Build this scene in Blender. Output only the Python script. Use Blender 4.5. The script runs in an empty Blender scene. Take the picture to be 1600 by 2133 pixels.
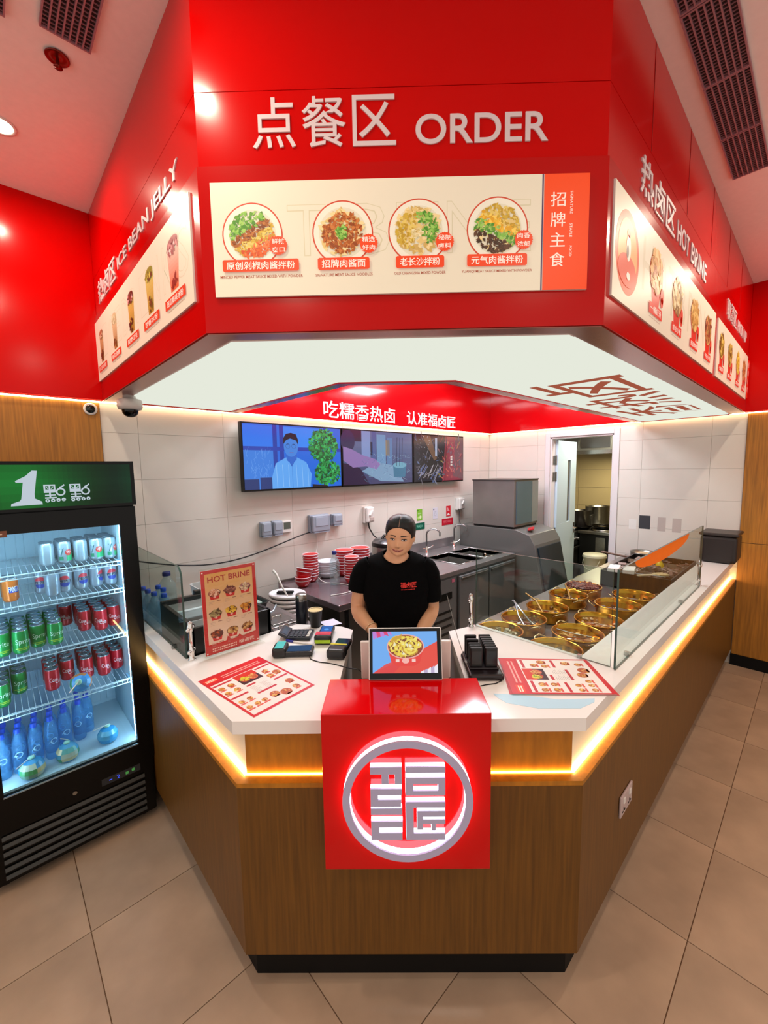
import bpy, math, random
import numpy as np
from mathutils import Vector, Matrix

# ------------------------------------------------------------------ camera
SC = bpy.context.scene
COL = SC.collection
random.seed(7)
PI = math.pi
cam_data = bpy.data.cameras.new('camera')
cam_data.sensor_fit = 'HORIZONTAL'; cam_data.sensor_width = 36.0
cam_data.lens = 865.8 * 36.0 / 1600.0
cam_data.clip_start = 0.02
CAMERA = bpy.data.objects.new('camera', cam_data)
COL.objects.link(CAMERA)
_y, _p, _r = math.radians(46.6153), math.radians(-5.9011), math.radians(-0.9355)
FW = Vector((math.cos(_y)*math.cos(_p), math.sin(_y)*math.cos(_p), math.sin(_p)))
_rt = Vector((math.sin(_y), -math.cos(_y), 0)); _up = _rt.cross(FW)
RT = _rt*math.cos(_r) + _up*math.sin(_r); UP = -_rt*math.sin(_r) + _up*math.cos(_r)
CAMERA.matrix_world = Matrix(((RT.x, UP.x, -FW.x, -0.5106), (RT.y, UP.y, -FW.y, -0.4795),
                              (RT.z, UP.z, -FW.z, 1.8), (0, 0, 0, 1)))
SC.camera = CAMERA

# ------------------------------------------------------------------ world, exposure, area lights
SC.view_settings.view_transform = 'Standard'
SC.view_settings.look = 'None'
SC.view_settings.exposure = 0.0
SC.view_settings.gamma = 1.0
SC.view_settings.use_curve_mapping = False
SC.cycles.max_bounces = 8
SC.cycles.transparent_max_bounces = 16
SC.cycles.sample_clamp_indirect = 4.0
SC.cycles.caustics_reflective = False
SC.cycles.caustics_refractive = False
world = bpy.data.worlds.new('world'); SC.world = world
world.use_nodes = True
_bg = world.node_tree.nodes['Background']
_bg.inputs['Color'].default_value = (1.0, 0.91, 0.84, 1); _bg.inputs['Strength'].default_value = 0.95

def lamp(name, loc, size, power, color, direction=(0, 0, -1), shape='RECTANGLE', sy=None, spread=PI):
    d = bpy.data.lights.new(name, 'AREA'); d.shape = shape; d.size = size
    if sy: d.size_y = sy
    d.energy = power; d.color = color; d.spread = spread
    o = bpy.data.objects.new(name, d); COL.objects.link(o)
    o.location = loc
    o.rotation_euler = Vector(direction).to_track_quat('-Z', 'Y').to_euler()
    return o
WARM = (1.0, 0.80, 0.62); NEUT = (1.0, 0.95, 0.90); COOL = (0.86, 0.93, 1.0)
# hall downlights (round recessed lamps); two rows that follow the bulkhead
HALL_LAMPS = [(-0.36, 2.0), (-0.39, 0.66), (2.42, -0.53), (3.5, -0.52), (-1.5, 1.3), (-1.4, -0.4), (0.0, -1.5), (1.7, -1.7)]
for _i, (_x, _yy) in enumerate(HALL_LAMPS):
    lamp('hall_lamp', (_x, _yy, 3.24), 0.09, 9.0, WARM, shape='DISK')
# kitchen ceiling panels
for _x, _yy in ((2.9, 1.75), (2.05, 1.75), (3.3, 1.0), (1.3, 2.15)):
    lamp('kitchen_lamp', (_x, _yy, 2.86), 0.5, 25.0, (0.90, 0.95, 1.0), shape='SQUARE')
lamp('back_kitchen_lamp', (4.85, 1.2, 2.6), 0.4, 26.0, (1.0, 0.92, 0.75), shape='SQUARE')
lamp('under_hood_fill', (5.85, 1.7, 1.93), 0.3, 12.0, (1.0, 0.85, 0.55), shape='SQUARE')  # added fill light below the hood, which blocks the back kitchen light

# ------------------------------------------------------------------ helpers
def lin(h):
    if not isinstance(h, str): return tuple(h)[:3]
    h = h.lstrip('#'); v = [int(h[i:i+2], 16)/255 for i in (0, 2, 4)]
    return tuple(c/12.92 if c <= 0.04045 else ((c+0.055)/1.055)**2.4 for c in v)

_mats = {}
def M(name, color='808080', rough=0.5, metal=0.0, emit=0.0, noise=None, bump=None, coat=0.0, spec=0.5, stretch=None, sss=0, dark=0.75):
    if name in _mats: return _mats[name]
    m = bpy.data.materials.new(name); m.use_nodes = True; _mats[name] = m
    nt = m.node_tree; b = nt.nodes['Principled BSDF']; c = lin(color)
    b.inputs['Base Color'].default_value = (*c, 1); b.inputs['Roughness'].default_value = rough
    b.inputs['Metallic'].default_value = metal; b.inputs['Specular IOR Level'].default_value = spec
    b.inputs['Coat Weight'].default_value = coat; b.inputs['Coat Roughness'].default_value = 0.05
    if sss: b.inputs['Subsurface Weight'].default_value = sss; b.inputs['Subsurface Radius'].default_value = (.01, .004, .002)
    if emit: b.inputs['Emission Color'].default_value = (*c, 1); b.inputs['Emission Strength'].default_value = emit
    if noise or bump:
        tc = nt.nodes.new('ShaderNodeTexCoord'); mp = nt.nodes.new('ShaderNodeMapping')
        nt.links.new(tc.outputs['Object'], mp.inputs['Vector'])
        if stretch: mp.inputs['Scale'].default_value = stretch
        nz = nt.nodes.new('ShaderNodeTexNoise'); nz.inputs['Scale'].default_value = (noise or bump)[0]
        nz.inputs['Detail'].default_value = 6
        nt.links.new(mp.outputs['Vector'], nz.inputs['Vector'])
        if noise:
            rp = nt.nodes.new('ShaderNodeValToRGB'); a = noise[1]
            rp.color_ramp.elements[0].position = 0.3; rp.color_ramp.elements[1].position = 0.7
            rp.color_ramp.elements[0].color = (*[v*(1-a) for v in c], 1)
            rp.color_ramp.elements[1].color = (*[min(1, v*(1+a)) for v in c], 1)
            nt.links.new(nz.outputs['Fac'], rp.inputs['Fac']); nt.links.new(rp.outputs['Color'], b.inputs['Base Color'])
        if bump:
            bp = nt.nodes.new('ShaderNodeBump'); bp.inputs['Strength'].default_value = bump[1]; bp.inputs['Distance'].default_value = 0.002
            nt.links.new(nz.outputs['Fac'], bp.inputs['Height']); nt.links.new(bp.outputs['Normal'], b.inputs['Normal'])
    return m

def glass(name, tint='e8f4f0', refl=1.0, rough=0.0, opac=0.0, ocol='ffffff'):
    if name in _mats: return _mats[name]
    m = bpy.data.materials.new(name); m.use_nodes = True; _mats[name] = m
    nt = m.node_tree; nt.nodes.clear(); N = nt.nodes.new; L = nt.links.new
    out = N('ShaderNodeOutputMaterial'); tr = N('ShaderNodeBsdfTransparent'); tr.inputs['Color'].default_value = (*lin(tint), 1)
    gl = N('ShaderNodeBsdfGlossy'); gl.inputs['Roughness'].default_value = rough
    lw = N('ShaderNodeLayerWeight'); lw.inputs['Blend'].default_value = 0.5
    pw = N('ShaderNodeMath'); pw.operation = 'POWER'; pw.inputs[1].default_value = 4.0; L(lw.outputs['Facing'], pw.inputs[0])
    fr = N('ShaderNodeMath'); fr.operation = 'MULTIPLY_ADD'; fr.inputs[1].default_value = 0.45; fr.inputs[2].default_value = 0.035; L(pw.outputs[0], fr.inputs[0])
    mu = N('ShaderNodeMath'); mu.operation = 'MULTIPLY'; mu.inputs[1].default_value = refl
    mx = N('ShaderNodeMixShader'); L(fr.outputs[0], mu.inputs[0]); L(mu.outputs[0], mx.inputs[0]); L(tr.outputs[0], mx.inputs[1]); L(gl.outputs[0], mx.inputs[2])
    last = mx
    if opac:
        df = N('ShaderNodeBsdfDiffuse'); df.inputs['Color'].default_value = (*lin(ocol), 1)
        m2 = N('ShaderNodeMixShader'); m2.inputs[0].default_value = opac; L(mx.outputs[0], m2.inputs[1]); L(df.outputs[0], m2.inputs[2]); last = m2
    L(last.outputs[0], out.inputs['Surface'])
    return m

def ink(name, rough=0.45, emit=0.0, coat=0.0, metal=0.0, base=True, spec=0.5):
    """colour read from the per-face attribute 'ink' (flat print, screens, mixed food)"""
    if name in _mats: return _mats[name]
    m = bpy.data.materials.new(name); m.use_nodes = True; _mats[name] = m
    nt = m.node_tree; b = nt.nodes['Principled BSDF']
    at = nt.nodes.new('ShaderNodeAttribute'); at.attribute_name = 'ink'
    if base: nt.links.new(at.outputs['Color'], b.inputs['Base Color'])
    else: b.inputs['Base Color'].default_value = (.01, .01, .01, 1)
    b.inputs['Specular IOR Level'].default_value = spec; b.inputs['Roughness'].default_value = rough; b.inputs['Coat Weight'].default_value = coat; b.inputs['Metallic'].default_value = metal
    if emit: nt.links.new(at.outputs['Color'], b.inputs['Emission Color']); b.inputs['Emission Strength'].default_value = emit
    return m

def led(name, color, strength):
    if name in _mats: return _mats[name]
    m = bpy.data.materials.new(name); m.use_nodes = True; _mats[name] = m
    nt = m.node_tree; nt.nodes.clear()
    e = nt.nodes.new('ShaderNodeEmission'); e.inputs['Color'].default_value = (*lin(color), 1); e.inputs['Strength'].default_value = strength
    o = nt.nodes.new('ShaderNodeOutputMaterial'); nt.links.new(e.outputs[0], o.inputs[0])
    return m

WM = {}
def tag(o, label=None, cat=None, group=None, kind=None):
    if label: o['label'] = label
    if cat: o['category'] = cat
    if group: o['group'] = group
    if kind: o['kind'] = kind
    return o

def thing(name, label, cat, loc=(0, 0, 0), rz=0.0, group=None, kind=None, parent=None, rot=None):
    o = bpy.data.objects.new(name, None); COL.objects.link(o)
    o.empty_display_size = 0.05; o.location = loc; o.rotation_euler = rot if rot else (0, 0, rz)
    WM[o.name] = Matrix.LocRotScale(Vector(loc), o.rotation_euler, None)
    if parent:
        o.parent = parent
    return tag(o, label, cat, group, kind)

def ident(): return Matrix.Identity(4)
def TR(x=0, y=0, z=0, rz=0.0, rx=0.0, ry=0.0):
    return Matrix.Translation((x, y, z)) @ Matrix.Rotation(rz, 4, 'Z') @ Matrix.Rotation(ry, 4, 'Y') @ Matrix.Rotation(rx, 4, 'X')

def curve(pts, k=6):
    P = [Vector(p) for p in pts]; out = []
    for i in range(len(P)-1):
        a, b, c, d = P[max(i-1, 0)], P[i], P[i+1], P[min(i+2, len(P)-1)]
        for j in range(k):
            t = j/k; out.append(0.5*((2*b)+(c-a)*t+(2*a-5*b+4*c-d)*t*t+(3*b-a-3*c+d)*t**3))
    return out+[P[-1]]

class MB:
    def __init__(s, m=None): s.v = []; s.f = []; s.mi = []; s.sm = []; s.c = []; s.m = m or ident(); s.col = (1, 1, 1); s.mat = 0
    def add(s, vs, fs, smooth=False, col=None, mat=None):
        n = len(s.v); s.v += [s.m @ Vector(p) for p in vs]; c = lin(col) if col is not None else s.col
        for f in fs:
            s.f.append(tuple(i+n for i in f)); s.sm.append(smooth); s.mi.append(s.mat if mat is None else mat); s.c.append(c)
        return s
    def box(s, x0, y0, z0, x1, y1, z1, **k):
        return s.add([(x0,y0,z0),(x1,y0,z0),(x1,y1,z0),(x0,y1,z0),(x0,y0,z1),(x1,y0,z1),(x1,y1,z1),(x0,y1,z1)],
                     [(3,2,1,0),(4,5,6,7),(0,1,5,4),(1,2,6,5),(2,3,7,6),(3,0,4,7)], **k)
    def cbox(s, cx, cy, cz, sx, sy, sz, **k): return s.box(cx-sx/2, cy-sy/2, cz-sz/2, cx+sx/2, cy+sy/2, cz+sz/2, **k)
    def prism(s, poly, z0, z1, **k):
        n = len(poly); a = sum(poly[i][0]*poly[(i+1)%n][1]-poly[(i+1)%n][0]*poly[i][1] for i in range(n))
        if a < 0: poly = poly[::-1]
        return s.add([(x, y, z0) for x, y in poly]+[(x, y, z1) for x, y in poly],
                     [tuple(range(n))[::-1], tuple(range(n, 2*n))]+[(i, (i+1)%n, (i+1)%n+n, i+n) for i in range(n)], **k)
    def lathe(s, prof, n=24, cx=0, cy=0, caps=True, smooth=True, sx=1.0, sy=1.0, **k):
        vs = []; fs = []
        for r, z in prof:
            for i in range(n):
                a = 2*PI*i/n; vs.append((cx+r*math.cos(a)*sx, cy+r*math.sin(a)*sy, z))
        for j in range(len(prof)-1):
            for i in range(n):
                i2 = (i+1) % n; fs.append((j*n+i, j*n+i2, (j+1)*n+i2, (j+1)*n+i))
        s.add(vs, fs, smooth=smooth, **k)
        if caps:
            if prof[0][0] > 1e-5: s.add(vs[:n], [tuple(range(n))[::-1]], **k)
            if prof[-1][0] > 1e-5: s.add(vs[-n:], [tuple(range(n))], **k)
        return s
    def tube(s, pts, r, n=8, caps=True, closed=False, **k):
        P = [Vector(p) for p in pts]; m = len(P); vs = []; fs = []; up = None
        rr = r if isinstance(r, (list, tuple)) else [r]*m
        for i, p in enumerate(P):
            if closed: d = P[(i+1) % m]-P[i-1]
            else: d = P[min(i+1, m-1)]-P[max(i-1, 0)]
            d = d.normalized() if d.length > 1e-9 else Vector((0, 0, 1))
            if up is None: up = Vector((0, 0, 1)) if abs(d.z) < 0.9 else Vector((1, 0, 0))
            x = up.cross(d)
            if x.length < 1e-6: x = Vector((1, 0, 0)).cross(d)
            x.normalize(); y = d.cross(x).normalized(); up = y
            for j in range(n):
                a = 2*PI*j/n; vs.append(p+x*math.cos(a)*rr[i]+y*math.sin(a)*rr[i])
        for i in range(m if closed else m-1):
            i2 = (i+1) % m
            for j in range(n):
                j2 = (j+1) % n; fs.append((i*n+j, i*n+j2, i2*n+j2, i2*n+j))
        s.add(vs, fs, smooth=True, **k)
        if caps and not closed: s.add(vs[:n], [tuple(range(n))[::-1]], **k); s.add(vs[-n:], [tuple(range(n))], **k)
        return s
    def cyl(s, p0, p1, r0, r1=None, n=16, **k):
        return s.tube([p0, p1], [r0, r0 if r1 is None else r1], n, **k)
    def ball(s, c, rx, ry=None, rz=None, n=16, m=10, **k):
        ry = rx if ry is None else ry; rz = rx if rz is None else rz; vs = []; fs = []
        for j in range(m+1):
            t = PI*j/m
            for i in range(n):
                a = 2*PI*i/n; vs.append((c[0]+rx*math.sin(t)*math.cos(a), c[1]+ry*math.sin(t)*math.sin(a), c[2]-rz*math.cos(t)))
        for j in range(m):
            for i in range(n):
                i2 = (i+1) % n; fs.append((j*n+i, j*n+i2, (j+1)*n+i2, (j+1)*n+i))
        return s.add(vs, fs, smooth=True, **k)
    def grid(s, rows, smooth=True, wrap=False, **k):
        nr = len(rows); nc = len(rows[0]); vs = [p for r in rows for p in r]; fs = []
        for j in range(nr-1):
            for i in range(nc if wrap else nc-1):
                i2 = (i+1) % nc; fs.append((j*nc+i, j*nc+i2, (j+1)*nc+i2, (j+1)*nc+i))
        return s.add(vs, fs, smooth=smooth, **k)
    def mesh(s, name, mat):
        me = bpy.data.meshes.new(name); me.from_pydata([tuple(v) for v in s.v], [], s.f)
        for m in (mat if isinstance(mat, (list, tuple)) else [mat]): me.materials.append(m)
        me.polygons.foreach_set('material_index', s.mi); me.polygons.foreach_set('use_smooth', s.sm)
        if any(c != (1, 1, 1) for c in s.c):
            a = me.attributes.new('ink', 'FLOAT_COLOR', 'FACE')
            a.data.foreach_set('color', [x for c in s.c for x in (c[0], c[1], c[2], 1.0)])
        me.update(); return me
    def build(s, name, mat, parent=None, world=False, bevel=0, seg=2, **t):
        if world and parent is not None:
            inv = WM[parent.name].inverted(); s.v = [inv @ v for v in s.v]
        o = bpy.data.objects.new(name, s.mesh(name, mat)); COL.objects.link(o)
        if parent is not None: o.parent = parent
        WM[o.name] = WM[parent.name] if parent is not None else ident()
        if bevel:
            b = o.modifiers.new('bevel', 'BEVEL'); b.width = bevel; b.segments = seg; b.limit_method = 'ANGLE'; b.angle_limit = math.radians(40)
        return tag(o, **t)

def copy_tree(o, loc=None, rz=None, label=None, parent=None, rot=None):
    c = o.copy(); COL.objects.link(c)
    if parent: c.parent = parent
    if loc is not None: c.location = loc
    if rz is not None: c.rotation_euler = (0, 0, rz)
    if rot is not None: c.rotation_euler = rot
    if label: c['label'] = label
    for ch in list(o.children):
        if ch.name not in ('',): copy_tree(ch, parent=c)
    WM[c.name] = Matrix.LocRotScale(c.location, c.rotation_euler, None)
    return c

_txt = {}
def text_shape(s, off=0.0, res=2):
    k = (s, off, res)
    if k in _txt: return _txt[k]
    c = bpy.data.curves.new('t', 'FONT'); c.body = s; c.offset = off; c.resolution_u = res
    o = bpy.data.objects.new('t', c); COL.objects.link(o)
    dg = bpy.context.evaluated_depsgraph_get()
    me = bpy.data.meshes.new_from_object(o.evaluated_get(dg))
    vs = [(v.co.x, v.co.y) for v in me.vertices]; fs = [tuple(p.vertices) for p in me.polygons]
    bpy.data.objects.remove(o); bpy.data.curves.remove(c); bpy.data.meshes.remove(me)
    xs = [v[0] for v in vs]; ys = [v[1] for v in vs]
    x0, x1, y0, y1 = min(xs), max(xs), min(ys), max(ys)
    vs = [((x-x0)/(x1-x0), (y-y0)/(y1-y0)) for x, y in vs]
    _txt[k] = (vs, fs, (x1-x0)/(y1-y0)); return _txt[k]

class Canvas(MB):
    """flat artwork in a real plane: origin, two in-plane axes, layers lifted by fractions of a millimetre"""
    def __init__(s, O, ex, ey, eps=0.0004, m=None):
        super().__init__(m); s.O = Vector(O); s.ex = Vector(ex).normalized(); s.ey = Vector(ey).normalized(); s.n = s.ex.cross(s.ey); s.eps = eps; s.L = 1
    def P(s, u, v, L=None): return s.O+s.ex*u+s.ey*v+s.n*((s.L if L is None else L)*s.eps)
    def poly(s, pts, col, L=None): s.add([s.P(u, v, L) for u, v in pts], [tuple(range(len(pts)))], col=col); return s
    def rect(s, u0, v0, u1, v1, col, L=None): return s.poly([(u0, v0), (u1, v0), (u1, v1), (u0, v1)], col, L)
    def disc(s, cu, cv, r, col, L=None, n=32, ry=None, wob=0.0):
        ry = r if ry is None else ry
        return s.poly([(cu+(r+(wob if i % 2 else 0))*math.cos(2*PI*i/n), cv+(ry+(wob if i % 2 else 0))*math.sin(2*PI*i/n)) for i in range(n)], col, L)
    def ring(s, cu, cv, r, w, col, L=None, n=48):
        for i in range(n):
            a, b = 2*PI*i/n, 2*PI*(i+1)/n
            s.poly([(cu+(r-w)*math.cos(a), cv+(r-w)*math.sin(a)), (cu+r*math.cos(a), cv+r*math.sin(a)), (cu+r*math.cos(b), cv+r*math.sin(b)), (cu+(r-w)*math.cos(b), cv+(r-w)*math.sin(b))], col, L)
        return s
    def text(s, t, u0, v0, u1, v1, col, L=None, off=0.0, thick=0.0):
        vs, fs, _ = text_shape(t, off, 8 if thick else 2)
        P = [s.P(u0+(u1-u0)*x, v0+(v1-v0)*y, L) for x, y in vs]
        if not thick: s.add(P, fs, col=col); return s
        top = [p+s.n*thick for p in P]; n = len(P); edges = {}
        for f in fs:
            for i in range(len(f)):
                a, b = f[i], f[(i+1) % len(f)]
                if (b, a) in edges: del edges[(b, a)]
                else: edges[(a, b)] = 1
        s.add(P+top, [tuple(i+n for i in f) for f in fs]+[(a, b, b+n, a+n) for a, b in edges], col=col); return s
    def line(s, u0, v0, u1, v1, w, col, L=None):
        d = Vector((u1-u0, v1-v0)).normalized()*w/2
        return s.poly([(u0+d.y, v0-d.x), (u1+d.y, v1-d.x), (u1-d.y, v1+d.x), (u0-d.y, v0+d.x)], col, L)
    def fuzz(s, cu, cv, r, cols, n, L=None, size=0.012, ry=None, inside=None, rnd=random):
        ry = r if ry is None else ry; L = s.L if L is None else L
        for i in range(n):
            while True:
                a, b = rnd.uniform(-1, 1), rnd.uniform(-1, 1)
                if a*a+b*b > 1: continue
                if inside and not inside(a, b): continue
                break
            t = rnd.uniform(0, PI); l = size*rnd.uniform(.6, 1.4); w = l*rnd.uniform(.22, .5); x, y = cu+a*r, cv+b*ry
            dx, dy = math.cos(t), math.sin(t)
            s.poly([(x-dx*l-dy*w, y-dy*l+dx*w), (x+dy*w*1.2, y-dx*w*1.2), (x+dx*l-dy*w, y+dy*l+dx*w), (x-dy*w*2, y+dx*w*2)], rnd.choice(cols), L+1+2*i/n)
        return s
    def vgrad(s, u0, v0, u1, v1, c0, c1, n=10, L=None):
        a, b = lin(c0), lin(c1)
        for i in range(n):
            t = (i+.5)/n; s.rect(u0, v0+(v1-v0)*i/n, u1, v0+(v1-v0)*(i+1)/n, tuple(a[k]*(1-t)+b[k]*t for k in range(3)), L)
        return s

# ------------------------------------------------------------------ materials
RED = M('red_gloss_panel', 'c40000', rough=0.16, spec=0.18)
RED_FRAME = M('red_gloss_frame', 'b80202', rough=0.2, spec=0.25, coat=0.06)
REDBOX = M('red_lacquer', 'c40004', rough=0.08, spec=0.4)
SOFFIT = M('soffit_aluminium', 'a8685c', rough=0.22, metal=0.6)
WOOD = M('oak_veneer', 'a06a1e', rough=0.5, noise=(7, 0.28), stretch=(14, 14, 0.6), bump=None)
WHITE_TILE = M('white_wall_tile', 'd6d2ca', rough=0.28, noise=(3, 0.03))
GROUT = M('grout', 'beb8b0', rough=0.9)
FLOOR_TILE = M('floor_tile', 'b09880', rough=0.42, noise=(2.6, 0.22), spec=0.4)
FLOOR_GROUT = M('floor_grout', '846850', rough=0.9)
CEIL = M('ceiling_paint', 'f4e4e0', rough=0.9, noise=(40, 0.02))
BLACK = M('black_plastic', '070708', rough=0.35, spec=0.3)
BLACKM = M('black_matt', '080808', rough=0.6, spec=0.2)
STEEL = M('brushed_steel', '9a9892', rough=0.3, metal=1.0, noise=(12, 0.1), stretch=(1, 8, 8))
STEEL_D = M('dark_steel', '6a6866', rough=0.34, metal=0.9)
CHROME = M('chrome', 'e8e4e0', rough=0.08, metal=1.0)
WORKTOP = M('white_quartz', 'ebe9e6', rough=0.16, spec=0.5)
PLW = M('white_plastic', 'dcdcd8', rough=0.4)
PLG = M('grey_plastic', '8d97a5', rough=0.45)
BRASS = M('brass', 'd89e38', rough=0.2, metal=1.0)
PRINT = ink('printed_ink', rough=0.35)
PRINTM = ink('printed_matt', rough=0.8)
SCREEN = ink('screen_image', rough=0.15, emit=1.0, base=False)
GLASS = glass('clear_glass', 'f0f7f3', 0.9)
GEDGE = M('glass_edge', '2e4a44', rough=0.2)
ACRYL = glass('clear_acrylic', 'fcfcfa', 0.4)

# ------------------------------------------------------------------ dimensions of the place
YT, XD = 2.533, 4.232          # left wall plane (y = YT) and right wall plane (x = XD)
ZF, ZC, ZW, ZL = 2.2266, 3.2664, 0.9945, 0.7736
CN = Vector((0.69498, 0.71902)); CT = Vector((0.71902, -0.69498)); C0 = 0.5696      # chamfered front of the counter
FN = Vector((0.69737, 0.71671)); FT = Vector((0.71671, -0.69737)); F0 = 0.6335      # chamfered front of the bulkhead
def W(s, c): p = CT*s+CN*c; return (p.x, p.y)
def corners(a, c, b, n): return (a, (c-n.x*a)/n.y), ((c-n.y*b)/n.x, b)
def band(a, c, b, n, d0, d1, ye, xe):
    l0, r0 = corners(a+d0, c+d0, b+d0, n); l1, r1 = corners(a+d1, c+d1, b+d1, n)
    return ([(a+d0, ye), l0, l1, (a+d1, ye)], [l0, r0, r1, l1], [r0, (xe, b+d0), (xe, b+d1), r1])
def cband(d0, d1, ye=YT-0.002, xe=XD-0.002): return band(0, C0, 0, CN, d0, d1, ye, xe)
def fband(d0, d1, ye=YT-0.002, xe=XD-0.002): return band(0.02, F0, 0.018, FN, d0, d1, ye, xe)

# ------------------------------------------------------------------ floor, ceiling, walls
floor = MB().box(-3.2, -3.2, -0.05, 7.4, YT+0.6, -0.006).build('floor', FLOOR_GROUT, kind='structure')
P = 0.5445
t = MB().box(0.0018, 0.0018, -0.012, P-0.0018, P-0.0018, 0.0)
tile_me = [t.mesh('tile', FLOOR_TILE)]
for i in range(-6, 9):
    for j in range(-5, 6):
        x, y = 0.18+P*i, -0.235+P*j
        if y+P > YT+0.02 and x < XD: continue
        if x < -2.8 or y < -2.6 or x > 7: continue
        if x > XD and not (0 < y < 3): continue
        o = bpy.data.objects.new('tile', tile_me[0]); COL.objects.link(o); o.location = (x, y, 0); o.parent = floor

ceiling = MB().box(-3.2, -3.2, ZC, XD+0.1, YT+0.1, ZC+0.06).build('ceiling', CEIL, kind='structure')
_kl, _kr = corners(0.1, 0.72, 0.1, FN)
kceil = MB().prism([(0.1, YT-0.001), _kl, _kr, (XD-0.001, 0.1), (XD-0.001, YT-0.001)], 2.9, 2.93).build('ceiling', M('kitchen_ceiling', 'd8d4ce', rough=0.8), kind='structure')

# left wall : oak below, red above, white tile inside the kitchen
wl = MB().box(-3.2, YT, 0, XD+0.12, YT+0.12, ZC+0.05).build('wall_left', GROUT, kind='structure')
for x0, x1 in ((-2.6, -1.303), (-1.3, -0.0)):
    for z0, z1 in ((0.0, 1.108), (1.112, ZF)):
        MB().box(x0, YT-0.022, z0, x1, YT-0.001, z1).build('wood_panel', WOOD, wl, bevel=0.0015)
for x0, x1 in ((-2.6, -1.303), (-1.3, 0.02)):
    MB().box(x0, YT-0.052, ZF+0.006, x1, YT-0.001, ZC).build('red_panel', RED, wl, bevel=0.002)
def tiles(wall, left, us, holes=()):
    zs = [0.0]+[0.017+0.29*k for k in range(1, 8)]+[ZF]; zs = sorted(set([0.017] + zs))[0:]
    zs = [0.0]+[0.307+0.29*k for k in range(0, 7)]+[ZF]
    cache = {}
    for i in range(len(us)-1):
        for k in range(len(zs)-1):
            u0, u1, z0, z1 = us[i], us[i+1], zs[k], zs[k+1]
            rects = [(u0, u1, z0, z1)]
            for (h0, h1, hz) in holes:
                n = []
                for r in rects:
                    if r[1] <= h0 or r[0] >= h1 or r[2] >= hz: n.append(r); continue
                    if r[0] < h0: n.append((r[0], h0, r[2], r[3]))
                    if r[1] > h1: n.append((h1, r[1], r[2], r[3]))
                    if r[3] > hz: n.append((max(r[0], h0), min(r[1], h1), hz, r[3]))
                rects = n
            for (a, b, c, d) in rects:
                if b-a < .01 or d-c < .01: continue
                key = (round(b-a, 4), round(d-c, 4))
                if key not in cache:
                    g = 0.0008; m = MB()
                    if left: m.box(g, -0.006, g, b-a-g, 0, d-c-g)
                    else: m.box(-0.006, g, g, 0, b-a-g, d-c-g)
                    cache[key] = m.mesh('tile', WHITE_TILE)
                o = bpy.data.objects.new('tile', cache[key]); COL.objects.link(o); o.parent = wall
                o.location = (a, YT, c) if left else (XD, a, c)
tiles(wl, True, [0.004, 0.2]+[0.2+0.545*k for k in range(1, 8)]+[XD-0.006])

# right wall, with the door opening
wr = MB()
DY0, DY1, DZ = 1.04, 1.715, 2.13
wr.box(XD, -3.2, 0, XD+0.12, DY0, ZC+0.05).box(XD, DY1, 0, XD+0.12, YT, ZC+0.05).box(XD, DY0, DZ, XD+0.12, DY1, ZC+0.05)
wr = wr.build('wall_right', GROUT, kind='structure')
tiles(wr, False, [-0.002, 0.235, 0.78, 1.325, 1.87, 2.415, YT-0.007], holes=((DY0-0.055, DY1+0.055, DZ+0.05),))
for y0, y1 in ((-1.3, -0.005), (-2.6, -1.303)):
    for z0, z1 in ((0.10, 1.108), (1.112, ZF)):
        MB().box(XD-0.022, y0, z0, XD-0.001, y1, z1).build('wood_panel', WOOD, wr, bevel=0.0015)
    MB().box(XD-0.052, y0, ZF+0.006, XD-0.001, y1 if y1 < -1 else 0.018, ZC).build('red_panel', RED, wr, bevel=0.002)
MB().box(XD-0.03, -2.6, 0.0, XD, -0.0, 0.10).build('baseboard_right', BLACKM, kind='structure')

# red cladding above the white tiles (inside the kitchen) with its light cove
CLAD = M('inner_red_cladding', 'cc0a12', rough=0.10, coat=0.4)
ir = thing('wall_cladding', 'glossy red upper cladding band above the white tiles behind the screens', 'wall cladding', (2.1, YT, ZF))
MB().box(0.07, YT-0.05, ZF, XD-0.002, YT-0.007, 2.9).build('cladding_panel', CLAD, ir, world=True)
cv = Canvas((0, YT-0.05, 0), (1, 0, 0), (0, 0, 1))
cv.text('吃糯香热卤', 1.60, 2.247, 2.46, 2.392, 'f0e8e8', off=0.003, thick=0.004); cv.build('lettering', PRINT, ir, world=True)
cv = Canvas((0, YT-0.05, 0), (1, 0, 0), (0, 0, 1)); cv.text('认准福卤匠', 2.63, 2.250, 3.44, 2.385, 'f0e8e8', off=0.008, thick=0.004)
cv.build('lettering', PRINT, ir, world=True)
ir2 = MB().box(XD-0.05, 0.07, ZF, XD-0.007, YT-0.051, 2.9).build('wall_cladding', CLAD, label='plain glossy red upper cladding band above the kitchen door', cat='wall cladding')
COVE = led('cove_led_warm', 'ffd8a8', 13.0)
cl = thing('cove_light', 'warm strip light glowing under the red band on the screen wall', 'strip light', (2.1, YT, ZF-0.01))
MB().box(-2.6, YT-0.035, ZF-0.008, XD-0.04, YT-0.023, ZF-0.001).build('led_strip', COVE, cl, world=True)
cl = thing('cove_light', 'warm strip light glowing under the red band over the kitchen door', 'strip light', (XD, 1.2, ZF-0.01))
MB().box(XD-0.036, -2.6, ZF-0.008, XD-0.024, YT-0.04, ZF-0.001).build('led_strip', COVE, cl, world=True)

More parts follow.
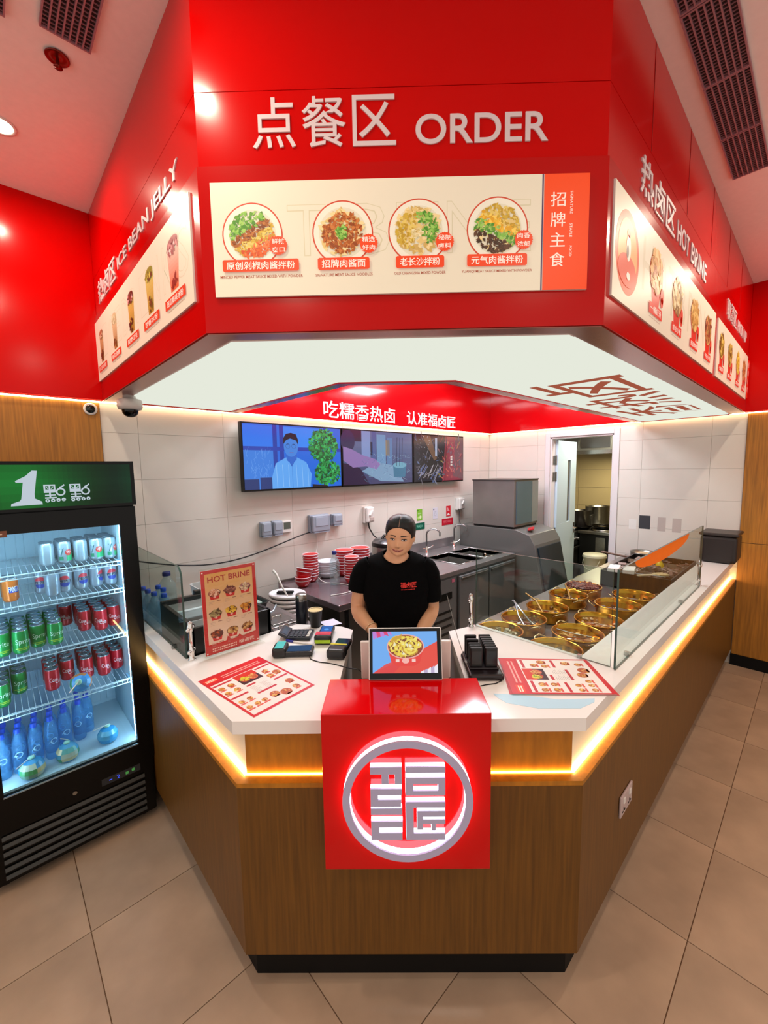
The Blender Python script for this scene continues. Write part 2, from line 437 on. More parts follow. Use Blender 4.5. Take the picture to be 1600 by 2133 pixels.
# door to the back kitchen
FRAMEW = M('door_frame_white', 'd6d4d6', rough=0.35)
d1 = MB()
d1.box(XD-0.02, DY0-0.055, 0, XD+0.0, DY0, DZ+0.05).box(XD-0.02, DY1, 0, XD, DY1+0.055, DZ+0.05).box(XD-0.02, DY0, DZ, XD, DY1, DZ+0.05)
d1.box(XD, DY0-0.002, 0, XD+0.12, DY0+0.018, DZ).box(XD, DY1-0.018, 0, XD+0.12, DY1+0.002, DZ).box(XD, DY0, DZ-0.018, XD+0.12, DY1, DZ+0.002)
door = d1.build('door_1', FRAMEW, kind='structure', bevel=0.003)
a = math.radians(4)
lm = TR(XD+0.10, DY1-0.022, 0.01, rz=a)
lf = MB(lm); H0, H1 = 0.25, 0.40
lf.box(0, -0.022, 0, 0.64, 0.022, 1.10).box(0, -0.022, 1.86, 0.64, 0.022, 2.09).box(0, -0.022, 1.10, 0.34, 0.022, 1.86).box(0.44, -0.022, 1.10, 0.64, 0.022, 1.86)
leaf = lf.build('door_leaf', M('door_leaf_white', 'c4dcec', rough=0.4), door, bevel=0.002)
g = MB(lm).box(0.34, -0.004, 1.10, 0.44, 0.004, 1.86).build('window_pane', glass('door_glass', 'a8a496', 0.9, 0.1, 0.45, '857f74'), leaf)
h = MB(lm).tube([(0.59, -0.022, 1.0), (0.59, -0.07, 1.0), (0.49, -0.07, 1.0)], 0.009)
h.box(0.57, -0.03, 0.93, 0.61, -0.022, 1.07).build('door_handle', CHROME, leaf)
for z in (0.45, 1.02, 1.68, 1.87):
    MB().box(XD+0.03, DY1-0.024, z-0.05, XD+0.105, DY1-0.018, z+0.05).cyl((XD+0.10, DY1-0.028, z-0.055), (XD+0.10, DY1-0.028, z+0.055), 0.007).build('hinge', STEEL, door)
MB().box(XD+0.1, DY0+0.001, 0.95, XD+0.115, DY0+0.02, 1.05).build('strike_plate', STEEL, door)

# back kitchen seen through the door
KW = M('back_kitchen_tile', 'cdbd90', rough=0.35, noise=(2, 0.05))
bk = MB().box(6.55, 0.2, 0, 6.65, 3.4, 2.9).build('wall_far', GROUT, kind='structure')
for i in range(6):
    for k in range(9):
        if 0.3+0.5*i < 3.3: MB().box(6.542, 0.302+0.5*i, 0.002+0.29*k, 6.55, 0.798+0.5*i, 0.288+0.29*k).build('tile', KW, bk)
MB().box(XD+0.12, 3.0, 0, 6.55, 3.1, 2.9).build('wall_back_kitchen_left', KW, kind='structure')
MB().box(XD+0.12, 0.2, 0, 6.55, 0.3, 2.9).build('wall_back_kitchen_right', KW, kind='structure')
MB().box(XD+0.12, 0.2, 2.75, 6.65, 3.1, 2.85).build('ceiling', M('kitchen_ceiling', 'd8d4ce'), kind='structure')

# ------------------------------------------------------------------ the red bulkhead with its signs
bh = thing('sign_bulkhead', 'large glossy red sign bulkhead hanging over the corner counter', 'signboard', (0.35, 0.45, ZF))
for k, (z0, z1, dd) in enumerate(((2.9085, ZC-0.001, 0.0), (2.7045, 2.9065, 0.0), (ZF, 2.7030, -0.006))):
    for j, pl in enumerate(fband(dd, 0.06)):
        MB().prism(pl, z0, z1).build(('red_panel', 'lettering_panel', 'frame_panel')[k], RED_FRAME if k == 2 else RED, bh, world=True)
for pl in fband(0.003, 0.05): MB().prism(pl, 2.70, 2.912).build('joint_backing', M('joint_dark', '5a0404', rough=.6), bh, world=True)
for pl in fband(0.0, 0.095): MB().prism(pl, ZF-0.004, ZF-0.001).build('soffit_strip', SOFFIT, bh, world=True)
# vertical joints in the side panels
for x in (1.30, 1.86, 2.42, 2.98, 3.54): MB().box(x, 0.0165, 2.912, x+0.0015, 0.019, ZC-0.002).build('panel_joint', M('joint_red', '8a0404'), bh, world=True)

LET = 'ddc8cc'
def sign_text(name_s, cvs): cvs.build('lettering', M('sign_letter_white', 'd8ccd0', rough=0.4), bh, world=True)
FO = FN*F0
cf = Canvas((FO.x, FO.y, 0), (FT.x, FT.y, 0), (0, 0, 1))
# three characters drawn one by one (serif-like wide strokes)
for i, chx in enumerate('点餐区'):
    sign_text('', Canvas((FO.x, FO.y, 0), (FT.x, FT.y, 0), (0, 0, 1)).text(chx, -0.421+i*0.148, 2.749, -0.421+i*0.148+0.128, 2.886, LET, off=0.004, thick=0.004))
sign_text('', Canvas((FO.x, FO.y, 0), (FT.x, FT.y, 0), (0, 0, 1)).text('ORDER', 0.060, 2.749, 0.448, 2.830, LET, off=0.012, thick=0.004))
lc = lambda: Canvas((0.02, 0, 0), (0, -1, 0), (0, 0, 1))
sign_text('', lc().text('热卤区', -2.37, 2.738, -1.945, 2.852, LET, off=0.01, thick=0.004))
sign_text('', lc().text('ICE BEAN JELLY', -1.90, 2.748, -1.03, 2.816, LET, off=0.008, thick=0.004))
rc = lambda: Canvas((0, 0.018, 0), (1, 0, 0), (0, 0, 1))
sign_text('', rc().text('热卤区', 1.19, 2.735, 1.655, 2.862, LET, off=0.01, thick=0.004))
for w_, a_, b_ in (('HOT', 1.70, 1.925), ('BRINE', 1.965, 2.32)): sign_text('', rc().text(w_, a_, 2.747, b_, 2.832, LET, off=0.012, thick=0.004))
sign_text('', rc().text('取餐区', 3.03, 2.738, 3.42, 2.862, LET, off=0.01, thick=0.004))
for w_, a_, b_ in (('PICK', 3.49, 3.76), ('UP', 3.81, 3.96)): sign_text('', rc().text(w_, a_, 2.747, b_, 2.826, LET, off=0.012, thick=0.004))

# luminous soffit ring
lr = thing('light_ring', 'cream luminous ceiling panel ring under the red bulkhead', 'light panel', (0.4, 0.4, ZF))
LP = led('luminous_panel', 'e6eadc', 1.0)
def ring_poly(d0, d1, ye, xe):
    return band(0.0, 0.0, 0.0, FN, d0, d1, ye, xe)
ol, orr = corners(0.103, 0.706, 0.117, FN); il, irr = corners(0.75, 1.353, 0.765, FN)
MB().prism([(0.103, 2.40), ol, il, (0.75, 2.40)], ZF-0.008, ZF+0.02).build('luminous_panel', LP, lr, world=True)
MB().prism([ol, orr, irr, il], ZF-0.008, ZF+0.02).build('luminous_panel', LP, lr, world=True)
MB().prism([orr, (4.13, 0.117), (4.13, 0.765), irr], ZF-0.008, ZF+0.02).build('luminous_panel', LP, lr, world=True)
def strip(d, w, z0, z1, mat, name):
    il, irr = corners(0.75+d, 1.353+d, 0.765+d, FN); jl, jr = corners(0.75+d+w, 1.353+d+w, 0.765+d+w, FN)
    m = MB().prism([(0.75+d, 2.40+d), il, jl, (0.75+d+w, 2.40+d)], z0, z1).prism([il, irr, jr, jl], z0, z1).prism([irr, (4.13+d, 0.765+d), (4.13+d, 0.765+d+w), jr], z0, z1)
    m.build(name, mat, lr, world=True)
strip(0, 0.012, ZF-0.014, ZF+0.03, RED, 'red_trim'); strip(0.012, 0.07, ZF-0.006, ZF+0.02, SOFFIT, 'inner_soffit')
strip(0.082, 0.01, ZF-0.006, 2.895, CLAD, 'inner_face')
MB().box(0.10, 2.40, ZF-0.014, 0.76, 2.412, ZF+0.02).build('red_trim', RED, lr, world=True); MB().box(4.13, 0.11, ZF-0.014, 4.142, 0.777, ZF+0.02).build('red_trim', RED, lr, world=True)
_sc = M('soffit_cream', 'd8beb4', rough=.5)
MB().box(0.10, 2.412, ZF-0.006, 0.83, YT-0.052, ZF+0.02).build('inner_soffit', _sc, lr, world=True)
MB().box(4.142, 0.1, ZF-0.006, XD-0.052, 0.84, ZF+0.02).build('inner_soffit', M('soffit_cream', 'd8beb4', rough=.5), lr, world=True)
for ch, x0, x1 in (('卤', 1.62, 2.22), ('热', 2.28, 2.92), ('香', 2.98, 3.66)):
    cv = Canvas((0, 0, ZF-0.008), (-1, 0, 0), (0, 1, 0)); cv.text(ch, -x1, 0.20, -x0, 0.68, 'ffffff', off=0.004, thick=0.001)
    cv.build('lettering', led('backlit_red_vinyl', 'a85842', 0.9), lr, world=True)

# ------------------------------------------------------------------ counter
ct = thing('service_counter', 'angular corner counter faced in brown oak veneer with glowing ledge', 'counter', (0.4, 0.4, 0))
ct_names = ('left', 'front', 'right')
CW = M('counter_oak', '63400f', rough=0.42, noise=(7, 0.25), stretch=(14, 14, 0.5), spec=0.45)
LEDGE = M('ledge_oak', 'a86c14', rough=0.45, noise=(7, 0.2), stretch=(6, 6, 1))
for j, pl in enumerate(cband(0.0, 0.03)): MB().prism(pl, 0.135, ZL-0.016).build('oak_panel', CW, ct, world=True)
for j, pl in enumerate(cband(0.0, 0.06)): MB().prism(pl, ZL-0.016, ZL).build('ledge', LEDGE, ct, world=True)
for j, pl in enumerate(cband(0.045, 0.06)): MB().prism(pl, ZL, 0.9494).build('recess_panel', LEDGE if j == 1 else M('recess_white', 'ece2cc', rough=.5), ct, world=True)
for j, pl in enumerate(cband(0.0457, 0.06)): MB().prism(pl, 0.0, 0.135).build('kick_board', BLACKM, ct, world=True)
LEDW = led('ledge_led_warm', 'ffcc80', 36.0)
for j, pl in enumerate(cband(0.036, 0.0445)): MB().prism(pl, ZL+0.0005, ZL+(0.003 if j == 1 else 0.008)).build('led_strip', led('ledge_led_front', 'ffa93c', 22.0) if j == 1 else LEDW, ct, world=True)
LAM = M('grey_laminate', '9a9690', rough=0.5)
gl0, gl1 = W(-0.240, 0.60), W(-0.228, 1.31); gr0, gr1 = W(0.25, 0.60), W(0.262, 1.28)
MB().prism([(0.06, 1.36), (0.06, 0.82), W(-0.235, 0.632), W(-0.232, 1.31), (0.60, 1.36)], 0.1, 0.949).build('cabinet_body', LAM, ct, world=True)
MB().prism([W(0.25, 0.632), (0.84, 0.06), (1.22, 0.06), (1.22, 0.70), W(0.262, 1.28)], 0.1, 0.949).box(1.221, .061, .8, 4.19, .183, .949).build('cabinet_body', LAM, ct, world=True)
MB().box(0.06, 1.36, 0.1, 0.69, 2.45, 0.90).build('cabinet_body', STEEL, ct, world=True)
MB().box(1.24, 0.19, 0.1, 4.19, 0.875, 0.880).build('cabinet_body', STEEL_D, ct, world=True)
MB().prism([W(-0.233, 0.71), W(0.248, 0.71), W(0.250, 0.90), W(0.15, 0.90), W(0.15, 1.10), W(-0.13, 1.10), W(-0.13, 0.90), W(-0.231, 0.90)], 0.93, 0.95).build('till_shelf', LAM, ct, world=True)
wl_, wr_ = corners(-0.004, C0-0.004, -0.004, CN)
wt = MB().prism([(-0.004, YT-0.01), wl_, W(-0.235, C0-0.004), W(-0.2236, 1.326), (0.748, 1.187), (0.605, 1.383), (0.05, 1.372), (0.05, YT-0.01)], 0.9494, ZW)
wt.build('worktop', WORKTOP, label='white quartz worktop of the left counter wing with menus and card machines', cat='worktop')
wt = MB().prism([W(0.245, C0-0.004), wr_, (XD-0.03, -0.004), (XD-0.03, 0.183), (1.25, 0.183), (1.245, 0.705), (1.082, 0.752)], 0.9494, ZW)
wt.build('worktop', WORKTOP, label='white quartz worktop of the right counter wing running along the glass', cat='worktop')
MB().box(1.2525, 0.1855, 0.8805, 4.19, 0.88, 0.883).build('steel_deck', M('deck_steel', 'a09a98', rough=0.3, metal=0.85), label='steel cooking deck behind the glass holding the brass pots', cat='hob')

# red box with illuminated emblem
rb = thing('order_sign_box', 'glossy red cube sign box with glowing round emblem on the counter front', 'sign box', (*W(0.009, 0.55), 0.542))
MB().prism([W(-0.2505, 0.49), W(0.2685, 0.49), W(0.2685, 0.705), W(-0.2505, 0.705)], 0.542, 1.061).build('box_body', REDBOX, rb, world=True, bevel=0.002)
bc = CN*0.4895
EM = led('halo_led_white', 'e8ecff', 6.0); FACE = M('acrylic_face', 'aeaccc', rough=0.35)
bc2 = Canvas((bc.x, bc.y, 0), (CT.x, CT.y, 0), (0, 0, 1))
def extr(cvs, polys, d0, d1, col='ffffff'):
    for pts in polys:
        n = len(pts); a = [cvs.O+cvs.ex*u+cvs.ey*v+cvs.n*d0 for u, v in pts]; b = [p+cvs.n*(d1-d0) for p in a]
        cvs.add(a+b, [tuple(range(n))[::-1], tuple(range(n, 2*n))]+[(i, (i+1) % n, (i+1) % n+n, i+n) for i in range(n)])
rp = []
for i in range(64):
    a_, b_ = 2*PI*i/64, 2*PI*(i+1)/64; R0, R1 = 0.176, 0.198; cu, cvv = 0.0105, 0.794
    rp.append([(cu+R0*math.cos(a_), cvv+R0*math.sin(a_)), (cu+R1*math.cos(a_), cvv+R1*math.sin(a_)), (cu+R1*math.cos(b_), cvv+R1*math.sin(b_)), (cu+R0*math.cos(b_), cvv+R0*math.sin(b_))])
c_ = Canvas((bc.x, bc.y, 0), (CT.x, CT.y, 0), (0, 0, 1)); extr(c_, rp, 0.003, 0.022); ringo = c_.build('ring', EM, rb, world=True)
c_ = Canvas((bc.x, bc.y, 0), (CT.x, CT.y, 0), (0, 0, 1)); extr(c_, rp, 0.022, 0.028); c_.build('ring_face', FACE, ringo, world=True)
def emb(x0, y0, x1, y1):      # zoom pixels of the emblem -> metres on the box front
    f = lambda x: -0.102+(x-490)*(0.227/598.0); g = lambda y: 0.906-(y-745)*(0.240/535.0)
    return [(f(x0), g(y1)), (f(x1), g(y1)), (f(x1), g(y0)), (f(x0), g(y0))]
left = [(490,745,742,797),(580,797,638,868),(686,797,742,868),(490,902,742,948),(490,948,550,982),(490,982,735,1032),(490,1045,742,1092),(490,1142,745,1186),(490,1186,555,1228),(490,1228,742,1280)]
right = [(772,745,1088,788),(772,822,1088,868),(772,868,832,918),(1032,868,1088,918),(772,918,1088,952),(772,1000,1088,1042),(772,1042,834,1280),(834,1232,1088,1280),(862,1066,1088,1108),(862,1108,908,1204),(908,1128,1088,1162),(978,1162,1012,1210)]
for nm, L_ in (('emblem_character', left), ('emblem_character', right)):
    ps = [emb(*r) for r in L_]
    c_ = Canvas((bc.x, bc.y, 0), (CT.x, CT.y, 0), (0, 0, 1)); extr(c_, ps, 0.003, 0.018); eo = c_.build(nm, EM, rb, world=True)
    c_ = Canvas((bc.x, bc.y, 0), (CT.x, CT.y, 0), (0, 0, 1)); extr(c_, ps, 0.018, 0.023); c_.build('character_face', FACE, eo, world=True)

# ------------------------------------------------------------------ illuminated menu boards
BOARD = ink('backlit_print', rough=0.38, emit=0.2)
CREAM = 'e2dcc6'; ORG = 'e8481c'; WHT = 'f6efe4'
def bowl_print(c, u, v, r, kind):
    c.disc(u, v, r, 'c8482e', L=2, n=48); c.disc(u, v, r*0.955, 'e8e6d4', L=3, n=48); c.disc(u, v, r*0.78, 'dcd8c0', L=4, n=40)
    rd = random.Random(kind); R = r*0.72; s = r*0.075
    G = ['5f9a34', '7fb84a', '4a8a2c', '9ac860']; B = ['8a4a20', 'a4602a', '7a3c18', 'b87438']; Y = ['c8a83a', 'b89428', 'dcc468']; O = ['d8642a', 'c84e20', 'e8804a']
    N = ['dcc07a', 'c8a860', 'e8d298']; D = ['4a3020', '5c3c28', '3c2818']; C = ['e8b832', 'd8a020', 'f0cc58']
    if kind == 0:
        for a0, a1, cl in ((-1.1, -.25, G), (-.3, .12, B), (.08, .5, Y), (.42, 1.1, O)):
            c.fuzz(u, v, R, cl, 130, L=5, size=s, inside=lambda a, b: a0 < (a*0.5-b*0.87) < a1, rnd=rd)
    elif kind == 1:
        c.fuzz(u, v, R, N, 120, L=5, size=s*1.4, rnd=rd); c.fuzz(u, v, R*.88, ['b8642a', 'a4561e', 'c87a3c', '8e4418'], 300, L=7, size=s, rnd=rd); c.fuzz(u, v, R*.26, G, 40, L=10, size=s, rnd=rd)
    elif kind == 2:
        c.fuzz(u, v, R, N, 200, L=5, size=s*1.5, rnd=rd); c.fuzz(u-R*.2, v, R*.8, Y, 100, L=7, size=s, inside=lambda a, b: a < .1, rnd=rd)
        c.fuzz(u+R*.2, v+R*.1, R*.7, G, 110, L=8, size=s, inside=lambda a, b: a+b*.4 > -.1, rnd=rd); c.fuzz(u-R*.05, v-R*.1, R*.25, ['e8dcb0', 'd8c890'], 40, L=11, size=s*.7, rnd=rd)
    else:
        c.fuzz(u, v, R, N, 90, L=5, size=s*1.2, rnd=rd)
        for a0, a1, cl in ((.3, 1.1, Y), (.0, .4, C), (-.35, .1, G), (-.95, -.3, D)):
            c.fuzz(u, v, R, cl, 120, L=6, size=s, inside=lambda a, b: a0 < (b*0.87+a*0.4) < a1, rnd=rd)
mb = thing('menu_board', 'cream lit menu board with four noodle bowls on the front of the bulkhead', 'menu board', (*tuple(FN*(F0-0.006)+FT*0.01)[:2], 2.328))
Ob = FN*(F0-0.006); nF = -FN
c = Canvas((Ob.x, Ob.y, 0), (FT.x, FT.y, 0), (0, 0, 1))
extr(c, [[(-0.552, 2.328), (0.5690, 2.328), (0.5690, 2.652), (-0.552, 2.652)]], 0.0002, 0.008); c.build('board_body', PLW, mb, world=True)
c = Canvas((Ob.x+nF.x*0.008, Ob.y+nF.y*0.008, 0), (FT.x, FT.y, 0), (0, 0, 1))
c.rect(-0.552, 2.328, 0.430, 2.652, CREAM, 1)
for tx, u0, u1 in (('H', -.60, -.49), ('O', -.46, -.345), ('T', -.325, -.21), ('B', -.135, -.02), ('R', 0.0, .09), ('I', .105, .125), ('N', .15, .27), ('E', .29, .40)):
    if u0 < -.552: continue
    c.text(tx, u0, 2.44, u1, 2.585, 'd0caaa', L=1.3); c.text(tx, u0+.002, 2.442, u1-.002, 2.583, CREAM, L=1.6, off=-0.012)
c.rect(0.430, 2.328, 0.434, 2.652, '3c2a5c', 1.2); c.rect(0.436, 2.328, 0.569, 2.652, 'f04808', 1)
names = [('原创剁椒肉酱拌粉', 'MINCED PEPPER MEAT SAUCE MIXED WITH POWDER', '鲜辣', '爽口'), ('招牌肉酱面', 'SIGNATURE MEAT SAUCE NOODLES', '精选', '好肉'), ('老长沙拌粉', 'OLD CHANGSHA MIXED POWDER', '秘制', '卤料'), ('元气肉酱拌粉', 'YUANQI MEAT SAUCE MIXED WITH POWDER', '肉香', '浓郁')]
for i, (u, hw, lw) in enumerate(((-0.431, .115, .135), (-0.1604, .0775, .096), (0.0663, .072, .087), (0.2998, .089, .115))):
    bowl_print(c, u, 2.503, 0.091, i)
    n1, n2, b1, b2 = names[i]
    c.disc(u+0.077, 2.47, 0.0275, ORG, L=13, n=48, wob=-0.0022)
    c.text(b1, u+0.058, 2.474, u+0.096, 2.489, WHT, L=14, off=.01); c.text(b2, u+0.058, 2.451, u+0.096, 2.466, WHT, L=14, off=.01)
    m = u+(.022, .001, .003, -.001)[i]
    c.poly([(m-hw+.004, 2.398), (m+hw-.004, 2.398), (m+hw, 2.402), (m+hw, 2.428), (m+hw-.004, 2.432), (m-hw+.004, 2.432), (m-hw, 2.428), (m-hw, 2.402)], 'e8461a', L=13)
    c.text(n1, m-hw+.012, 2.4035, m+hw-.012, 2.4265, WHT, L=14, off=.012)
    c.text(n2, m-lw+.01, 2.381, m+lw-.01, 2.389, 'a8553c', L=3, off=.006)
for i, ch in enumerate('招牌主食'): c.text(ch, 0.456, 2.562-i*.056, 0.500, 2.602-i*.056, WHT, L=2, off=.004)
mm = Canvas((0, 0, 0), (1, 0, 0), (0, 1, 0))
def vtext(cv, t, u, v0, v1, w, col, L):      # text running downwards
    vs, fs, _ = text_shape(t, .008)
    cv.add([cv.P(u+w*y, v0+(v1-v0)*x, L) for x, y in vs], fs, col=col)
vtext(c, 'SIGNATURE', .513, 2.604, 2.541, .008, WHT, 2); vtext(c, 'STAPLE', .513, 2.515, 2.476, .008, WHT, 2); vtext(c, 'FOOD', .513, 2.452, 2.422, .008, WHT, 2)
c.build('printed_face', BOARD, mb, world=True)

def cup_print(c, u, w, ztop, zbot, cols, lid):
    rd = random.Random(int(abs(u)*1000)); hw = w/2; n = 12
    c0, c1 = lin(cols[0]), lin(cols[1])
    for k in range(n):
        z0, z1 = zbot+(ztop-zbot)*k/n, zbot+(ztop-zbot)*(k+1)/n; a0, a1 = hw*(.62+.38*k/n), hw*(.62+.38*(k+1)/n); t = k/n
        c.poly([(u-a0, z0), (u+a0, z0), (u+a1, z1), (u-a1, z1)], tuple(c1[j]*(1-t)+c0[j]*t for j in range(3)), L=2)
    c.disc(u, ztop, hw, 'd8d0bc', L=3, ry=hw*.42); c.disc(u, ztop, hw*.88, lid[0], L=4, ry=hw*.34)
    c.fuzz(u, ztop-.01, hw*.8, lid, 26, L=5, size=.012, ry=.018, rnd=rd)
    c.fuzz(u, zbot+.03, hw*.55, [cols[2]], 12, L=5, size=.012, ry=.025, rnd=rd)
mb = thing('menu_board', 'cream lit menu board with drink cups on the left face of the bulkhead', 'menu board', (0.014, 1.7, 2.33))
c = Canvas((0.014, 0, 0), (0, -1, 0), (0, 0, 1)); extr(c, [[(-2.485, 2.337), (-0.925, 2.337), (-0.925, 2.66), (-2.485, 2.66)]], 0.0002, 0.006); c.build('board_body', PLW, mb, world=True)
c = Canvas((0.008, 0, 0), (0, -1, 0), (0, 0, 1)); c.rect(-2.485, 2.337, -0.925, 2.66, CREAM, 1)
for k, tx in enumerate('ICEDRINKS'): c.text(tx, -2.3+k*.155, 2.44, -2.3+k*.155+.11, 2.60, 'd4ceb4', L=1.3); c.text(tx, -2.297+k*.155, 2.443, -2.3+k*.155+.107, 2.597, CREAM, L=1.6, off=-.012)
for u, w, cols, lid, lb in ((-2.33, .10, ('c8a878', '8a5a30', '4a2a18'), ['a86a48', 'd8b898', '8a4a30'], '红豆冰粉'), (-2.005, .105, ('d8c8a0', 'a07038', '6a4020'), ['c8b890', 'e0d4b0'], '桂花酒酿'), (-1.675, .11, ('d8b860', 'a07828', '2c1c14'), ['4a2418', '7a3a28', 'd8a0a0'], '黑糖红豆'), (-1.38, .112, ('d8c870', 'a8842c', '5a4420'), ['8a8a30', 'c8b850', '5a3a1c'], '百香冰粉'), (-1.095, .125, ('e8c8b8', 'd8603a', '8a2a20'), ['a0585a', 'c88484', 'e8d0c8'], '西瓜椰果冰粉')):
    cup_print(c, u, w, 2.575, 2.425, cols, lid); hw = .105
    c.rect(u-hw, 2.378, u+hw, 2.412, 'd84020', L=8); c.text(lb, u-hw+.02, 2.384, u+hw-.02, 2.406, WHT, L=9, off=.01)
    c.rect(u-hw+.02, 2.368, u+hw-.02, 2.371, 'b8a890', L=2)
c.build('printed_face', BOARD, mb, world=True)

def snack_print(c, u, cols, lb, sc=1.0):
    rd = random.Random(int(u*100)); r = .088*sc
    n = 12
    c.poly([(u-r*.78, 2.50), (u-r*.5, 2.40), (u+r*.5, 2.40), (u+r*.78, 2.50)], 'd03020', L=2)
    c.disc(u, 2.515, r, 'b8341c', L=3, ry=.078); c.disc(u, 2.518, r*.93, 'caa060', L=4, ry=.072)
    c.fuzz(u, 2.525, r*.86, cols, 90, L=5, size=.02, ry=.068, rnd=rd)
    c.disc(u+r*.9, 2.455, .022, 'd83a22', L=8, ry=.03); c.disc(u+r*.9, 2.432, .018, 'd83a22', L=8, ry=.02)
    c.rect(u-.085*sc, 2.362, u+.085*sc, 2.402, 'd8301c', L=9); c.text(lb, u-.07*sc, 2.370, u+.07*sc, 2.395, WHT, L=10, off=.01)
    c.rect(u-.075*sc, 2.35, u+.07*sc, 2.353, 'c0b0a0', L=2)
FC = [['dca860', 'c88a3c', 'e8c888', 'a8602a'], ['d8c088', 'b89850', 'e8d8a8', '8a6a38'], ['c89848', 'a87830', 'e0bc70'], ['8a4a2c', 'c0784a', '6a3820', 'a8924c'], ['b8a040', '7a6a20', '4a3c18', 'd8c060'], ['a08a38', '6a5420', 'c8b058'], ['d8b838', 'b89020', 'e8d060'], ['b87040', '8a4c28', 'd89a60']]
mb = thing('menu_board', 'long cream lit menu board with round red emblem and four snack buckets', 'menu board', (1.76, 0.012, 2.325))
c = Canvas((0, 0.012, 0), (1, 0, 0), (0, 0, 1)); extr(c, [[(0.926, 2.322), (2.60, 2.322), (2.60, 2.656), (0.926, 2.656)]], .0002, .006); c.build('board_body', PLW, mb, world=True)
c = Canvas((0, 0.006, 0), (1, 0, 0), (0, 0, 1)); c.rect(0.926, 2.322, 2.60, 2.656, CREAM, 1)
for tx, u in zip('HOTBRINE', (1.22, 1.40, 1.56, 1.74, 1.92, 2.10, 2.17, 2.36)): c.text(tx, u, 2.42, u+(.04 if tx == 'I' else .13), 2.60, 'd4ceb4', L=1.3)
c.disc(1.058, 2.484, .116, 'd8502c', L=2, n=48, ry=.128); c.disc(1.058, 2.484, .094, 'e0a864', L=3, n=48, ry=.104); c.disc(1.058, 2.43, .09, 'd8482c', L=4, n=40, ry=.05)
c.disc(1.06, 2.50, .022, 'efe6d8', L=5, ry=.04); c.disc(1.052, 2.488, .010, '6a6864', L=6, ry=.02); c.disc(1.06, 2.545, .016, 'd8502c', L=5, ry=.012); c.disc(1.065, 2.415, .018, 'efe6d8', L=6, ry=.012)
for u, k, lb in ((1.39, 0, '一桶虾滑'), (1.715, 1, '综合小桶'), (2.06, 2, '招牌桶'), (2.40, 3, '牛杂小桶')): snack_print(c, u, FC[k], lb)
c.build('printed_face', BOARD, mb, world=True)
mb = thing('menu_board', 'shorter cream lit menu board with four snack buckets at the far end of the bulkhead', 'menu board', (3.4, 0.012, 2.325))
c = Canvas((0, 0.012, 0), (1, 0, 0), (0, 0, 1)); extr(c, [[(2.69, 2.322), (4.055, 2.322), (4.055, 2.656), (2.69, 2.656)]], .0002, .006); c.build('board_body', PLW, mb, world=True)
c = Canvas((0, 0.006, 0), (1, 0, 0), (0, 0, 1)); c.rect(2.69, 2.322, 4.055, 2.656, CREAM, 1)
for u, k, lb in ((2.84, 4, '小郡肝'), (3.17, 5, '藕片桶'), (3.53, 6, '腐竹桶'), (3.855, 7, '牛肉桶')): snack_print(c, u, FC[k], lb)
c.rect(4.075, 2.34, 4.16, 2.64, 'e83018', L=1)
for i, ch in enumerate('热卤小吃'): c.text(ch, 4.095, 2.58-i*.065, 4.14, 2.625-i*.065, WHT, L=2)
c.build('printed_face', BOARD, mb, world=True)

# ------------------------------------------------------------------ ceiling fittings
VB = M('vent_dark', '2c1418', rough=0.7); VS = M('vent_slat', 'a07078', rough=0.5)
def vent(x0, y0, x1, y1, label, along, group=None):
    v = thing('air_vent', label, 'air vent', ((x0+x1)/2, (y0+y1)/2, ZC), group=group)
    MB().box(x0, y0, ZC-0.003, x1, y1, ZC-0.0015).build('vent_backing', VB, v, world=True)
    MB().box(x0-.006, y0-.006, ZC-.008, x1+.006, y0).box(x0-.006, y1, ZC-.008, x1+.006, y1+.006, ZC) if 0 else None
    n = 7
    for i in range(1, n):
        if along == 'x': y = y0+(y1-y0)*i/n; m = MB().box(x0, y-.0022, ZC-.012, x1, y+.0022, ZC-.003)
        else: x = x0+(x1-x0)*i/n; m = MB().box(x-.0022, y0, ZC-.012, x+.0022, y1, ZC-.003)
        m.build('slat', VS, v, world=True)
    m = MB(); L_ = (x1-x0) if along == 'x' else (y1-y0); k = int(L_/.016)
    for i in range(k):
        t = (i+.5)*L_/k
        if along == 'x': m.box(x0+t-.0008, y0, ZC-.007, x0+t+.0008, y1, ZC-.003)
        else: m.box(x0, y0+t-.0008, ZC-.007, x1, y0+t+.0008, ZC-.003)
    m.build('cross_fins', VS, v, world=True, kind='stuff')
    m = MB().box(x0-.005, y0-.005, ZC-.013, x1+.005, y0, ZC-.001).box(x0-.005, y1, ZC-.013, x1+.005, y1+.005, ZC-.001).box(x0-.005, y0, ZC-.013, x0, y1, ZC-.001).box(x1, y0, ZC-.013, x1+.005, y1, ZC-.001)
    m.build('vent_frame', VS, v, world=True)
vent(-0.266, 0.75, -0.136, 1.368, 'dark louvred air vent in the pink ceiling at the upper left', 'y')
vent(-0.50, 0.9, -0.357, 1.41, 'dark louvred air vent cut by the top left corner of the picture', 'y')
for i, (a0, a1) in enumerate(((0.85, 1.25), (1.265, 1.640), (1.652, 2.020), (2.036, 2.40))):
    vent(a0, -0.195, a1, -0.063, ('dark ceiling vent segment nearest the top edge, over the right wing', 'second ceiling vent segment from the top edge, over the right wing', 'third ceiling vent segment from the top edge, over the right wing', 'last ceiling vent segment, lowest in the picture over the right wing')[i], 'x', 'ceiling vent segments over the right wing')
sp = thing('fire_sprinkler', 'small red-brown ceiling sprinkler head beside the left air vent', 'sprinkler', (-0.213, 1.475, ZC))
SPM = M('sprinkler_bronze', '7a2820', rough=0.25, metal=0.8)
MB().lathe([(.0, -.002), (.034, -.002), (.037, -.006), (.034, -.009), (.022, -.004), (.010, -.006), (.0, -.008)], 28).build('escutcheon', SPM, sp)
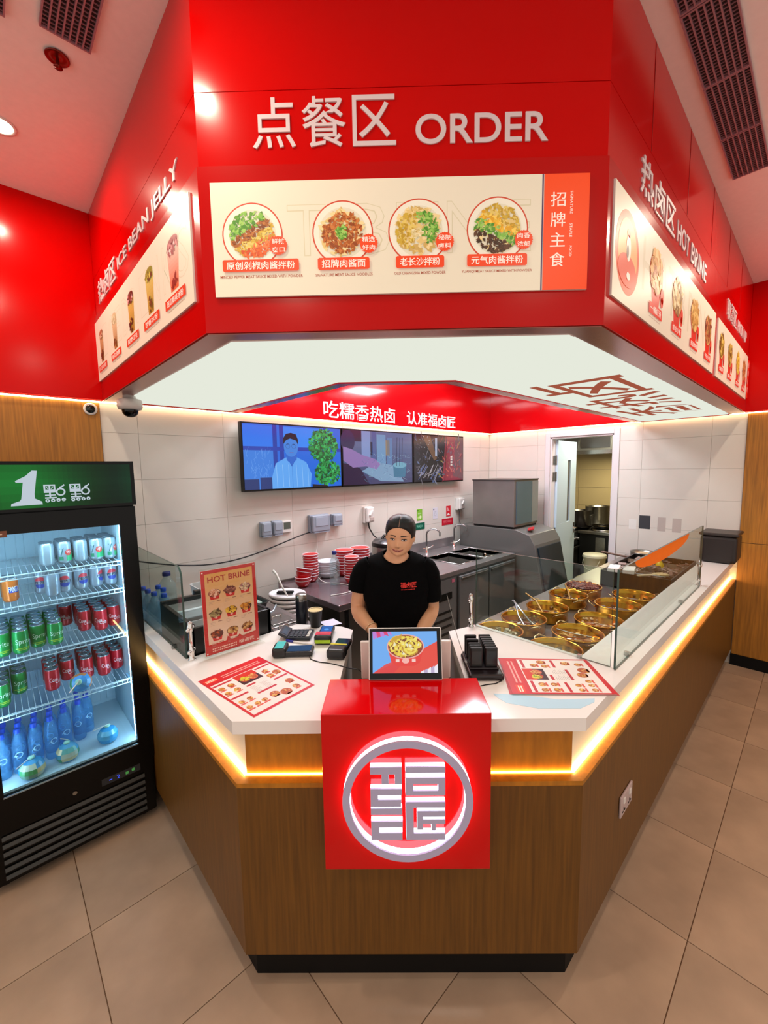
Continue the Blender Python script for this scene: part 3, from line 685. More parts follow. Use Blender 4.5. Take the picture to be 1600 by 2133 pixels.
MB().cyl((0, 0, -.006), (0, 0, -.034), .005).build('stem', SPM, sp)
MB().lathe([(.0, -.034), (.013, -.034), (.014, -.037), (.0, -.038)], 16).build('deflector', SPM, sp)
for i, (x, y) in enumerate(HALL_LAMPS[:4]):
    dl = thing('downlight', ['round recessed ceiling downlight at the left edge near the red wall', 'round recessed downlight above the front left corner of the bulkhead', 'round recessed downlight above the middle of the right wing', 'round recessed downlight above the far end of the right wing'][i], 'ceiling light', (x, y, ZC))
    MB().lathe([(.052, -.001), (.062, -.001), (.060, -.006), (.050, -.004), (.048, -.001)], 28, caps=False).build('trim_ring', PLW, dl)
    MB().lathe([(0, -.004), (.048, -.004), (.048, -.002), (0, -.002)], 24).build('lamp_lens', led('lamp_lens', 'ffe0b8', 12), dl)

# security camera and small sensor
cc = thing('security_camera', 'white dome security camera hanging under the left end of the bulkhead', 'camera', (0.085, 2.17, ZF))
MB().lathe([(.030, -.001), (.032, -.018), (.055, -.026), (.060, -.03), (.062, -.062), (.056, -.078), (.040, -.082), (.0, -.082)], 32).build('housing', M('camera_white', 'c8beb8', rough=.35), cc)
MB().lathe([(.040, -.082), (.038, -.098), (.028, -.112), (.014, -.119), (.0, -.121)], 28).build('dome', glass('smoked_dome', '202020', 1.0), cc)
MB().ball((0, 0, -.09), .022, n=14, m=8).cyl((-.01, -.012, -.10), (-.016, -.02, -.112), .008).build('lens', BLACK, cc)
se = thing('wall_sensor', 'small round white sensor with dark lens on the oak wall beside the bulkhead', 'sensor', (-0.023, YT-0.022, 2.178), rot=(PI/2, 0, 0))
se.location = (-0.045, YT-0.022, 2.178)
MB().lathe([(.0, 0), (.034, 0), (.035, .006), (.032, .010), (.026, .011)], 28).build('sensor_ring', PLW, se)
MB().lathe([(.026, .009), (.020, .016), (.0, .018)], 24).build('sensor_lens', M('sensor_dark', '101612', rough=.1), se)

# ------------------------------------------------------------------ three screens on the wall
YV = YT-0.10
def tv(x0, x1, z0, z1, label):
    t = thing('wall_screen', label, 'television', ((x0+x1)/2, YV, z0))
    MB().box(x0, YV, z0, x1, YV+.045, z1).build('bezel', BLACK, t, world=True, bevel=.002)
    MB().box((x0+x1)/2-.2, YV+.045, z0+.1, (x0+x1)/2+.2, YT-.008, z1-.15).build('wall_bracket', BLACKM, t, world=True)
    c = Canvas((x0+.010, YV-.0002, z0+.014), (1, 0, 0), (0, 0, 1)); c.w = x1-x0-.02; c.h = z1-z0-.026
    return t, c
t, c = tv(.835, 1.742, 1.648, 2.161, 'left wall screen showing a man in a blue shirt beside a green tree')
w, h = c.w, c.h; c.rect(0, 0, w, h, '1566d8', 1)
for a in (0.27, 0.335, 0.80): c.rect(w*a, h*.0, w*(a+.04), h, '1238a0', 1.6)
c.rect(0, h*.60, w, h*.66, '143aa8', 1.8); c.rect(w*.34, h*.66, w*.8, h*.98, '2a84f0', 1.4); c.rect(0, h*.66, w*.27, h*.98, '1c72e8', 1.4); c.rect(0, 0, w*.27, h*.60, '2e78d8', 1.3)
rd = random.Random(3)
for _ in range(50): x, y = rd.uniform(.02, .25)*w, rd.uniform(.15, .55)*h; c.line(x, y, x+rd.uniform(-.03, .03), y+rd.uniform(.02, .06), .0015, '6aa4ee', 2)
c.rect(0, 0, w*.13, h*.16, '0a2a6a', 2.2); c.rect(w*.14, 0, w*.28, h*.18, '0a2c70', 2.2)
# man
c.poly([(w*.25, 0), (w*.64, 0), (w*.655, h*.22), (w*.60, h*.42), (w*.50, h*.50), (w*.40, h*.50), (w*.29, h*.40), (w*.25, h*.18)], '5aa2ee', 3)
for a in (.30, .36, .42, .50, .56, .62): c.line(w*a, h*.02, w*(a-.005), h*.38, .004, '8ac0f6', 3.2)
c.poly([(w*.40, h*.50), (w*.45, h*.34), (w*.50, h*.50)], '2a5ab8', 3.4); c.poly([(w*.395, h*.52), (w*.40, h*.45), (w*.45, h*.38), (w*.50, h*.46), (w*.505, h*.52), (w*.495, h*.60), (w*.40, h*.60)], '2464c8', 3.6)
c.disc(w*.447, h*.66, w*.072, '3a80d8', 3.8, ry=h*.155); c.poly([(w*.370, h*.70), (w*.372, h*.80), (w*.40, h*.87), (w*.45, h*.89), (w*.50, h*.87), (w*.522, h*.78), (w*.52, h*.70), (w*.50, h*.77), (w*.44, h*.80), (w*.40, h*.77)], '060c22', 4)
for a in (.415, .475): c.ring(w*a, h*.675, w*.022, .0015, '0a1a48', 4.2, n=20)
c.line(w*.43, h*.57, w*.47, h*.572, .004, '8a3a5a', 4.2); c.line(w*.40, h*.705, w*.43, h*.71, .003, '081030', 4.2); c.line(w*.462, h*.71, w*.49, h*.705, .003, '081030', 4.2)
c.line(w*.455, 0, w*.45, h*.4, .003, '3a7ad0', 3.5)
# tree
c.line(w*.80, 0, w*.80, h*.6, .018, '3c4a30', 3); GR = ['0e5c30', '14783a', '1a9048', '0a4828', '22a050', '3ab862']
c.fuzz(w*.80, h*.70, w*.16, GR, 520, L=5, size=.018, ry=h*.27, rnd=rd); c.fuzz(w*.84, h*.24, w*.15, GR, 420, L=5, size=.017, ry=h*.20, inside=lambda a, b: a < .95, rnd=rd)
c.poly([(w*.66, 0), (w*.66, h*.05), (w*.82, h*.02), (w*.84, 0)], '1a1c24', 9)
c.build('screen_image', SCREEN, t, world=True)
t, c = tv(1.75, 2.66, 1.648, 2.160, 'middle wall screen showing a hand stirring over a steaming kitchen')
w, h = c.w, c.h; c.vgrad(0, 0, w, h, '3a3a62', '5a6a94', L=1)
for a, b, z, q, cl in ((.24, .36, .35, 1, '7a8ec0'), (.38, .44, .3, 1, '4a5a90'), (.45, .58, .2, .95, '6a90b8'), (.60, .68, .3, .9, '5a7aa8'), (.58, .64, .55, .85, '8a7a68'), (.36, .39, .55, .8, '1c2240')): c.rect(w*a, h*z, w*b, h*q, cl, 1.5)
c.poly([(0, 0), (w*.34, 0), (w*.22, h*.3), (w*.10, h*.38), (0, h*.4)], '24183c', 3); c.rect(0, h*.8, w*.24, h, '241c3c', 2); c.disc(w*.06, h*.8, w*.09, '1c2450', 3, ry=h*.2)
c.poly([(0, h*.45), (w*.12, h*.32), (w*.3, h*.34), (w*.44, h*.28), (w*.50, h*.38), (w*.42, h*.48), (w*.25, h*.55), (w*.10, h*.66), (0, h*.70)], '8a70aa', 4)
c.poly([(w*.24, h*.25), (w*.50, h*.05), (w*.86, h*.02), (w*.72, h*.35), (w*.44, h*.42)], '7898b8', 3.5)
for _ in range(120): x, y = rd.uniform(.25, .95)*w, rd.uniform(.05, .6)*h; c.line(x, y, x+rd.uniform(-.05, .05), y+rd.uniform(-.03, .03), .0022, rd.choice(['8ab0c8', '5a88a8', '9ac0d0', '3a5a88']), 4.5)
c.poly([(w*.70, h*.12), (w*.88, h*.12), (w*.90, h*.36), (w*.69, h*.36)], '3a7090', 5); c.disc(w*.795, h*.36, w*.105, '6aa0b8', 5.2, ry=h*.06)
for a in (.745, .79, .83): c.line(w*a, h*.34, w*(a+.01), h*.92, .005, '1a1c38', 5.4)
c.build('screen_image', SCREEN, t, world=True)
t, c = tv(2.67, 3.53, 1.648, 2.160, 'right wall screen showing a crowded red-lit restaurant interior')
w, h = c.w, c.h; c.rect(0, 0, w, h, '1c1a24', 1); c.poly([(w*.55, 0), (w, 0), (w, h), (w*.62, h)], '8a3040', 1.5); c.poly([(w*.78, h*.1), (w, 0), (w, h), (w*.82, h)], '6a4048', 1.8)
for _ in range(150):
    x, y = rd.uniform(.02, .96)*w, rd.uniform(.04, .95)*h; cl = rd.choice(['b04858', '7a2838', '5a5a6a', '9a6a70', 'c05a50', '8a7a48']) if x > w*.5 else rd.choice(['2c2834', '4a4450', '5a6a94', '383040', '7a7480'])
    c.line(x, y, x+rd.uniform(-.06, .06), y+rd.uniform(-.08, .08), rd.uniform(.003, .014), cl, 2+rd.random())
for _ in range(14): c.disc(w*rd.uniform(.02, .3), h*rd.uniform(.7, .97), .004, 'd0d8e8', 4, n=8)
c.poly([(w*.14, h), (w*.30, h), (w*.44, h*.5), (w*.38, h*.45)], '6a4c3c', 3.5)
for _ in range(24): x = w*rd.uniform(.05, .45); c.line(x, h*rd.uniform(.02, .2), x+w*rd.uniform(.05, .14), h*rd.uniform(.15, .4), .005, rd.choice(['8a8aa8', 'a8a0a8', '5a6aa0']), 4)
c.rect(w*.40, h*.55, w*.44, h*.95, 'a0a8c0', 4); c.line(w*.60, 0, w*.64, h, .008, '3a1018', 4.2)
for y in (.52, .46, .40, .34): c.rect(w*.72, h*y, w*.76, h*(y+.04), 'd8c8c0', 4.5)
c.build('screen_image', SCREEN, t, world=True)

# ------------------------------------------------------------------ sockets, isolators and notices on the walls
YS = YT-0.0065
def wallbox(x0, x1, z0, z1, d, mat, name, label, cat, extra=None, right=False):
    cx, cz = (x0+x1)/2, (z0+z1)/2
    t = thing(name, label, cat, (cx, YS, cz) if not right else (XD-.0065, cx, cz), rz=0 if not right else PI/2)
    w, h = x1-x0, z1-z0
    MB().cbox(0, -d*.25, 0, w, d*.5, h).build('back_box', mat, t, bevel=.006)
    MB().cbox(0, -d*.76, h*.02, w*.92, d*.48, h*.92).build('cover', mat, t, bevel=.012, seg=3)
    if extra: extra(t, w, h, d)
    return t
def ribs(t, w, h, d): MB().cbox(0, -d*1.0-.001, h*.12, w*.62, .004, h*.5).build('cover_rim', M('grey_rim', '9aa6b6', rough=.4), t, bevel=.002); MB().cbox(0, -d*.9, -h*.46, w*.8, .012, .008).build('latch', PLG, t)
wallbox(.985, 1.075, 1.285, 1.405, .05, PLG, 'socket_box', 'grey weatherproof socket box, leftmost below the screens', 'socket', ribs)
wallbox(1.085, 1.175, 1.287, 1.405, .05, PLG, 'socket_box', 'grey weatherproof socket box beside the small thermostat display', 'socket', ribs)
th = thing('thermostat', 'small white thermostat with grey display between the grey socket boxes', 'thermostat', (1.225, YS, 1.345))
MB().cbox(0, -.008, 0, .085, .016, .095).build('body', PLW, th, bevel=.004); MB().cbox(0, -.0165, .008, .062, .001, .055).build('display', M('lcd', '586058', rough=.2), th)
wallbox(1.43, 1.63, 1.265, 1.42, .07, PLG, 'socket_box', 'large grey double socket box with black cable plugged in', 'socket', ribs)
wallbox(1.665, 1.775, 1.305, 1.41, .055, PLG, 'socket_box', 'small grey socket box right of the large double one', 'socket', ribs)
def iso(t, w, h, d): 
    MB(TR(0, -d-.006, h*.12, ry=0.7)).cbox(0, 0, 0, .016, .016, .06).build('rotary_switch', PLW, t, bevel=.003); MB().cbox(.01, -d-.002, -h*.25, w*.5, .004, .03).build('shutter', M('warm_grey', 'b8aaa4'), t)
wallbox(2.045, 2.145, 1.29, 1.445, .07, PLW, 'isolator_switch', 'white isolator switch box on the wall above the rice cooker', 'switch', iso)
wallbox(3.50, 3.61, 1.30, 1.445, .07, PLW, 'isolator_switch', 'white isolator switch box on the wall beside the ice machine', 'switch', iso)
def note(x0, x1, z0, z1, label, draw, cat='notice', right=False):
    O = (x0, YS-.001, z0) if not right else (XD-.0075, x0, z0)
    c = Canvas(O, (1, 0, 0) if not right else (0, -1, 0), (0, 0, 1)); w, h = x1-x0, z1-z0
    extr(c, [[(0, 0), (w, 0), (w, h), (0, h)]], 0, .0008); c.c = [lin('e8e8e4')]*len(c.f); c.L = 3; draw(c, w, h)
    return c.build('wall_notice', PRINT, label=label, cat=cat)
def g1(c, w, h): c.rect(0, 0, w, h, '7cb83c'); c.rect(w*.1, h*.82, w*.3, h*.92, '2c4a1c', 4); c.disc(w*.3, h*.25, w*.18, 'b8dc84', 4); c.disc(w*.65, h*.3, w*.2, 'd8ecb8', 4); c.rect(w*.2, h*.58, w*.8, h*.61, 'd8ecc0', 4); c.rect(w*.2, h*.65, w*.7, h*.68, 'd8ecc0', 4)
def g2(c, w, h): c.rect(0, 0, w, h, 'd0d4e0'); c.rect(w*.1, h*.8, w*.3, h*.92, '303040', 4); c.ring(w*.5, h*.4, w*.2, w*.03, '8890a0', 4, n=20); c.rect(w*.3, h*.62, w*.7, h*.64, '70788a', 4)
def g3(c, w, h): c.rect(0, 0, w, h, 'd02030'); c.poly([(w*.1, h*.1), (w*.5, h*.35), (w*.9, h*.1)], 'f0e0e0', 4); [c.rect(w*.2, h*(.5+.09*k_), w*(.75-.1*k_), h*(.54+.09*k_), 'f0e0e0', 4) for k_ in range(4)]
note(2.815, 2.905, 1.235, 1.36, 'light green notice on the tiles above the sinks', g1)
note(3.085, 3.17, 1.23, 1.355, 'white notice with small icon on the tiles between green and red ones', g2)
note(3.325, 3.41, 1.237, 1.36, 'red portrait notice on the tiles beside the white switch', g3)
note(2.69, 2.945, 1.135, 1.21, 'dark green strip sign reading VEG. WASH above the first tap', lambda c, w, h: (c.rect(0, 0, w, h, '0a5a44'), c.text('VEG. WASH', w*.15, h*.3, w*.85, h*.7, '8adcc0', 4)))
note(3.245, 3.455, 1.138, 1.215, 'red strip sign reading MEAT WASH above the second tap', lambda c, w, h: (c.rect(0, 0, w, h, 'c01830'), c.text('MEAT WASH', w*.15, h*.3, w*.85, h*.7, 'e8808a', 4)))
note(.875, .802, 1.145, 1.25, 'square white label left of the black switch near the door', lambda c, w, h: (c.rect(0, 0, -w if 0 else w, h, 'd8d8e0')), right=True) if 0 else None
R = lambda y0, y1, z0, z1, d, mat, n, l, cat, ex=None: wallbox(y0, y1, z0, z1, d, mat, n, l, cat, ex, right=True)
lb = R(.80, .872, 1.145, 1.248, .012, PLW, 'wall_plate', 'blank white wall plate right of the kitchen door', 'switch')
def paysw(t, w, h, d): MB().cbox(0, -d-.001, h*.4, w*.9, .003, h*.12).build('top_strip', M('brownish', '4a3c40'), t); MB().cbox(-w*.05, -d-.002, h*.30, w*.2, .002, h*.05).build('sticker', PLW, t); MB().cbox(w*.52, -d*.7, 0, .02, .03, .02).build('knob', BLACK, t)
def isoflip(t, w, h, d):
    MB().tube([(-w*.3, -d-.003, h*.15), (0, -d-.012, -h*.15), (w*.3, -d-.003, -h*.3)], .004, 6).tube([(-w*.3, -d-.003, h*.05), (w*.28, -d-.003, h*.25), (w*.3, -d-.003, -h*.3)], .004, 6).build('switch_lever', M('warm_grey', 'b8aaa4'), t)
t = R(.675, .782, 1.155, 1.30, .035, M('charcoal_plastic', '33363c', rough=.5), 'wall_switch', 'charcoal square switch box right of the kitchen door', 'switch', paysw)
t = R(.545, .622, 1.145, 1.292, .05, M('cream_plastic', 'b8aea8', rough=.5), 'isolator_switch', 'cream isolator switch beside the charcoal one', 'switch', isoflip)
t = R(.418, .50, 1.145, 1.29, .05, M('cream_plastic', 'b8aea8', rough=.5), 'isolator_switch', 'cream isolator switch nearest the black speaker box', 'switch', isoflip)

cb = MB().tube([(-0.03, YS-.02, 1.285)]+[( -0.03+(1.47+.03)*t, YS-.03, 1.287-.17*math.sin(PI*min(1, t*1.02))**1.2*(1-.35*t)-.01*t) for t in [i/24 for i in range(1, 25)]], .005, 8).build('power_cable', BLACK, label='black power cable sagging along the tiled wall below the screens', cat='cable')

# ------------------------------------------------------------------ drinks fridge
FX0, FX1, FY0, FY1 = -0.648, -0.004, 1.83, 2.47
fr = thing('drinks_fridge', 'tall black glass-door drinks fridge with green lit header beside the counter', 'fridge', ((FX0+FX1)/2, 2.15, 0))
FB = M('fridge_black', '030303', rough=0.25, spec=0.22)
FI = M('fridge_liner', 'c8e4f0', rough=0.4)
MB().box(FX0, FY0+.03, 0.03, FX1, FY1, 0.43).box(FX0, FY0+.03, 1.57, FX1, FY1, 1.854).box(FX0, FY0+.03, .43, FX0+.05, FY1, 1.57).box(FX1-.05, FY0+.03, .43, FX1, FY1, 1.57).box(FX0, FY1-.05, .43, FX1, FY1, 1.57).build('cabinet', FB, fr, world=True)
lx0, lx1 = FX0+.052, FX1-.052
m = MB().box(lx0, FY1-.075, .432, lx1, FY1-.052, 1.568)
m.build('back_liner', FI, fr, world=True)
for i in range(7):
    x = lx0+.04+i*.075; MB().box(x, FY1-.080, .46, x+.045, FY1-.0755, 1.54).build('liner_rib', FI, fr, world=True, bevel=.003)
MB().box(lx0, FY0+.03, .432, lx0+.006, FY1-.076, 1.568).box(lx1-.006, FY0+.03, .432, lx1, FY1-.076, 1.568).box(lx0, FY0+.03, .432, lx1, FY1-.076, .442).box(lx0, FY0+.03, 1.56, lx1, FY1-.076, 1.568).build('side_liner', FI, fr, world=True)
# shelves
def shelf(z):
    m = MB(); y0, y1 = 1.905, FY1-.09
    for x in np.arange(lx0+.02, lx1-.01, .0225): m.cyl((x, y0, z-.003), (x, y1, z-.003), .0013, n=6)
    for y in (y0, y0+.012, (y0+y1)/2, y1): m.cyl((lx0+.008, y, z-.006), (lx1-.008, y, z-.006), .0022, n=6)
    for x in np.arange(lx0+.02, lx1-.01, .0225): m.cyl((x, y0, z-.003), (x, y0, z-.022), .0013, n=6)
    m.cyl((lx0+.008, y0, z-.023), (lx1-.008, y0, z-.023), .0024, n=6)
    s = m.build('wire_shelf', M('shelf_wire_white', 'd4e8f4', rough=.35), fr, world=True)
    MB().box(lx0+.006, y0-.004, z-.03, lx0+.014, y0+.09, z-.01).box(lx1-.014, y0-.004, z-.03, lx1-.006, y0+.09, z-.01).build('shelf_clip', M('clip_blue', '8cc0e0', rough=.3), s, world=True)
SH = [1.372, 1.233, 1.004, 0.758]
for z in SH: shelf(z)
LEDB = led('fridge_led', 'cceaff', 48.0)
MB().box(lx1-.016, FY0+.034, .46, lx1-.007, FY0+.042, 1.55).box(lx0+.007, FY0+.034, .46, lx0+.016, FY0+.042, 1.55).build('led_tube', LEDB, fr, world=True)
MB().box(lx0+.02, FY0+.05, 1.552, lx1-.02, FY0+.07, 1.559).build('led_tube', LEDB, fr, world=True)
# door
MB().box(FX0, FY0, .335, FX0+.072, FY0+.028, 1.64).box(FX1-.068, FY0, .335, FX1, FY0+.028, 1.64).box(FX0+.072, FY0, 1.555, FX1-.068, FY0+.028, 1.64).box(FX0+.072, FY0, .335, FX1-.068, FY0+.028, .432).build('door_frame', FB, fr, world=True)
d = MB().box(FX0+.072, FY0+.010, .432, FX1-.068, FY0+.016, 1.555).build('door_glass', glass('fridge_glass', 'e6f2f6', 0.7), fr, world=True)
MB().box(FX0+.07, FY0-.001, .430, FX1-.066, FY0+.004, .436).build('door_trim', M('trim_aluminium', '9ab0bc', rough=.3, metal=.8), fr, world=True)
c = Canvas((-0.55, FY0-.0005, 0), (1, 0, 0), (0, 0, 1)); c.rect(0.0, 1.545, .075, 1.572, '6a4030', 1); c.rect(.01, 1.556, .06, 1.560, 'c8b0a0', 2); c.build('door_sticker', PRINTM, fr, world=True)
# header
MB().box(FX0-.002, FY0-.022, 1.648, FX1+.002, FY0+.03, 1.856).build('header_box', FB, fr, world=True)
c = Canvas((0, FY0-.0222, 0), (1, 0, 0), (0, 0, 1))
cols = ['0a3a1c', '0c5a24', '0f7a2c', '0f7c2e', '0d6626', '0a4a20', '083418', '06281a', '0a3a24']
n = 36; x0, x1 = FX0+.012, FX1-.014
for i in range(n):
    t = i/n*(len(cols)-1); k = int(t); f = t-k; a, b = lin(cols[k]), lin(cols[min(k+1, len(cols)-1)])
    for j in range(6):
        g = 1-.12*abs(j-3); c.rect(x0+(x1-x0)*i/n, 1.66+.182*j/6, x0+(x1-x0)*(i+1)/n, 1.66+.182*(j+1)/6, tuple((a[q]*(1-f)+b[q]*f)*g*1.15 for q in range(3)), 1)
WH = 'd4e2ee'
c.poly([(-.454, 1.672), (-.352, 1.674), (-.354, 1.686), (-.376, 1.700), (-.376, 1.72), (-.361, 1.817), (-.378, 1.818), (-.400, 1.795), (-.434, 1.775), (-.432, 1.768), (-.410, 1.768), (-.420, 1.70), (-.425, 1.692), (-.452, 1.682)], WH, 3)
for q, u in enumerate((-.345, -.256)):
    c.rect(u, 1.722, u+.040, 1.757, WH, 3); c.rect(u+.006, 1.736, u+.017, 1.751, '0d6626', 4); c.rect(u+.023, 1.736, u+.034, 1.751, '0d6626', 4)
    c.line(u+.008, 1.748, u+.015, 1.738, .003, WH, 5); c.line(u+.032, 1.748, u+.025, 1.738, .003, WH, 5)
    c.rect(u+.017, 1.70, u+.023, 1.725, WH, 3); c.rect(u+.003, 1.709, u+.040, 1.714, WH, 3); c.rect(u+.002, 1.697, u+.042, 1.703, WH, 3)
    c.ring(u+.057, 1.724, .017, .006, WH, 3, n=28); c.poly([(u+.052, 1.738), (u+.060, 1.741), (u+.073, 1.752), (u+.070, 1.758), (u+.066, 1.752), (u+.054, 1.746)], WH, 4)
    for j in range(4): c.disc(u+.010+j*.0185, 1.688+.0008*j, .0075, WH, 3, n=16); c.disc(u+.010+j*.0185, 1.688, .0025, '0d6626', 4, n=10)
c.build('header_sign', ink('fridge_header_lit', rough=.15, emit=.75, base=False, spec=.1), fr, world=True)
c = Canvas((0, FY0-.0005, 0), (1, 0, 0), (0, 0, 1))
# lower part : control strip, lock, grille slats
MB().box(FX0+.01, FY0+.004, .045, FX1-.01, FY0+.029, .333).build('lower_panel', FB, fr, world=True)
GR_ = M('grille_slat', '24241f', rough=.4)
for i in range(6):
    z = .075+i*.036; MB(TR(0, FY0-.002, z, rx=-.5)).box(FX0+.05, -.006, -.009, FX1-.05, .006, .009).build('grille_slat', GR_, fr, world=True, bevel=.002)
MB().cyl((-.34, FY0-.004, .322), (-.34, FY0+.01, .322), .009).build('door_lock', STEEL, fr, world=True)
c = Canvas((0, FY0+.0035, 0), (1, 0, 0), (0, 0, 1)); c.rect(-.235, .290, -.070, .325, '0a0a0c', 1); c.text('2', -.172, .298, -.160, .316, '3a5aff', 2); c.rect(-.205, .305, -.192, .309, '3a5aff', 2); c.rect(-.135, .298, -.122, .312, '3a7a38', 2); c.rect(-.108, .302, -.095, .316, '3a7a38', 2)
c.build('temperature_display', ink('display_lit', emit=1.0, base=False), fr, world=True)
for x in (FX0+.05, FX1-.05):
    for y in (FY0+.08, FY1-.06): MB().cyl((x, y, 0), (x, y, .032), .02).build('foot', BLACK, fr, world=True)

# ------------------------------------------------------------------ cans
CAN_T = M('can_aluminium', 'b8c4cc', rough=0.25, metal=0.9)
def can(kind, loc, rz, label, group):
    t = thing('drink_can', label, 'can', loc, rz, group)
    base = {'lime': 'a8b8c0', 'blue': '9caab8', 'red': 'b80c1e', 'green': '0c8438', 'orange': 'e0701a'}[kind]
    mt = M('can_'+kind, base, rough=.3, metal=.45 if kind in ('lime', 'blue') else .25)
    r, h = .0292, .106
    b = MB().lathe([(.021, 0), (.0245, .003), (r, .012), (r, h-.014), (.0255, h-.004)], 20, caps=False).build('can_body', mt, t)
    MB().lathe([(.0255, h-.004), (.0262, h), (.0245, h), (.0235, h-.004), (0, h-.004)], 20, caps=False).add([(-.004, -.010, h-.003), (.004, -.010, h-.003), (.004, .008, h-.002), (-.004, .008, h-.002)], [(0, 1, 2, 3)]).build('can_lid', CAN_T, t)
    return t
def wrap(t, draw):
    """print wrapped round the can: canvas coordinates are (arc length, height) facing -Y"""
    c = Canvas((0, 0, 0), (1, 0, 0), (0, 0, 1), eps=1.0); draw(c)
    r0 = .0293
    c.v = [Vector((math.sin(v.x/r0)*(r0+.0002*(-v.y)), -math.cos(v.x/r0)*(r0+.0002*(-v.y)), v.z)) for v in c.v]
    return c.build('can_print', ink('can_ink', rough=.35), t)
def strips(c, u0, v0, u1, v1, col, L, n=8):
    for i in range(n): c.rect(u0+(u1-u0)*i/n, v0, u0+(u1-u0)*(i+1)/n, v1, col, L)
def shape(c, u0, u1, lo, hi, col, L, n=10):
    for i in range(n):
        a, b = u0+(u1-u0)*i/n, u0+(u1-u0)*(i+1)/n; c.poly([(a, lo(i/n)), (b, lo((i+1)/n)), (b, hi((i+1)/n)), (a, hi(i/n))], col, L)
arcf = lambda b, h: (lambda t: b+h*math.sqrt(max(0, 1-(2*t-1)**2)))
def d_lime(c):
    strips(c, .0, .012, .045, .052, '0a9a5a', 1, 12); strips(c, -.030, .016, -.012, .034, '0a7a50', 1, 5); c.text('7', -.026, .035, -.008, .075, '2c5a58', 2); shape(c, -.005, .025, arcf(.052, -.015), arcf(.052, .015), 'c83428', 3); c.text('up', .001, .046, .019, .060, 'f0ece8', 4)
def d_blue(c):
    shape(c, -.022, .022, lambda t: .062, arcf(.062, .019), 'c82838', 1); shape(c, -.022, .022, arcf(.046, -.019), lambda t: .046, '1c3a9c', 1); c.text('PEPSI', -.024, .047, .024, .061, '101830', 2, off=.02)
def d_red(c): c.text('Coca', -.024, .045, .010, .066, 'f0d8d8', 1); c.text('Cola', -.002, .034, .030, .054, 'f0d8d8', 1); c.rect(-.015, .024, .018, .026, 'e8b0b0', 1)
def d_green(c): c.text('Sprite', -.028, .040, .030, .068, 'd8f0dc', 1); strips(c, -.03, .024, .03, .028, '9ac028', 1, 6); strips(c, -.02, .018, .02, .020, 'c8d828', 1, 4)
def d_orange(c): strips(c, -.012, .042, .028, .066, '2444b0', 1, 6); c.text('FANTA', -.014, .046, .028, .070, 'f4f0e4', 2, off=.02)
DR = {'lime': d_lime, 'blue': d_blue, 'red': d_red, 'green': d_green, 'orange': d_orange}
DESC = {'lime': 'silver and green lemon-lime soda can', 'blue': 'silver cola can with red and blue globe mark', 'red': 'red cola can', 'green': 'green lemon soda can', 'orange': 'orange soda can'}
ORD = ['front', 'second', 'third', 'fourth', 'fifth']
PROTO = {}
def put_can(kind, x, y, z, label, group, rz=None, printed=True):
    rz = random.uniform(-.6, .6) if rz is None else rz
    key = (kind, printed)
    if key not in PROTO:
        t = can(kind, (x, y, z), rz, label, group)
        if printed: wrap(t, DR[kind])
        PROTO[key] = t; return t
    t = copy_tree(PROTO[key], loc=(x, y, z), rz=rz, label=label); t['group'] = group
    return t
def block(kind, cols, nrow, z, shelf, group, pitch=.0605, rot=None, mirror=()):
    for i, (x, y) in enumerate(cols):
        for r in range(nrow if isinstance(nrow, int) else nrow[i]):
            c_ = ['first', 'second', 'third', 'fourth', 'fifth', 'sixth'][i]
            put_can(kind, x+.002*(r % 2), y+pitch*r, z, '%s, %s row, %s column, %s fridge shelf' % (DESC[kind], ORD[r], c_, shelf), group, rz=rot[i] if (rot and r == 0) else None, printed=(r < 2))
block('lime', [(-.342, 2.03), (-.275, 2.04), (-.210, 2.035), (-.146, 2.025), (-.0895, 2.02)], (2, 3, 3, 4, 4), SH[0], 'top', 'lemon-lime cans on the top fridge shelf', rot=[2.6, .2, 2.8, -.1, .5])
block('blue', [(-.366, 2.085), (-.283, 2.035), (-.219, 2.035), (-.157, 2.04), (-.0945, 2.035)], (1, 2, 2, 1, 1), SH[1], 'second', 'silver cola cans on the second fridge shelf', rot=[-.3, -.1, .3, .9, .15])
put_can('blue', -.335, 1.985, SH[1], 'silver cola can turned backwards at the very front of the second fridge shelf', 'silver cola cans on the second fridge shelf', rz=2.9)
put_can('orange', -.482, 2.02, SH[1], 'orange soda can in front on the second fridge shelf', 'orange cans on the second fridge shelf', rz=.25)
put_can('orange', -.485, 2.09, SH[1], 'orange soda can behind the other on the second fridge shelf', 'orange cans on the second fridge shelf')
block('red', [(-.214, 2.085), (-.152, 2.035), (-.0905, 2.065)], (4, 5, 4), SH[2], 'third', 'red cola cans on the third fridge shelf', rot=[-.2, -.3, -.1])
for r in range(2): put_can('red', -.275, 2.25+.06*r, SH[2], 'red cola can at the back left of the third shelf, %s row' % ORD[r], 'red cola cans on the third fridge shelf')
block('green', [(-.528, 1.975), (-.467, 1.962), (-.405, 1.995), (-.343, 1.975)], (5, 5, 5, 5), SH[2], 'third', 'green soda cans on the third fridge shelf', rot=[-.2, .3, .2, .25])
block('red', [(-.366, 2.045), (-.300, 2.12), (-.224, 2.075), (-.154, 2.045), (-.0905, 2.085)], (4, 3, 4, 4, 4), SH[3], 'fourth', 'red cola cans on the fourth fridge shelf')
block('green', [(-.548, 2.02), (-.485, 2.12)], (4, 3), SH[3], 'fourth', 'green soda cans on the fourth fridge shelf', rot=[.2, .3])

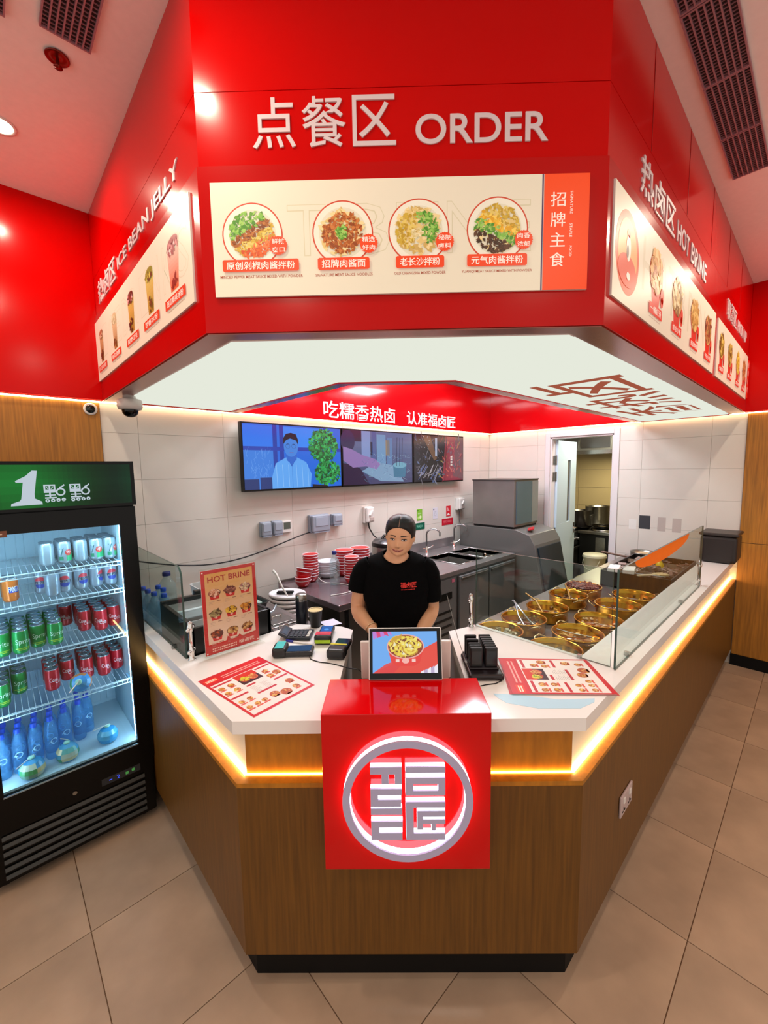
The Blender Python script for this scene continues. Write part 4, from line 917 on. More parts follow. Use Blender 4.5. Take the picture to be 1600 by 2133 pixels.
# ------------------------------------------------------------------ water bottles
WATER = glass('blue_water', 'd4eefc', 0.8, opac=.22, ocol='7cc8f8'); CAPB = M('cap_blue', '0c4cc8', rough=.35)
CLEARB = glass('pet_clear', 'f0f8fa', 1.0, opac=.16, ocol='dce8ee')
def bottle(loc, h, r, label, group, mat, cap, lab=None, name='water_bottle'):
    t = thing(name, label, 'bottle', loc, 0, group)
    pr = [(r*.85, 0), (r, .01*h/.2), (r, h*.18), (r*.93, h*.20), (r, h*.22), (r, h*.40), (r*.93, h*.42), (r, h*.44), (r, h*.62), (r*.9, h*.70), (r*.45, h*.84), (r*.36, h*.88), (r*.36, h*.93)]
    MB().lathe(pr, 18).build('bottle_body', mat, t)
    MB().lathe([(r*.46, h*.90), (r*.46, h*.985), (r*.40, h), (0, h)], 16).build('cap', cap, t)
    if lab:
        c = Canvas((0, 0, 0), (1, 0, 0), (0, 0, 1), eps=1.0); lab(c)
        c.v = [Vector((math.sin(v.x/r)*(r+.0006+.0002*(-v.y)), -math.cos(v.x/r)*(r+.0006+.0002*(-v.y)), v.z)) for v in c.v]; c.build('label_print', PRINT, t)
    return t
def lab_s(c): c.ring(0, .09, .014, .003, 'b8e0f4', 1, n=16); c.rect(-.02, .085, -.004, .088, 'b8e0f4', 1)
PB = None
for i, (x, y) in enumerate(((-.568, 1.975), (-.513, 1.985), (-.455, 1.99), (-.395, 2.00), (-.338, 2.04), (-.275, 2.08), (-.235, 2.13))):
    for r in range(3 if i < 6 else 2):
        lb = 'blue water bottle, %s row, %s from the left on the fridge floor' % (ORD[r], ['first', 'second', 'third', 'fourth', 'fifth', 'sixth', 'seventh'][i])
        if PB is None: PB = bottle((x, y, .443), .205, .0265, lb, 'water bottles on the fridge floor', WATER, CAPB, lab_s)
        else: copy_tree(PB, loc=(x+.004*r, y+.058*r, .443), rz=random.uniform(-.5, .5), label=lb)

# young coconuts wrapped in printed film
def coconut(loc, rot, label, cols, straw, s=1.0):
    t = thing('wrapped_coconut', label, 'coconut', loc, rot=rot, group='film wrapped coconuts in the fridge')
    m = MB()
    pr = [(0, 0), (.028, .001), (.040, .012), (.046, .030), (.044, .050), (.032, .070), (.014, .080), (.0, .082)]
    n = 20; vs = []
    for j in range(len(pr)-1):
        for i in range(n):
            a, b = 2*PI*i/n, 2*PI*(i+1)/n; q = [(pr[j][0], pr[j][1], a), (pr[j][0], pr[j][1], b), (pr[j+1][0], pr[j+1][1], b), (pr[j+1][0], pr[j+1][1], a)]
            m.add([(rr*s*math.cos(x)*(1+.03*math.sin(5*x)), rr*s*math.sin(x)*(1+.03*math.cos(4*x)), z*s) for rr, z, x in q], [(0, 1, 2, 3)], smooth=True, col=cols[(j*3+i//5) % len(cols)] if j < 5 else cols[0])
    m.build('film_wrap', ink('film_print', rough=.25), t)
    MB().lathe([(0, .080*s), (.012, .081*s), (.014, .088*s), (.008, .092*s), (0, .092*s)], 14).build('top_plug', M('plug_mint', 'a8e4d0', rough=.3), t)
    MB().tube([(.01, 0, .092*s), straw], .0025, 8).build('straw', PLW, t)
    return t
coconut((-.475, 1.90, .443), (0, 0, .3), 'wrapped coconut with green cream film, front left on the fridge floor', ['3a9ad0', '4aa060', 'd8c890', '8ab8a0', 'c8d8c0'], (-.06, -.01, .075), 1.05)
coconut((-.345, 1.925, .443), (0, 0, .9), 'wrapped coconut with green cream film in the middle of the fridge floor', ['4aa0c8', 'c8d4c0', '3a9a70', 'd8c898', '68b0a8'], (-.03, .005, .125), 1.0)
coconut((-.178, 1.945, .443), (0, 0, 0), 'plain blue wrapped coconut alone at the right of the fridge floor', ['2a98d4', '3aa4dc', '6abce0', '58b0dc'], (-.062, -.01, .088), .98)
coconut((-.262, 1.925, SH[3]+.040), (.9, -.8, .2), 'tipped wrapped coconut lying in front of red cans on the fourth shelf', ['3a90d4', '58b0e0', 'c07848', '3a9a60', '2a80c8'], (-.05, .0, .10), .95)

# ------------------------------------------------------------------ glass screens on the worktop
CLIP = M('clip_steel', 'a8a8a4', rough=.2, metal=1.0)
def post(x, y, rz, label):
    t = thing('glass_post', label, 'post', (x, y, ZW), rz, group='chrome posts that hold the glass screens')
    MB().lathe([(.014, 0), (.014, .004), (.011, .008), (.0105, .028), (.012, .035), (.0125, .042), (.009, .048), (.0085, .125), (.0125, .130), (.0135, .145), (.010, .155), (.009, .168), (.0, .172)], 20).build('post_body', CHROME, t)
    for z in (.04, .138): MB().cyl((-.020, 0, z), (.020, 0, z), .0065, n=12).ball((.022, 0, z), .008, n=12, m=8).ball((-.022, 0, z), .008, n=12, m=8).build('clamp', CHROME, t)
    MB().lathe([(.016, 0), (.016, .003), (.0, .0032)], 20).build('foot_plate', CHROME, t)
    return t
post(1.212, 0.712, .3, 'chrome post at the inner end of the cross glass beside the brass pots')
post(0.062, 1.348, .8, 'chrome post at the end of the left glass screen beside the black cooler')
post(2.862, 0.049, .2, 'chrome post at the far end of the right glass screen')
def pane(name, label, poly, th, cat='glass screen'):     # poly : 3-D corner list
    P = [Vector(p) for p in poly]; n = (P[1]-P[0]).cross(P[2]-P[0]).normalized()*th; k = len(P)
    t = thing(name, label, cat, tuple(min(P, key=lambda p: p.z)))
    mb_ = MB(); mb_.add(P+[p+n for p in P], [tuple(range(k))[::-1], tuple(range(k, 2*k))], mat=0)
    mb_.add(P+[p+n for p in P], [(i, (i+1) % k, (i+1) % k+k, i+k) for i in range(k)], mat=1)
    mb_.build('glass_pane', [GLASS, GEDGE], t, world=True); return t
g1_ = pane('glass_screen', 'tall clear glass screen along the outer edge of the right counter', [(1.222, .046, ZW+.002), (2.84, .046, ZW+.002), (2.84, .046, 1.40), (1.222, .046, 1.40)], .008)
arc = [(1.44+1.02*(1-math.cos(t))/2, 1.3985-.070*math.sin(t)**.8) for t in [PI*i/24 for i in range(25)]]
c = Canvas((0, .0455, 0), (1, 0, 0), (0, 0, 1)); c.poly([(x, z) for x, z in arc], 'ff6a1c', 1); c.build('orange_decal', ink('decal_ink', rough=.3, emit=.35), g1_, world=True)
for x in (1.40, 2.36): MB().box(x-.008, .040, ZW, x+.008, .060, ZW+.016).build('glass_clip', CLIP, g1_, world=True)
g2_ = pane('glass_screen', 'cross glass screen between the pagers and the brass pots', [(1.240, .698, ZW+.002), (1.240, .062, ZW+.002), (1.240, .062, 1.395), (1.240, .698, 1.395)], .007)
MB().cyl((1.2365, .655, 1.37), (1.249, .655, 1.37), .007).build('glass_stud', CHROME, g2_, world=True)
MB().box(1.228, .175, ZW, 1.245, .19, ZW+.014).build('glass_clip', CLIP, g2_, world=True); MB().box(1.232, .19, ZW, 1.250, .70, ZW+.004).build('glass_rail', PLW, g2_, world=True)
rr = [(.048, 1.372+.05*(1-math.sin(a)), 1.35+.05*math.cos(a)*1.0) for a in [PI/2*i/6 for i in range(7)]]
pl = [(.044, 2.35, ZW+.002), (.044, 1.372, ZW+.002), (.044, 1.372, 1.352)]+[(.044, 1.372+.048*(1-math.cos(a)), 1.352+.048*math.sin(a)) for a in [PI/2*i/6 for i in range(1, 7)]]+[(.044, 2.35, 1.40)]
g3_ = pane('glass_screen', 'clear glass screen with rounded corner on the left counter by the fridge', pl, -.008)
MB().box(.034, 1.52, ZW, .056, 1.536, ZW+.018).build('glass_clip', CLIP, g3_, world=True)

# ------------------------------------------------------------------ brass pots on the deck
ZD = 0.883
soup = lambda n, c_: M(n, c_, rough=.08, noise=(30, .35), coat=.5)
def pot(x, y, r, label, fill, ang=0.9, z0=ZD):
    t = thing('brass_pot', label, 'pot', (x, y, z0+.001), 0, 'brass pots on the steel deck')
    H = .070
    MB().lathe([(r*.90, 0), (r*.955, .004), (r*.975, .02), (r*.985, H-.004), (r*1.03, H-.002), (r*1.035, H+.002), (r*1.0, H+.004), (r*.965, H), (r*.95, .02), (r*.92, .008), (0, .008)], 48).build('pot_body', BRASS, t)
    fz = .046
    MB().lathe([(r*.955, fz-.004), (r*.955, fz), (0, fz)], 40).build('broth', fill, t)
    for s in (0, PI):
        m = TR(0, 0, 0, rz=ang+s)
        MB(m).tube([(r*1.0, -.032, H-.020), (r*1.08, -.034, H-.012), (r*1.22, -.026, H-.002), (r*1.30, 0, H+.006), (r*1.22, .026, H-.002), (r*1.08, .034, H-.012), (r*1.0, .032, H-.020)], .0032, 8).build('handle', M('brass_wire', 'd0b888', rough=.2, metal=1), t)
        for q in (-.032, .032): MB(m).ball((r*1.0, q, H-.020), .006, n=8, m=6).build('rivet', BRASS, t)
    return t
F1 = soup('brown_broth', '5a2c0c'); F2 = soup('amber_broth', '8a4a10'); F3 = soup('grey_broth', '7a6a4c'); F4 = M('dark_meat', '4a1c10', rough=.5, noise=(40, .4))
def bits(p, cols, n, size, r, z=.047, seed=1, shape='slab'):
    rd = random.Random(seed); m = MB()
    for _ in range(n):
        a, q = rd.uniform(0, 2*PI), r*math.sqrt(rd.random()); s = size*rd.uniform(.6, 1.4)
        m.m = TR(q*math.cos(a), q*math.sin(a), z, rz=rd.uniform(0, PI), rx=rd.uniform(-.5, .5), ry=rd.uniform(-.3, .3))
        if shape == 'slab': m.box(-s, -s*.5, -.003, s, s*.5, .004, col=rd.choice(cols))
        elif shape == 'ball': m.ball((0, 0, 0), s, s*.8, s*.5, n=8, m=6, col=rd.choice(cols))
        else: m.tube([(-s*2, 0, 0), (-s, .3*s, .004), (s, -.3*s, .006), (s*2, 0, 0)], s*.22, 5, col=rd.choice(cols))
    m.build('cooked_pieces', ink('food_pieces', rough=.35, coat=.3), p, kind='stuff')
KP = 1.086
def pc(x, y): return (-.5106+(x+.5106)*KP, -.4795+(y+.4795)*KP)
def P_(k, x, y, r, label, fill, ang=.9):
    X, Y = pc(x, y); return pot(X, Y, r*KP*.965, label, fill, ang)
p = P_('A', 1.443, .546, .115, 'brass pot with steel tongs resting across it, inner row', F1, .95)
bits(p, ['6a4a2c', '8a6a44', '4a3420'], 16, .012, .085, seed=2)
pA = p
p = P_('B', 1.692, .536, .113, 'brass pot with one ladle handle, third from the front in the inner row', F1, .95); bits(p, ['a87828', '7a5018', 'c89038'], 10, .016, .08, seed=3); pB = p
p = P_('C', 1.999, .55, .113, 'brass pot fourth from the front in the inner row', F1, .9); bits(p, ['5a3818', '7a5428', '3a2410'], 10, .014, .08, seed=4); pC = p
p = P_('D', 2.239, .553, .112, 'brass pot heaped with dark red shredded meat, far end of inner row', F4, .9)
bits(p, ['5a1c14', '7a2c1c', '4a140e', '8a4030'], 190, .015, .092, z=.070, seed=5, shape='strip'); MB().lathe([(.10, .046), (.085, .062), (0, .072)], 24).build('meat_mound', F4, p)
p = P_('E', 1.215, .548, .11, 'brass pot of pale grey broth nearest the cross glass, inner row', F3, .95); bits(p, ['b0a888', '8a8468', 'c8c0a0'], 60, .010, .09, seed=6)
p = P_('F', 1.437, .271, .116, 'brass pot of amber broth second from the front, outer row', F2, .95); bits(p, ['c88a30', 'a8681c', 'd8a850'], 8, .018, .08, seed=7); pF = p
p = P_('G', 1.680, .262, .117, 'brass pot with pale eggs floating, third in the outer row', F2, .95); bits(p, ['d8b080', 'c89860'], 12, .014, .085, z=.051, seed=8, shape='ball')
p = P_('H', 2.002, .272, .122, 'brass pot fourth from the front in the outer row', F1, 1.9); bits(p, ['8a6018', '6a4410'], 5, .016, .09, seed=9)
p = P_('I', 2.254, .263, .118, 'brass pot at the far end of the outer row beside the black bin', F1, 2.3); bits(p, ['6a4a1c', '4a3010'], 6, .014, .09, seed=10)
p = P_('J', 1.20, .271, .112, 'brass pot of grey broth in the front corner of the glass screens', F3, .95); bits(p, ['6a5a40', '8a7a58'], 10, .012, .08, seed=11)

def rod(name, label, cat, pts, r, mat, n=8, extra=None, group=None):
    P0 = pts[0]; t = thing(name, label, cat, P0, group=group)
    MB().tube(pts, r, n).build('shaft', mat, t, world=True)
    if extra: extra(t)
    return t
TS = M('tong_steel', 'b8c4d0', rough=.2, metal=.9)
def tong_tip(t): MB().box(1.615, .56, .925, 1.64, .59, .935).ball((1.485, .58, .925), .012, .02, .006, n=10, m=6).build('tip', TS, t, world=True)
tt = thing('food_tongs', 'steel food tongs standing open in the inner brass pot', 'tongs', (1.72, .755, .985))
MB().tube([(1.735, .765, .992), (1.70, .735, .990), (1.60, .66, .962), (1.525, .57, .928)], [.006, .005, .004, .005], 8).build('tong_arm', TS, tt, world=True)
MB().tube([(1.735, .765, .992), (1.67, .69, .985), (1.565, .555, .955), (1.51, .49, .925)][0:1]+[(1.69, .72, .99), (1.60, .60, .955), (1.61, .565, .925)], [.006, .005, .004, .005], 8).build('tong_arm', TS, tt, world=True)
MB().tube([(1.742+.008*math.cos(a), .772+.008*math.sin(a), .993) for a in [2*PI*i/10 for i in range(10)]], .002, 6, closed=True).build('hinge_ring', TS, tt, world=True)
rod('ladle', 'ladle resting in the inner brass pot behind the tongs', 'ladle', [(1.95, .80, .985), (1.89, .70, .972), (1.82, .62, .930)], .0055, M('wood_handle', 'a87c40', rough=.4, metal=.5), extra=lambda t: MB().ball((1.81, .60, .928), .022, .022, .008, n=12, m=6).build('bowl', BRASS, t, world=True))
rod('ladle', 'skimmer handle lying in the fourth inner brass pot', 'ladle', [(2.36, .72, .975), (2.27, .66, .955), (2.20, .62, .928)], .006, M('wood_handle', 'a87c40', rough=.4, metal=.5), extra=lambda t: MB().lathe([(.03, .0), (.028, -.006), (0, -.008)], 16, 2.19, .61).build('bowl', BRASS, t) if 0 else None)
rod('ladle', 'long thin ladle lying across the amber brass pot', 'ladle', [(1.55, .42, .966), (1.60, .36, .945), (1.66, .28, .928)], .003, TS, extra=lambda t: MB().ball((1.665, .268, .927), .024, .02, .006, n=12, m=6).build('bowl', BRASS, t, world=True))

# black organiser bin with food tubs on the deck
bn = thing('food_bin', 'long black divided bin of wrapped food on the deck behind the brass pots', 'bin', (3.25, .42, .884))
BK = M('bin_black', '141110', rough=.35)
bx0, bx1, by0, by1, bz0, bz1 = 2.84, 3.66, .20, .655, .884, 1.005
MB().box(bx0, by0, bz0, bx1, by1, bz0+.01).box(bx0, by0, bz0, bx0+.008, by1, bz1).box(bx1-.008, by0, bz0, bx1, by1, bz1).box(bx0, by0, bz0, bx1, by0+.008, bz1).box(bx0, by1-.008, bz0, bx1, by1, bz1).build('bin_body', BK, bn, world=True)
for i in range(1, 4): MB().box(bx0+i*.205-.003, by0+.008, bz0+.01, bx0+i*.205+.003, by1-.008, bz1-.012).build('divider', M('divider_clear', '8a7a68', rough=.4), bn, world=True)
MB().box(bx0+.009, by0+.25, bz0+.01, bx1-.009, by0+.256, bz1-.012).build('divider', M('divider_clear', '8a7a68', rough=.4), bn, world=True)
rd = random.Random(4); m = MB()
for _ in range(220):
    x, y = rd.uniform(bx0+.02, bx1-.03), rd.uniform(by0+.02, by1-.03); m.m = TR(x, y, bz0+rd.uniform(.05, .11), rz=rd.uniform(0, PI), rx=rd.uniform(-.6, .6), ry=rd.uniform(-.4, .4)); s_ = rd.uniform(.012, .03)
    m.box(-s_, -s_*.4, -.004, s_, s_*.4, .004, col=rd.choice(['5a3c34', '7a5a50', '8a746c', 'a08a80', '3c2420', '6a5048']))
m.build('wrapped_food', ink('food_pieces', rough=.35, coat=.3), bn, kind='stuff', world=True)
for x, y, h_, nm in ((2.79, .575, 0, 'white folded carton nearest the corner of the black bin'), (2.80, .475, 0, 'white folded carton beside the glass on the black bin')):
    t = thing('paper_carton', nm, 'box', (x+.10, y, bz1)); MB(TR(x+.10, y, bz1+.001, rz=.2)).box(-.075, -.038, 0, .075, .038, .028).build('carton', PLW, t, world=True, bevel=.003); MB(TR(x+.10, y, bz1+.0292, rz=.2)).box(-.07, -.035, 0, .07, .001, .002).build('flap', M('paper_white', 'eceae6'), t, world=True)
sq = thing('sauce_bottle', 'yellow sauce bottle standing among the wrapped food', 'bottle', (3.42, .40, bz0+.012))
MB().lathe([(.028, 0), (.030, .02), (.030, .085), (.02, .105), (.012, .115), (.010, .135), (.004, .150), (0, .150)], 18).build('bottle_body', M('mustard_yellow', 'd8b820', rough=.4), sq)
MB().box(-.004, -.03, .146, .004, .01, .156).build('nozzle', M('mustard_yellow', 'd8b820', rough=.4), sq)
br = thing('basting_brush', 'flat pale bristled brush lying at the near edge of the black bin', 'brush', (2.93, .29, bz1+.003), 2.5)
MB().box(-.05, -.035, 0, .03, .035, .012).build('brush_head', M('bristle', 'd0b888', rough=.8, bump=(90, .8), stretch=(1, 20, 1)), br, bevel=.002); MB().box(.03, -.012, .001, .17, .012, .011).build('brush_handle', M('handle_pale', 'c8b898', rough=.5), br, bevel=.003)
rod('serving_tongs', 'long steel tongs lying across the front edge of the black bin', 'tongs', [(2.85, .56, 1.012), (2.86, .40, 1.012), (2.88, .24, 1.012)], .004, TS)
ld = thing('ladle', 'brown wooden-handled ladle wrapped in cloth at the far end of the deck', 'ladle', (3.7, .75, .95))
MB().tube([(3.66, .93, .985), (3.66, .78, .972), (3.66, .70, .965)], .009, 8).build('handle', M('dark_wood', '5a3c28', rough=.5), ld, world=True); MB().ball((3.67, .67, .945), .04, .035, .03, n=14, m=10).build('wrapped_head', M('cloth_grey', 'a8aab0', rough=.9, bump=(60, .6)), ld, world=True)
tb = thing('steel_tub', 'shallow steel tub with pale contents beside the wrapped ladle', 'tub', (3.95, .66, .884))
MB().lathe([(.09, 0), (.10, .01), (.105, .09), (.11, .095), (.10, .09), (.095, .02), (0, .02)], 28).build('tub_body', STEEL, tb); MB().lathe([(.098, .07), (.05, .085), (0, .09)], 24).build('contents', M('pale_food', 'c0a880', rough=.7, bump=(50, .7)), tb)

# black speaker box, outlet
sb = thing('speaker_box', 'black rounded speaker box at the far end of the right worktop', 'speaker', (3.86, .08, ZW+.001))
MB().box(-.14, -.125, 0, .14, .115, .225).build('cabinet', M('speaker_black', '1c1412', rough=.45), sb, bevel=.03, seg=4); MB().box(-.148, -.133, .222, .148, .123, .246).build('lid', M('speaker_lid', '241c1a', rough=.4), sb, bevel=.01)
so = thing('floor_socket', 'white double socket plate on the oak side of the right counter', 'socket', (1.274, -.001, .44))
MB().cbox(0, -.004, 0, .142, .008, .088).build('socket_plate', M('socket_plate', 'b8a8a8', rough=.3), so, bevel=.003)
for x in (-.035, .035):
    MB().cbox(x, -.0095, .018, .018, .004, .022).build('rocker_switch', PLW, so, bevel=.001); MB().cbox(x, -.0085, -.018, .006, .002, .012).cbox(x-.012, -.0085, -.026, .009, .002, .005).cbox(x+.012, -.0085, -.026, .009, .002, .005).build('socket_holes', BLACK, so, kind='stuff')

# ------------------------------------------------------------------ pager charger
pg = thing('pager_charger', 'black charging dock for restaurant pagers with thin antenna', 'charger', (.872, .432, ZW))
pm = TR(.872, .432, ZW, rz=-.78)
DK = M('dock_black', '1c1418', rough=.28)
MB(pm).box(-.065, -.115, 0, .07, .085, .026).build('dock_base', DK, pg, world=True, bevel=.010, seg=3)
MB(pm).box(-.056, -.075, .026, .058, .078, .034).build('dock_tray', DK, pg, world=True, bevel=.003)
MB(pm).box(-.062, -.02, .027, -.048, -.004, .031).build('power_light', M('white_sticker', 'e8e8e8'), pg, world=True)
MB().tube([(.775, .42, ZW+.03), (.760, .46, ZW+.15), (.745, .50, ZW+.315)], [.0016, .0012, .001], 6).build('antenna', STEEL, pg, world=True)
MB().tube([(.855, .325, ZW+.01), (.835, .31, ZW+.003), (.80, .315, ZW+.002), (.768, .335, ZW+.002), (.745, .345, ZW+.002)], .002, 6).build('cable', BLACK, pg, world=True)
PGM = M('pager_black', '0e0c0d', rough=.3)
k = 0
WORDS = ['first', 'second', 'third', 'fourth', 'fifth', 'sixth', 'seventh']
PB2 = None
for col_, xs, n in ((0, -.028, 6), (1, .030, 7)):
    for i in range(7):
        if col_ == 0 and i in (3, 5): continue
        y = -.064+i*.0205
        lb = 'black pager in the %s column, %s slot of the dock' % (('left', 'right')[col_], WORDS[i])
        loc = pm @ Vector((xs, y, .0345))
        if PB2 is None:
            PB2 = thing('table_pager', lb, 'pager', loc, -.78, 'black pagers in the charging dock')
            MB().box(-.024, -.0075, 0, .024, .0075, .082 if col_ else .078).build('pager_body', PGM, PB2, bevel=.004)
            MB().box(-.018, -.0085, .012, .018, -.0075, .066).build('front_inset', M('pager_inset', '1a1718', rough=.2), PB2)
        else: copy_tree(PB2, loc=loc, rz=-.78, label=lb)

# ------------------------------------------------------------------ customer display and till
tm = Matrix.Translation((*W(.0176, .690), 1.0625)) @ Matrix.Rotation(math.atan2(CT.y, CT.x), 4, 'Z') @ Matrix.Rotation(-.30, 4, 'X')
cd = thing('customer_display', 'landscape tablet display showing a bowl of food on top of the red box', 'display', (*W(.0176, .690), 1.061))
MB(tm).box(-.130, 0, 0, .130, .007, .178).build('back_shell', PLW, cd, world=True, bevel=.003)
MB(tm).box(-.1265, -.003, .003, .1265, .001, .175).build('bezel', M('screen_glass', '040404', rough=.06, spec=.3), cd, world=True, bevel=.001)
MB(tm).box(-.04, .008, 0, .04, .028, .10).build('stand', PLW, cd, world=True, bevel=.003)
c = Canvas((0, -.0032, 0), (1, 0, 0), (0, 0, 1), m=tm); c.eps = .0002
u0, v0, u1, v1 = -.116, .024, .113, .165; w, h = u1-u0, v1-v0
c.rect(u0, v0, u1, v1, '6aa8ec', 1); c.poly([(u0, v0), (u1, v0), (u1, v1-.035), (u0+w*.75, v0+h*.55)], 'e0483c', 2); c.poly([(u0, v0), (u0+w*.32, v0), (u0+w*.62, v0+h*.45), (u0+w*.2, v0+.03)], 'd84a50', 2)
for i in range(5): c.poly([(u0+.013*i, v1), (u0+.013*(i+1), v1), (u0+.013*(i+1)+.006, v1-.016-.0*i), (u0+.013*i+.003, v1-.028+.006*i)], ('b87ad0', 'd83a70')[i % 2], 3)
for i in range(5): c.poly([(u1-.012*(i+1), v0), (u1-.012*i, v0), (u1-.012*i, v0+.030-.005*i), (u1-.012*(i+1), v0+.020-.004*i)], ('e8e4f0', 'b8a8c8')[i % 2], 3)
bx, by_ = u0+w*.51, v0+h*.55
c.poly([(bx-.064, by_+.01), (bx-.050, by_-.042), (bx-.030, by_-.054), (bx+.030, by_-.054), (bx+.050, by_-.042), (bx+.066, by_+.01)], 'e03a34', 4)
c.disc(bx, by_+.012, .066, 'e8a8a0', 5, ry=.042); c.disc(bx, by_+.012, .062, '8a3a1c', 6, ry=.038)
rd = random.Random(8); c.fuzz(bx, by_+.014, .056, ['e8d04a', 'd8b83a', 'f0dc70', 'c89c30'], 130, L=7, size=.010, ry=.032, rnd=rd); c.fuzz(bx, by_+.012, .05, ['8a5028', '6a3818', 'e8e4c0'], 40, L=10, size=.006, ry=.028, rnd=rd); c.ring(bx+.018, by_+.012, .026, .006, 'e8d458', 13, n=24)
c.disc(bx, by_-.036, .013, 'f0b0a8', 6, ry=.009); c.rect(bx-.035, by_-.04, bx-.022, by_-.030, 'f0c8c0', 6); c.rect(bx+.022, by_-.04, bx+.035, by_-.030, 'f0c8c0', 6)
c.build('screen_image', SCREEN, cd, world=True)
tl = thing('till_screen', 'cream backed till screen standing behind the customer display', 'till', (*W(.02, .84), .951))
tm2 = Matrix.Translation((*W(.022, .80), 1.01)) @ Matrix.Rotation(math.atan2(CT.y, CT.x), 4, 'Z') @ Matrix.Rotation(.12, 4, 'X')
MB(tm2).box(-.168, 0, 0, .168, .014, .155).build('screen_back', M('till_cream', 'd8ccc4', rough=.3), tl, world=True, bevel=.004)
MB(tm2).box(-.155, .0145, .012, .155, .016, .143).build('screen_front', M('screen_glass', '040404', rough=.06, spec=.3), tl, world=True)
MB(tm2).box(-.03, .0, -.055, .03, .012, .02).build('neck', STEEL, tl, world=True); MB().prism([W(-.09, .76), W(.12, .76), W(.12, .90), W(-.09, .90)], .951, .958).build('foot', STEEL, tl, world=True)

# ------------------------------------------------------------------ printed menus on the worktop
def quad_map(c, q):       # remap canvas (0..1, 0..1) to four corner points on the worktop, with z lift by layer
    A, B, C_, D = [Vector((*x, 0)) for x in q]
    out = []
    for v in c.v:
        u, w_ = v.x, v.y; p_ = A*(1-u)*(1-w_)+B*u*(1-w_)+C_*u*w_+D*(1-u)*w_; out.append(Vector((p_.x, p_.y, v.z)))
    c.v = out
def flyer(q, label, z=ZW, group=None, name='paper_menu', seed=1):
    t = thing(name, label, 'menu', (q[0][0], q[0][1], z), group=group)
    c = Canvas((0, 0, z+.0009), (1, 0, 0), (0, 1, 0), eps=.00006); rd = random.Random(seed)
    c.rect(0, 0, 1, 1, 'c81c2c', 0); c.rect(.035, .035, .965, .80, 'e9e2dc', 1); c.rect(.02, .83, .98, .98, 'd01c2a', 1)
    for y in (.90, .86):
        for k_ in range(26): x = .28+k_*.024; c.rect(x, y, x+.017, y+.018, 'f0b8b0', 2)
    c.rect(.03, .86, .22, .94, 'e83c20', 2); [c.rect(.05, .88+.025*k_, .20, .895+.025*k_, 'f4e0c8', 3) for k_ in range(2)]
    c.rect(.36, .56, .68, .79, '3c1c28', 2); c.rect(.36, .68, .68, .79, 'd02c24', 3); c.disc(.46, .66, .07, 'b84030', 4, ry=.06); c.disc(.58, .65, .07, 'd05a48', 4, ry=.06); c.fuzz(.46, .67, .06, ['c8c030', '7aa830', 'e0c850'], 40, 5, .02, ry=.045, rnd=rd); c.fuzz(.58, .66, .05, ['c87838', 'a85828', 'e0a868'], 40, 5, .02, ry=.045, rnd=rd)
    for x0, y0, x1 in ((.04, .74, .33), (.36, .50, .50), (.70, .74, .95), (.04, .40, .30), (.36, .30, .66), (.72, .40, .95)): c.rect(x0, y0, x1, y0+.03, 'c02838', 2)
    for k_ in range(9):
        for x0, x1 in ((.37, .5), (.53, .66)): c.rect(x0, .47-.018*k_, x0+(x1-x0)*rd.uniform(.5, 1), .473-.018*k_, '8a8078', 2)
    for x0, y0, s_ in ((.10, .66, .045), (.24, .66, .05), (.10, .54, .045), (.24, .54, .045), (.10, .30, .04), (.22, .30, .04), (.10, .17, .04), (.22, .17, .04), (.33, .17, .04), (.78, .64, .05), (.88, .54, .06), (.76, .52, .05), (.50, .18, .07), (.64, .13, .08), (.85, .28, .06), (.82, .14, .05)):
        c.disc(x0, y0, s_, 'b85838', 3, n=16, ry=s_*.8); c.fuzz(x0, y0, s_*.85, ['e0a858', 'c88038', 'e8c888', 'a85028', 'd8b048'], 16, 4, .016, rnd=rd, ry=s_*.6); c.rect(x0-.05, y0-.055, x0+.045, y0-.035, 'd8584c', 3)
    quad_map(c, q); c.build('menu_print', PRINT, t, world=True)
    m = MB(); m.add([(x, y, z+.0002) for x, y in q]+[(x, y, z+.0006) for x, y in q], [(3, 2, 1, 0), (4, 5, 6, 7), (0, 1, 5, 4), (1, 2, 6, 5), (2, 3, 7, 6), (3, 0, 4, 7)]); m.build('menu_sheet', M('paper_white', 'eceae6'), t, world=True)
    return t
flyer([(.056, .758), (.316, .790), (.281, 1.168), (.010, 1.134)], 'red bordered menu sheet alone on the left worktop', seed=3)
R1, R2, R3, R4 = (.985, .412), (1.228, .146), (1.033, -.038), (.770, .240)
for k_ in range(4):
    o_ = .006*k_
    f = flyer([(1.033-o_*.4, -.037+o_*.5), (1.228-o_*.2, .146+o_*.4), (.985, .412+o_*.3), (.770+o_*.3, .240-o_*.5)],
              ['bottom sheet of the fanned stack of menus on the right worktop', 'second lowest sheet in the fanned stack of menus at right', 'second highest sheet in the fanned stack of menus at right', 'top menu sheet of the fanned stack beside the pager charger'][k_], z=ZW+.0015*k_, group='menus fanned on the right worktop', seed=5+k_)
MB().prism([(.735, .285), (.80, .205), (.86, .105), (.955, .02), (.93, -.0 if 0 else .012), (.86, .03), (.76, .13), (.715, .22), (.722, .26)], ZW+.0001, ZW+.0008).build('plastic_film', M('pale_blue_film', 'b8dcee', rough=.2), label='pale blue plastic film sheet sticking out under the right menus', cat='sheet')

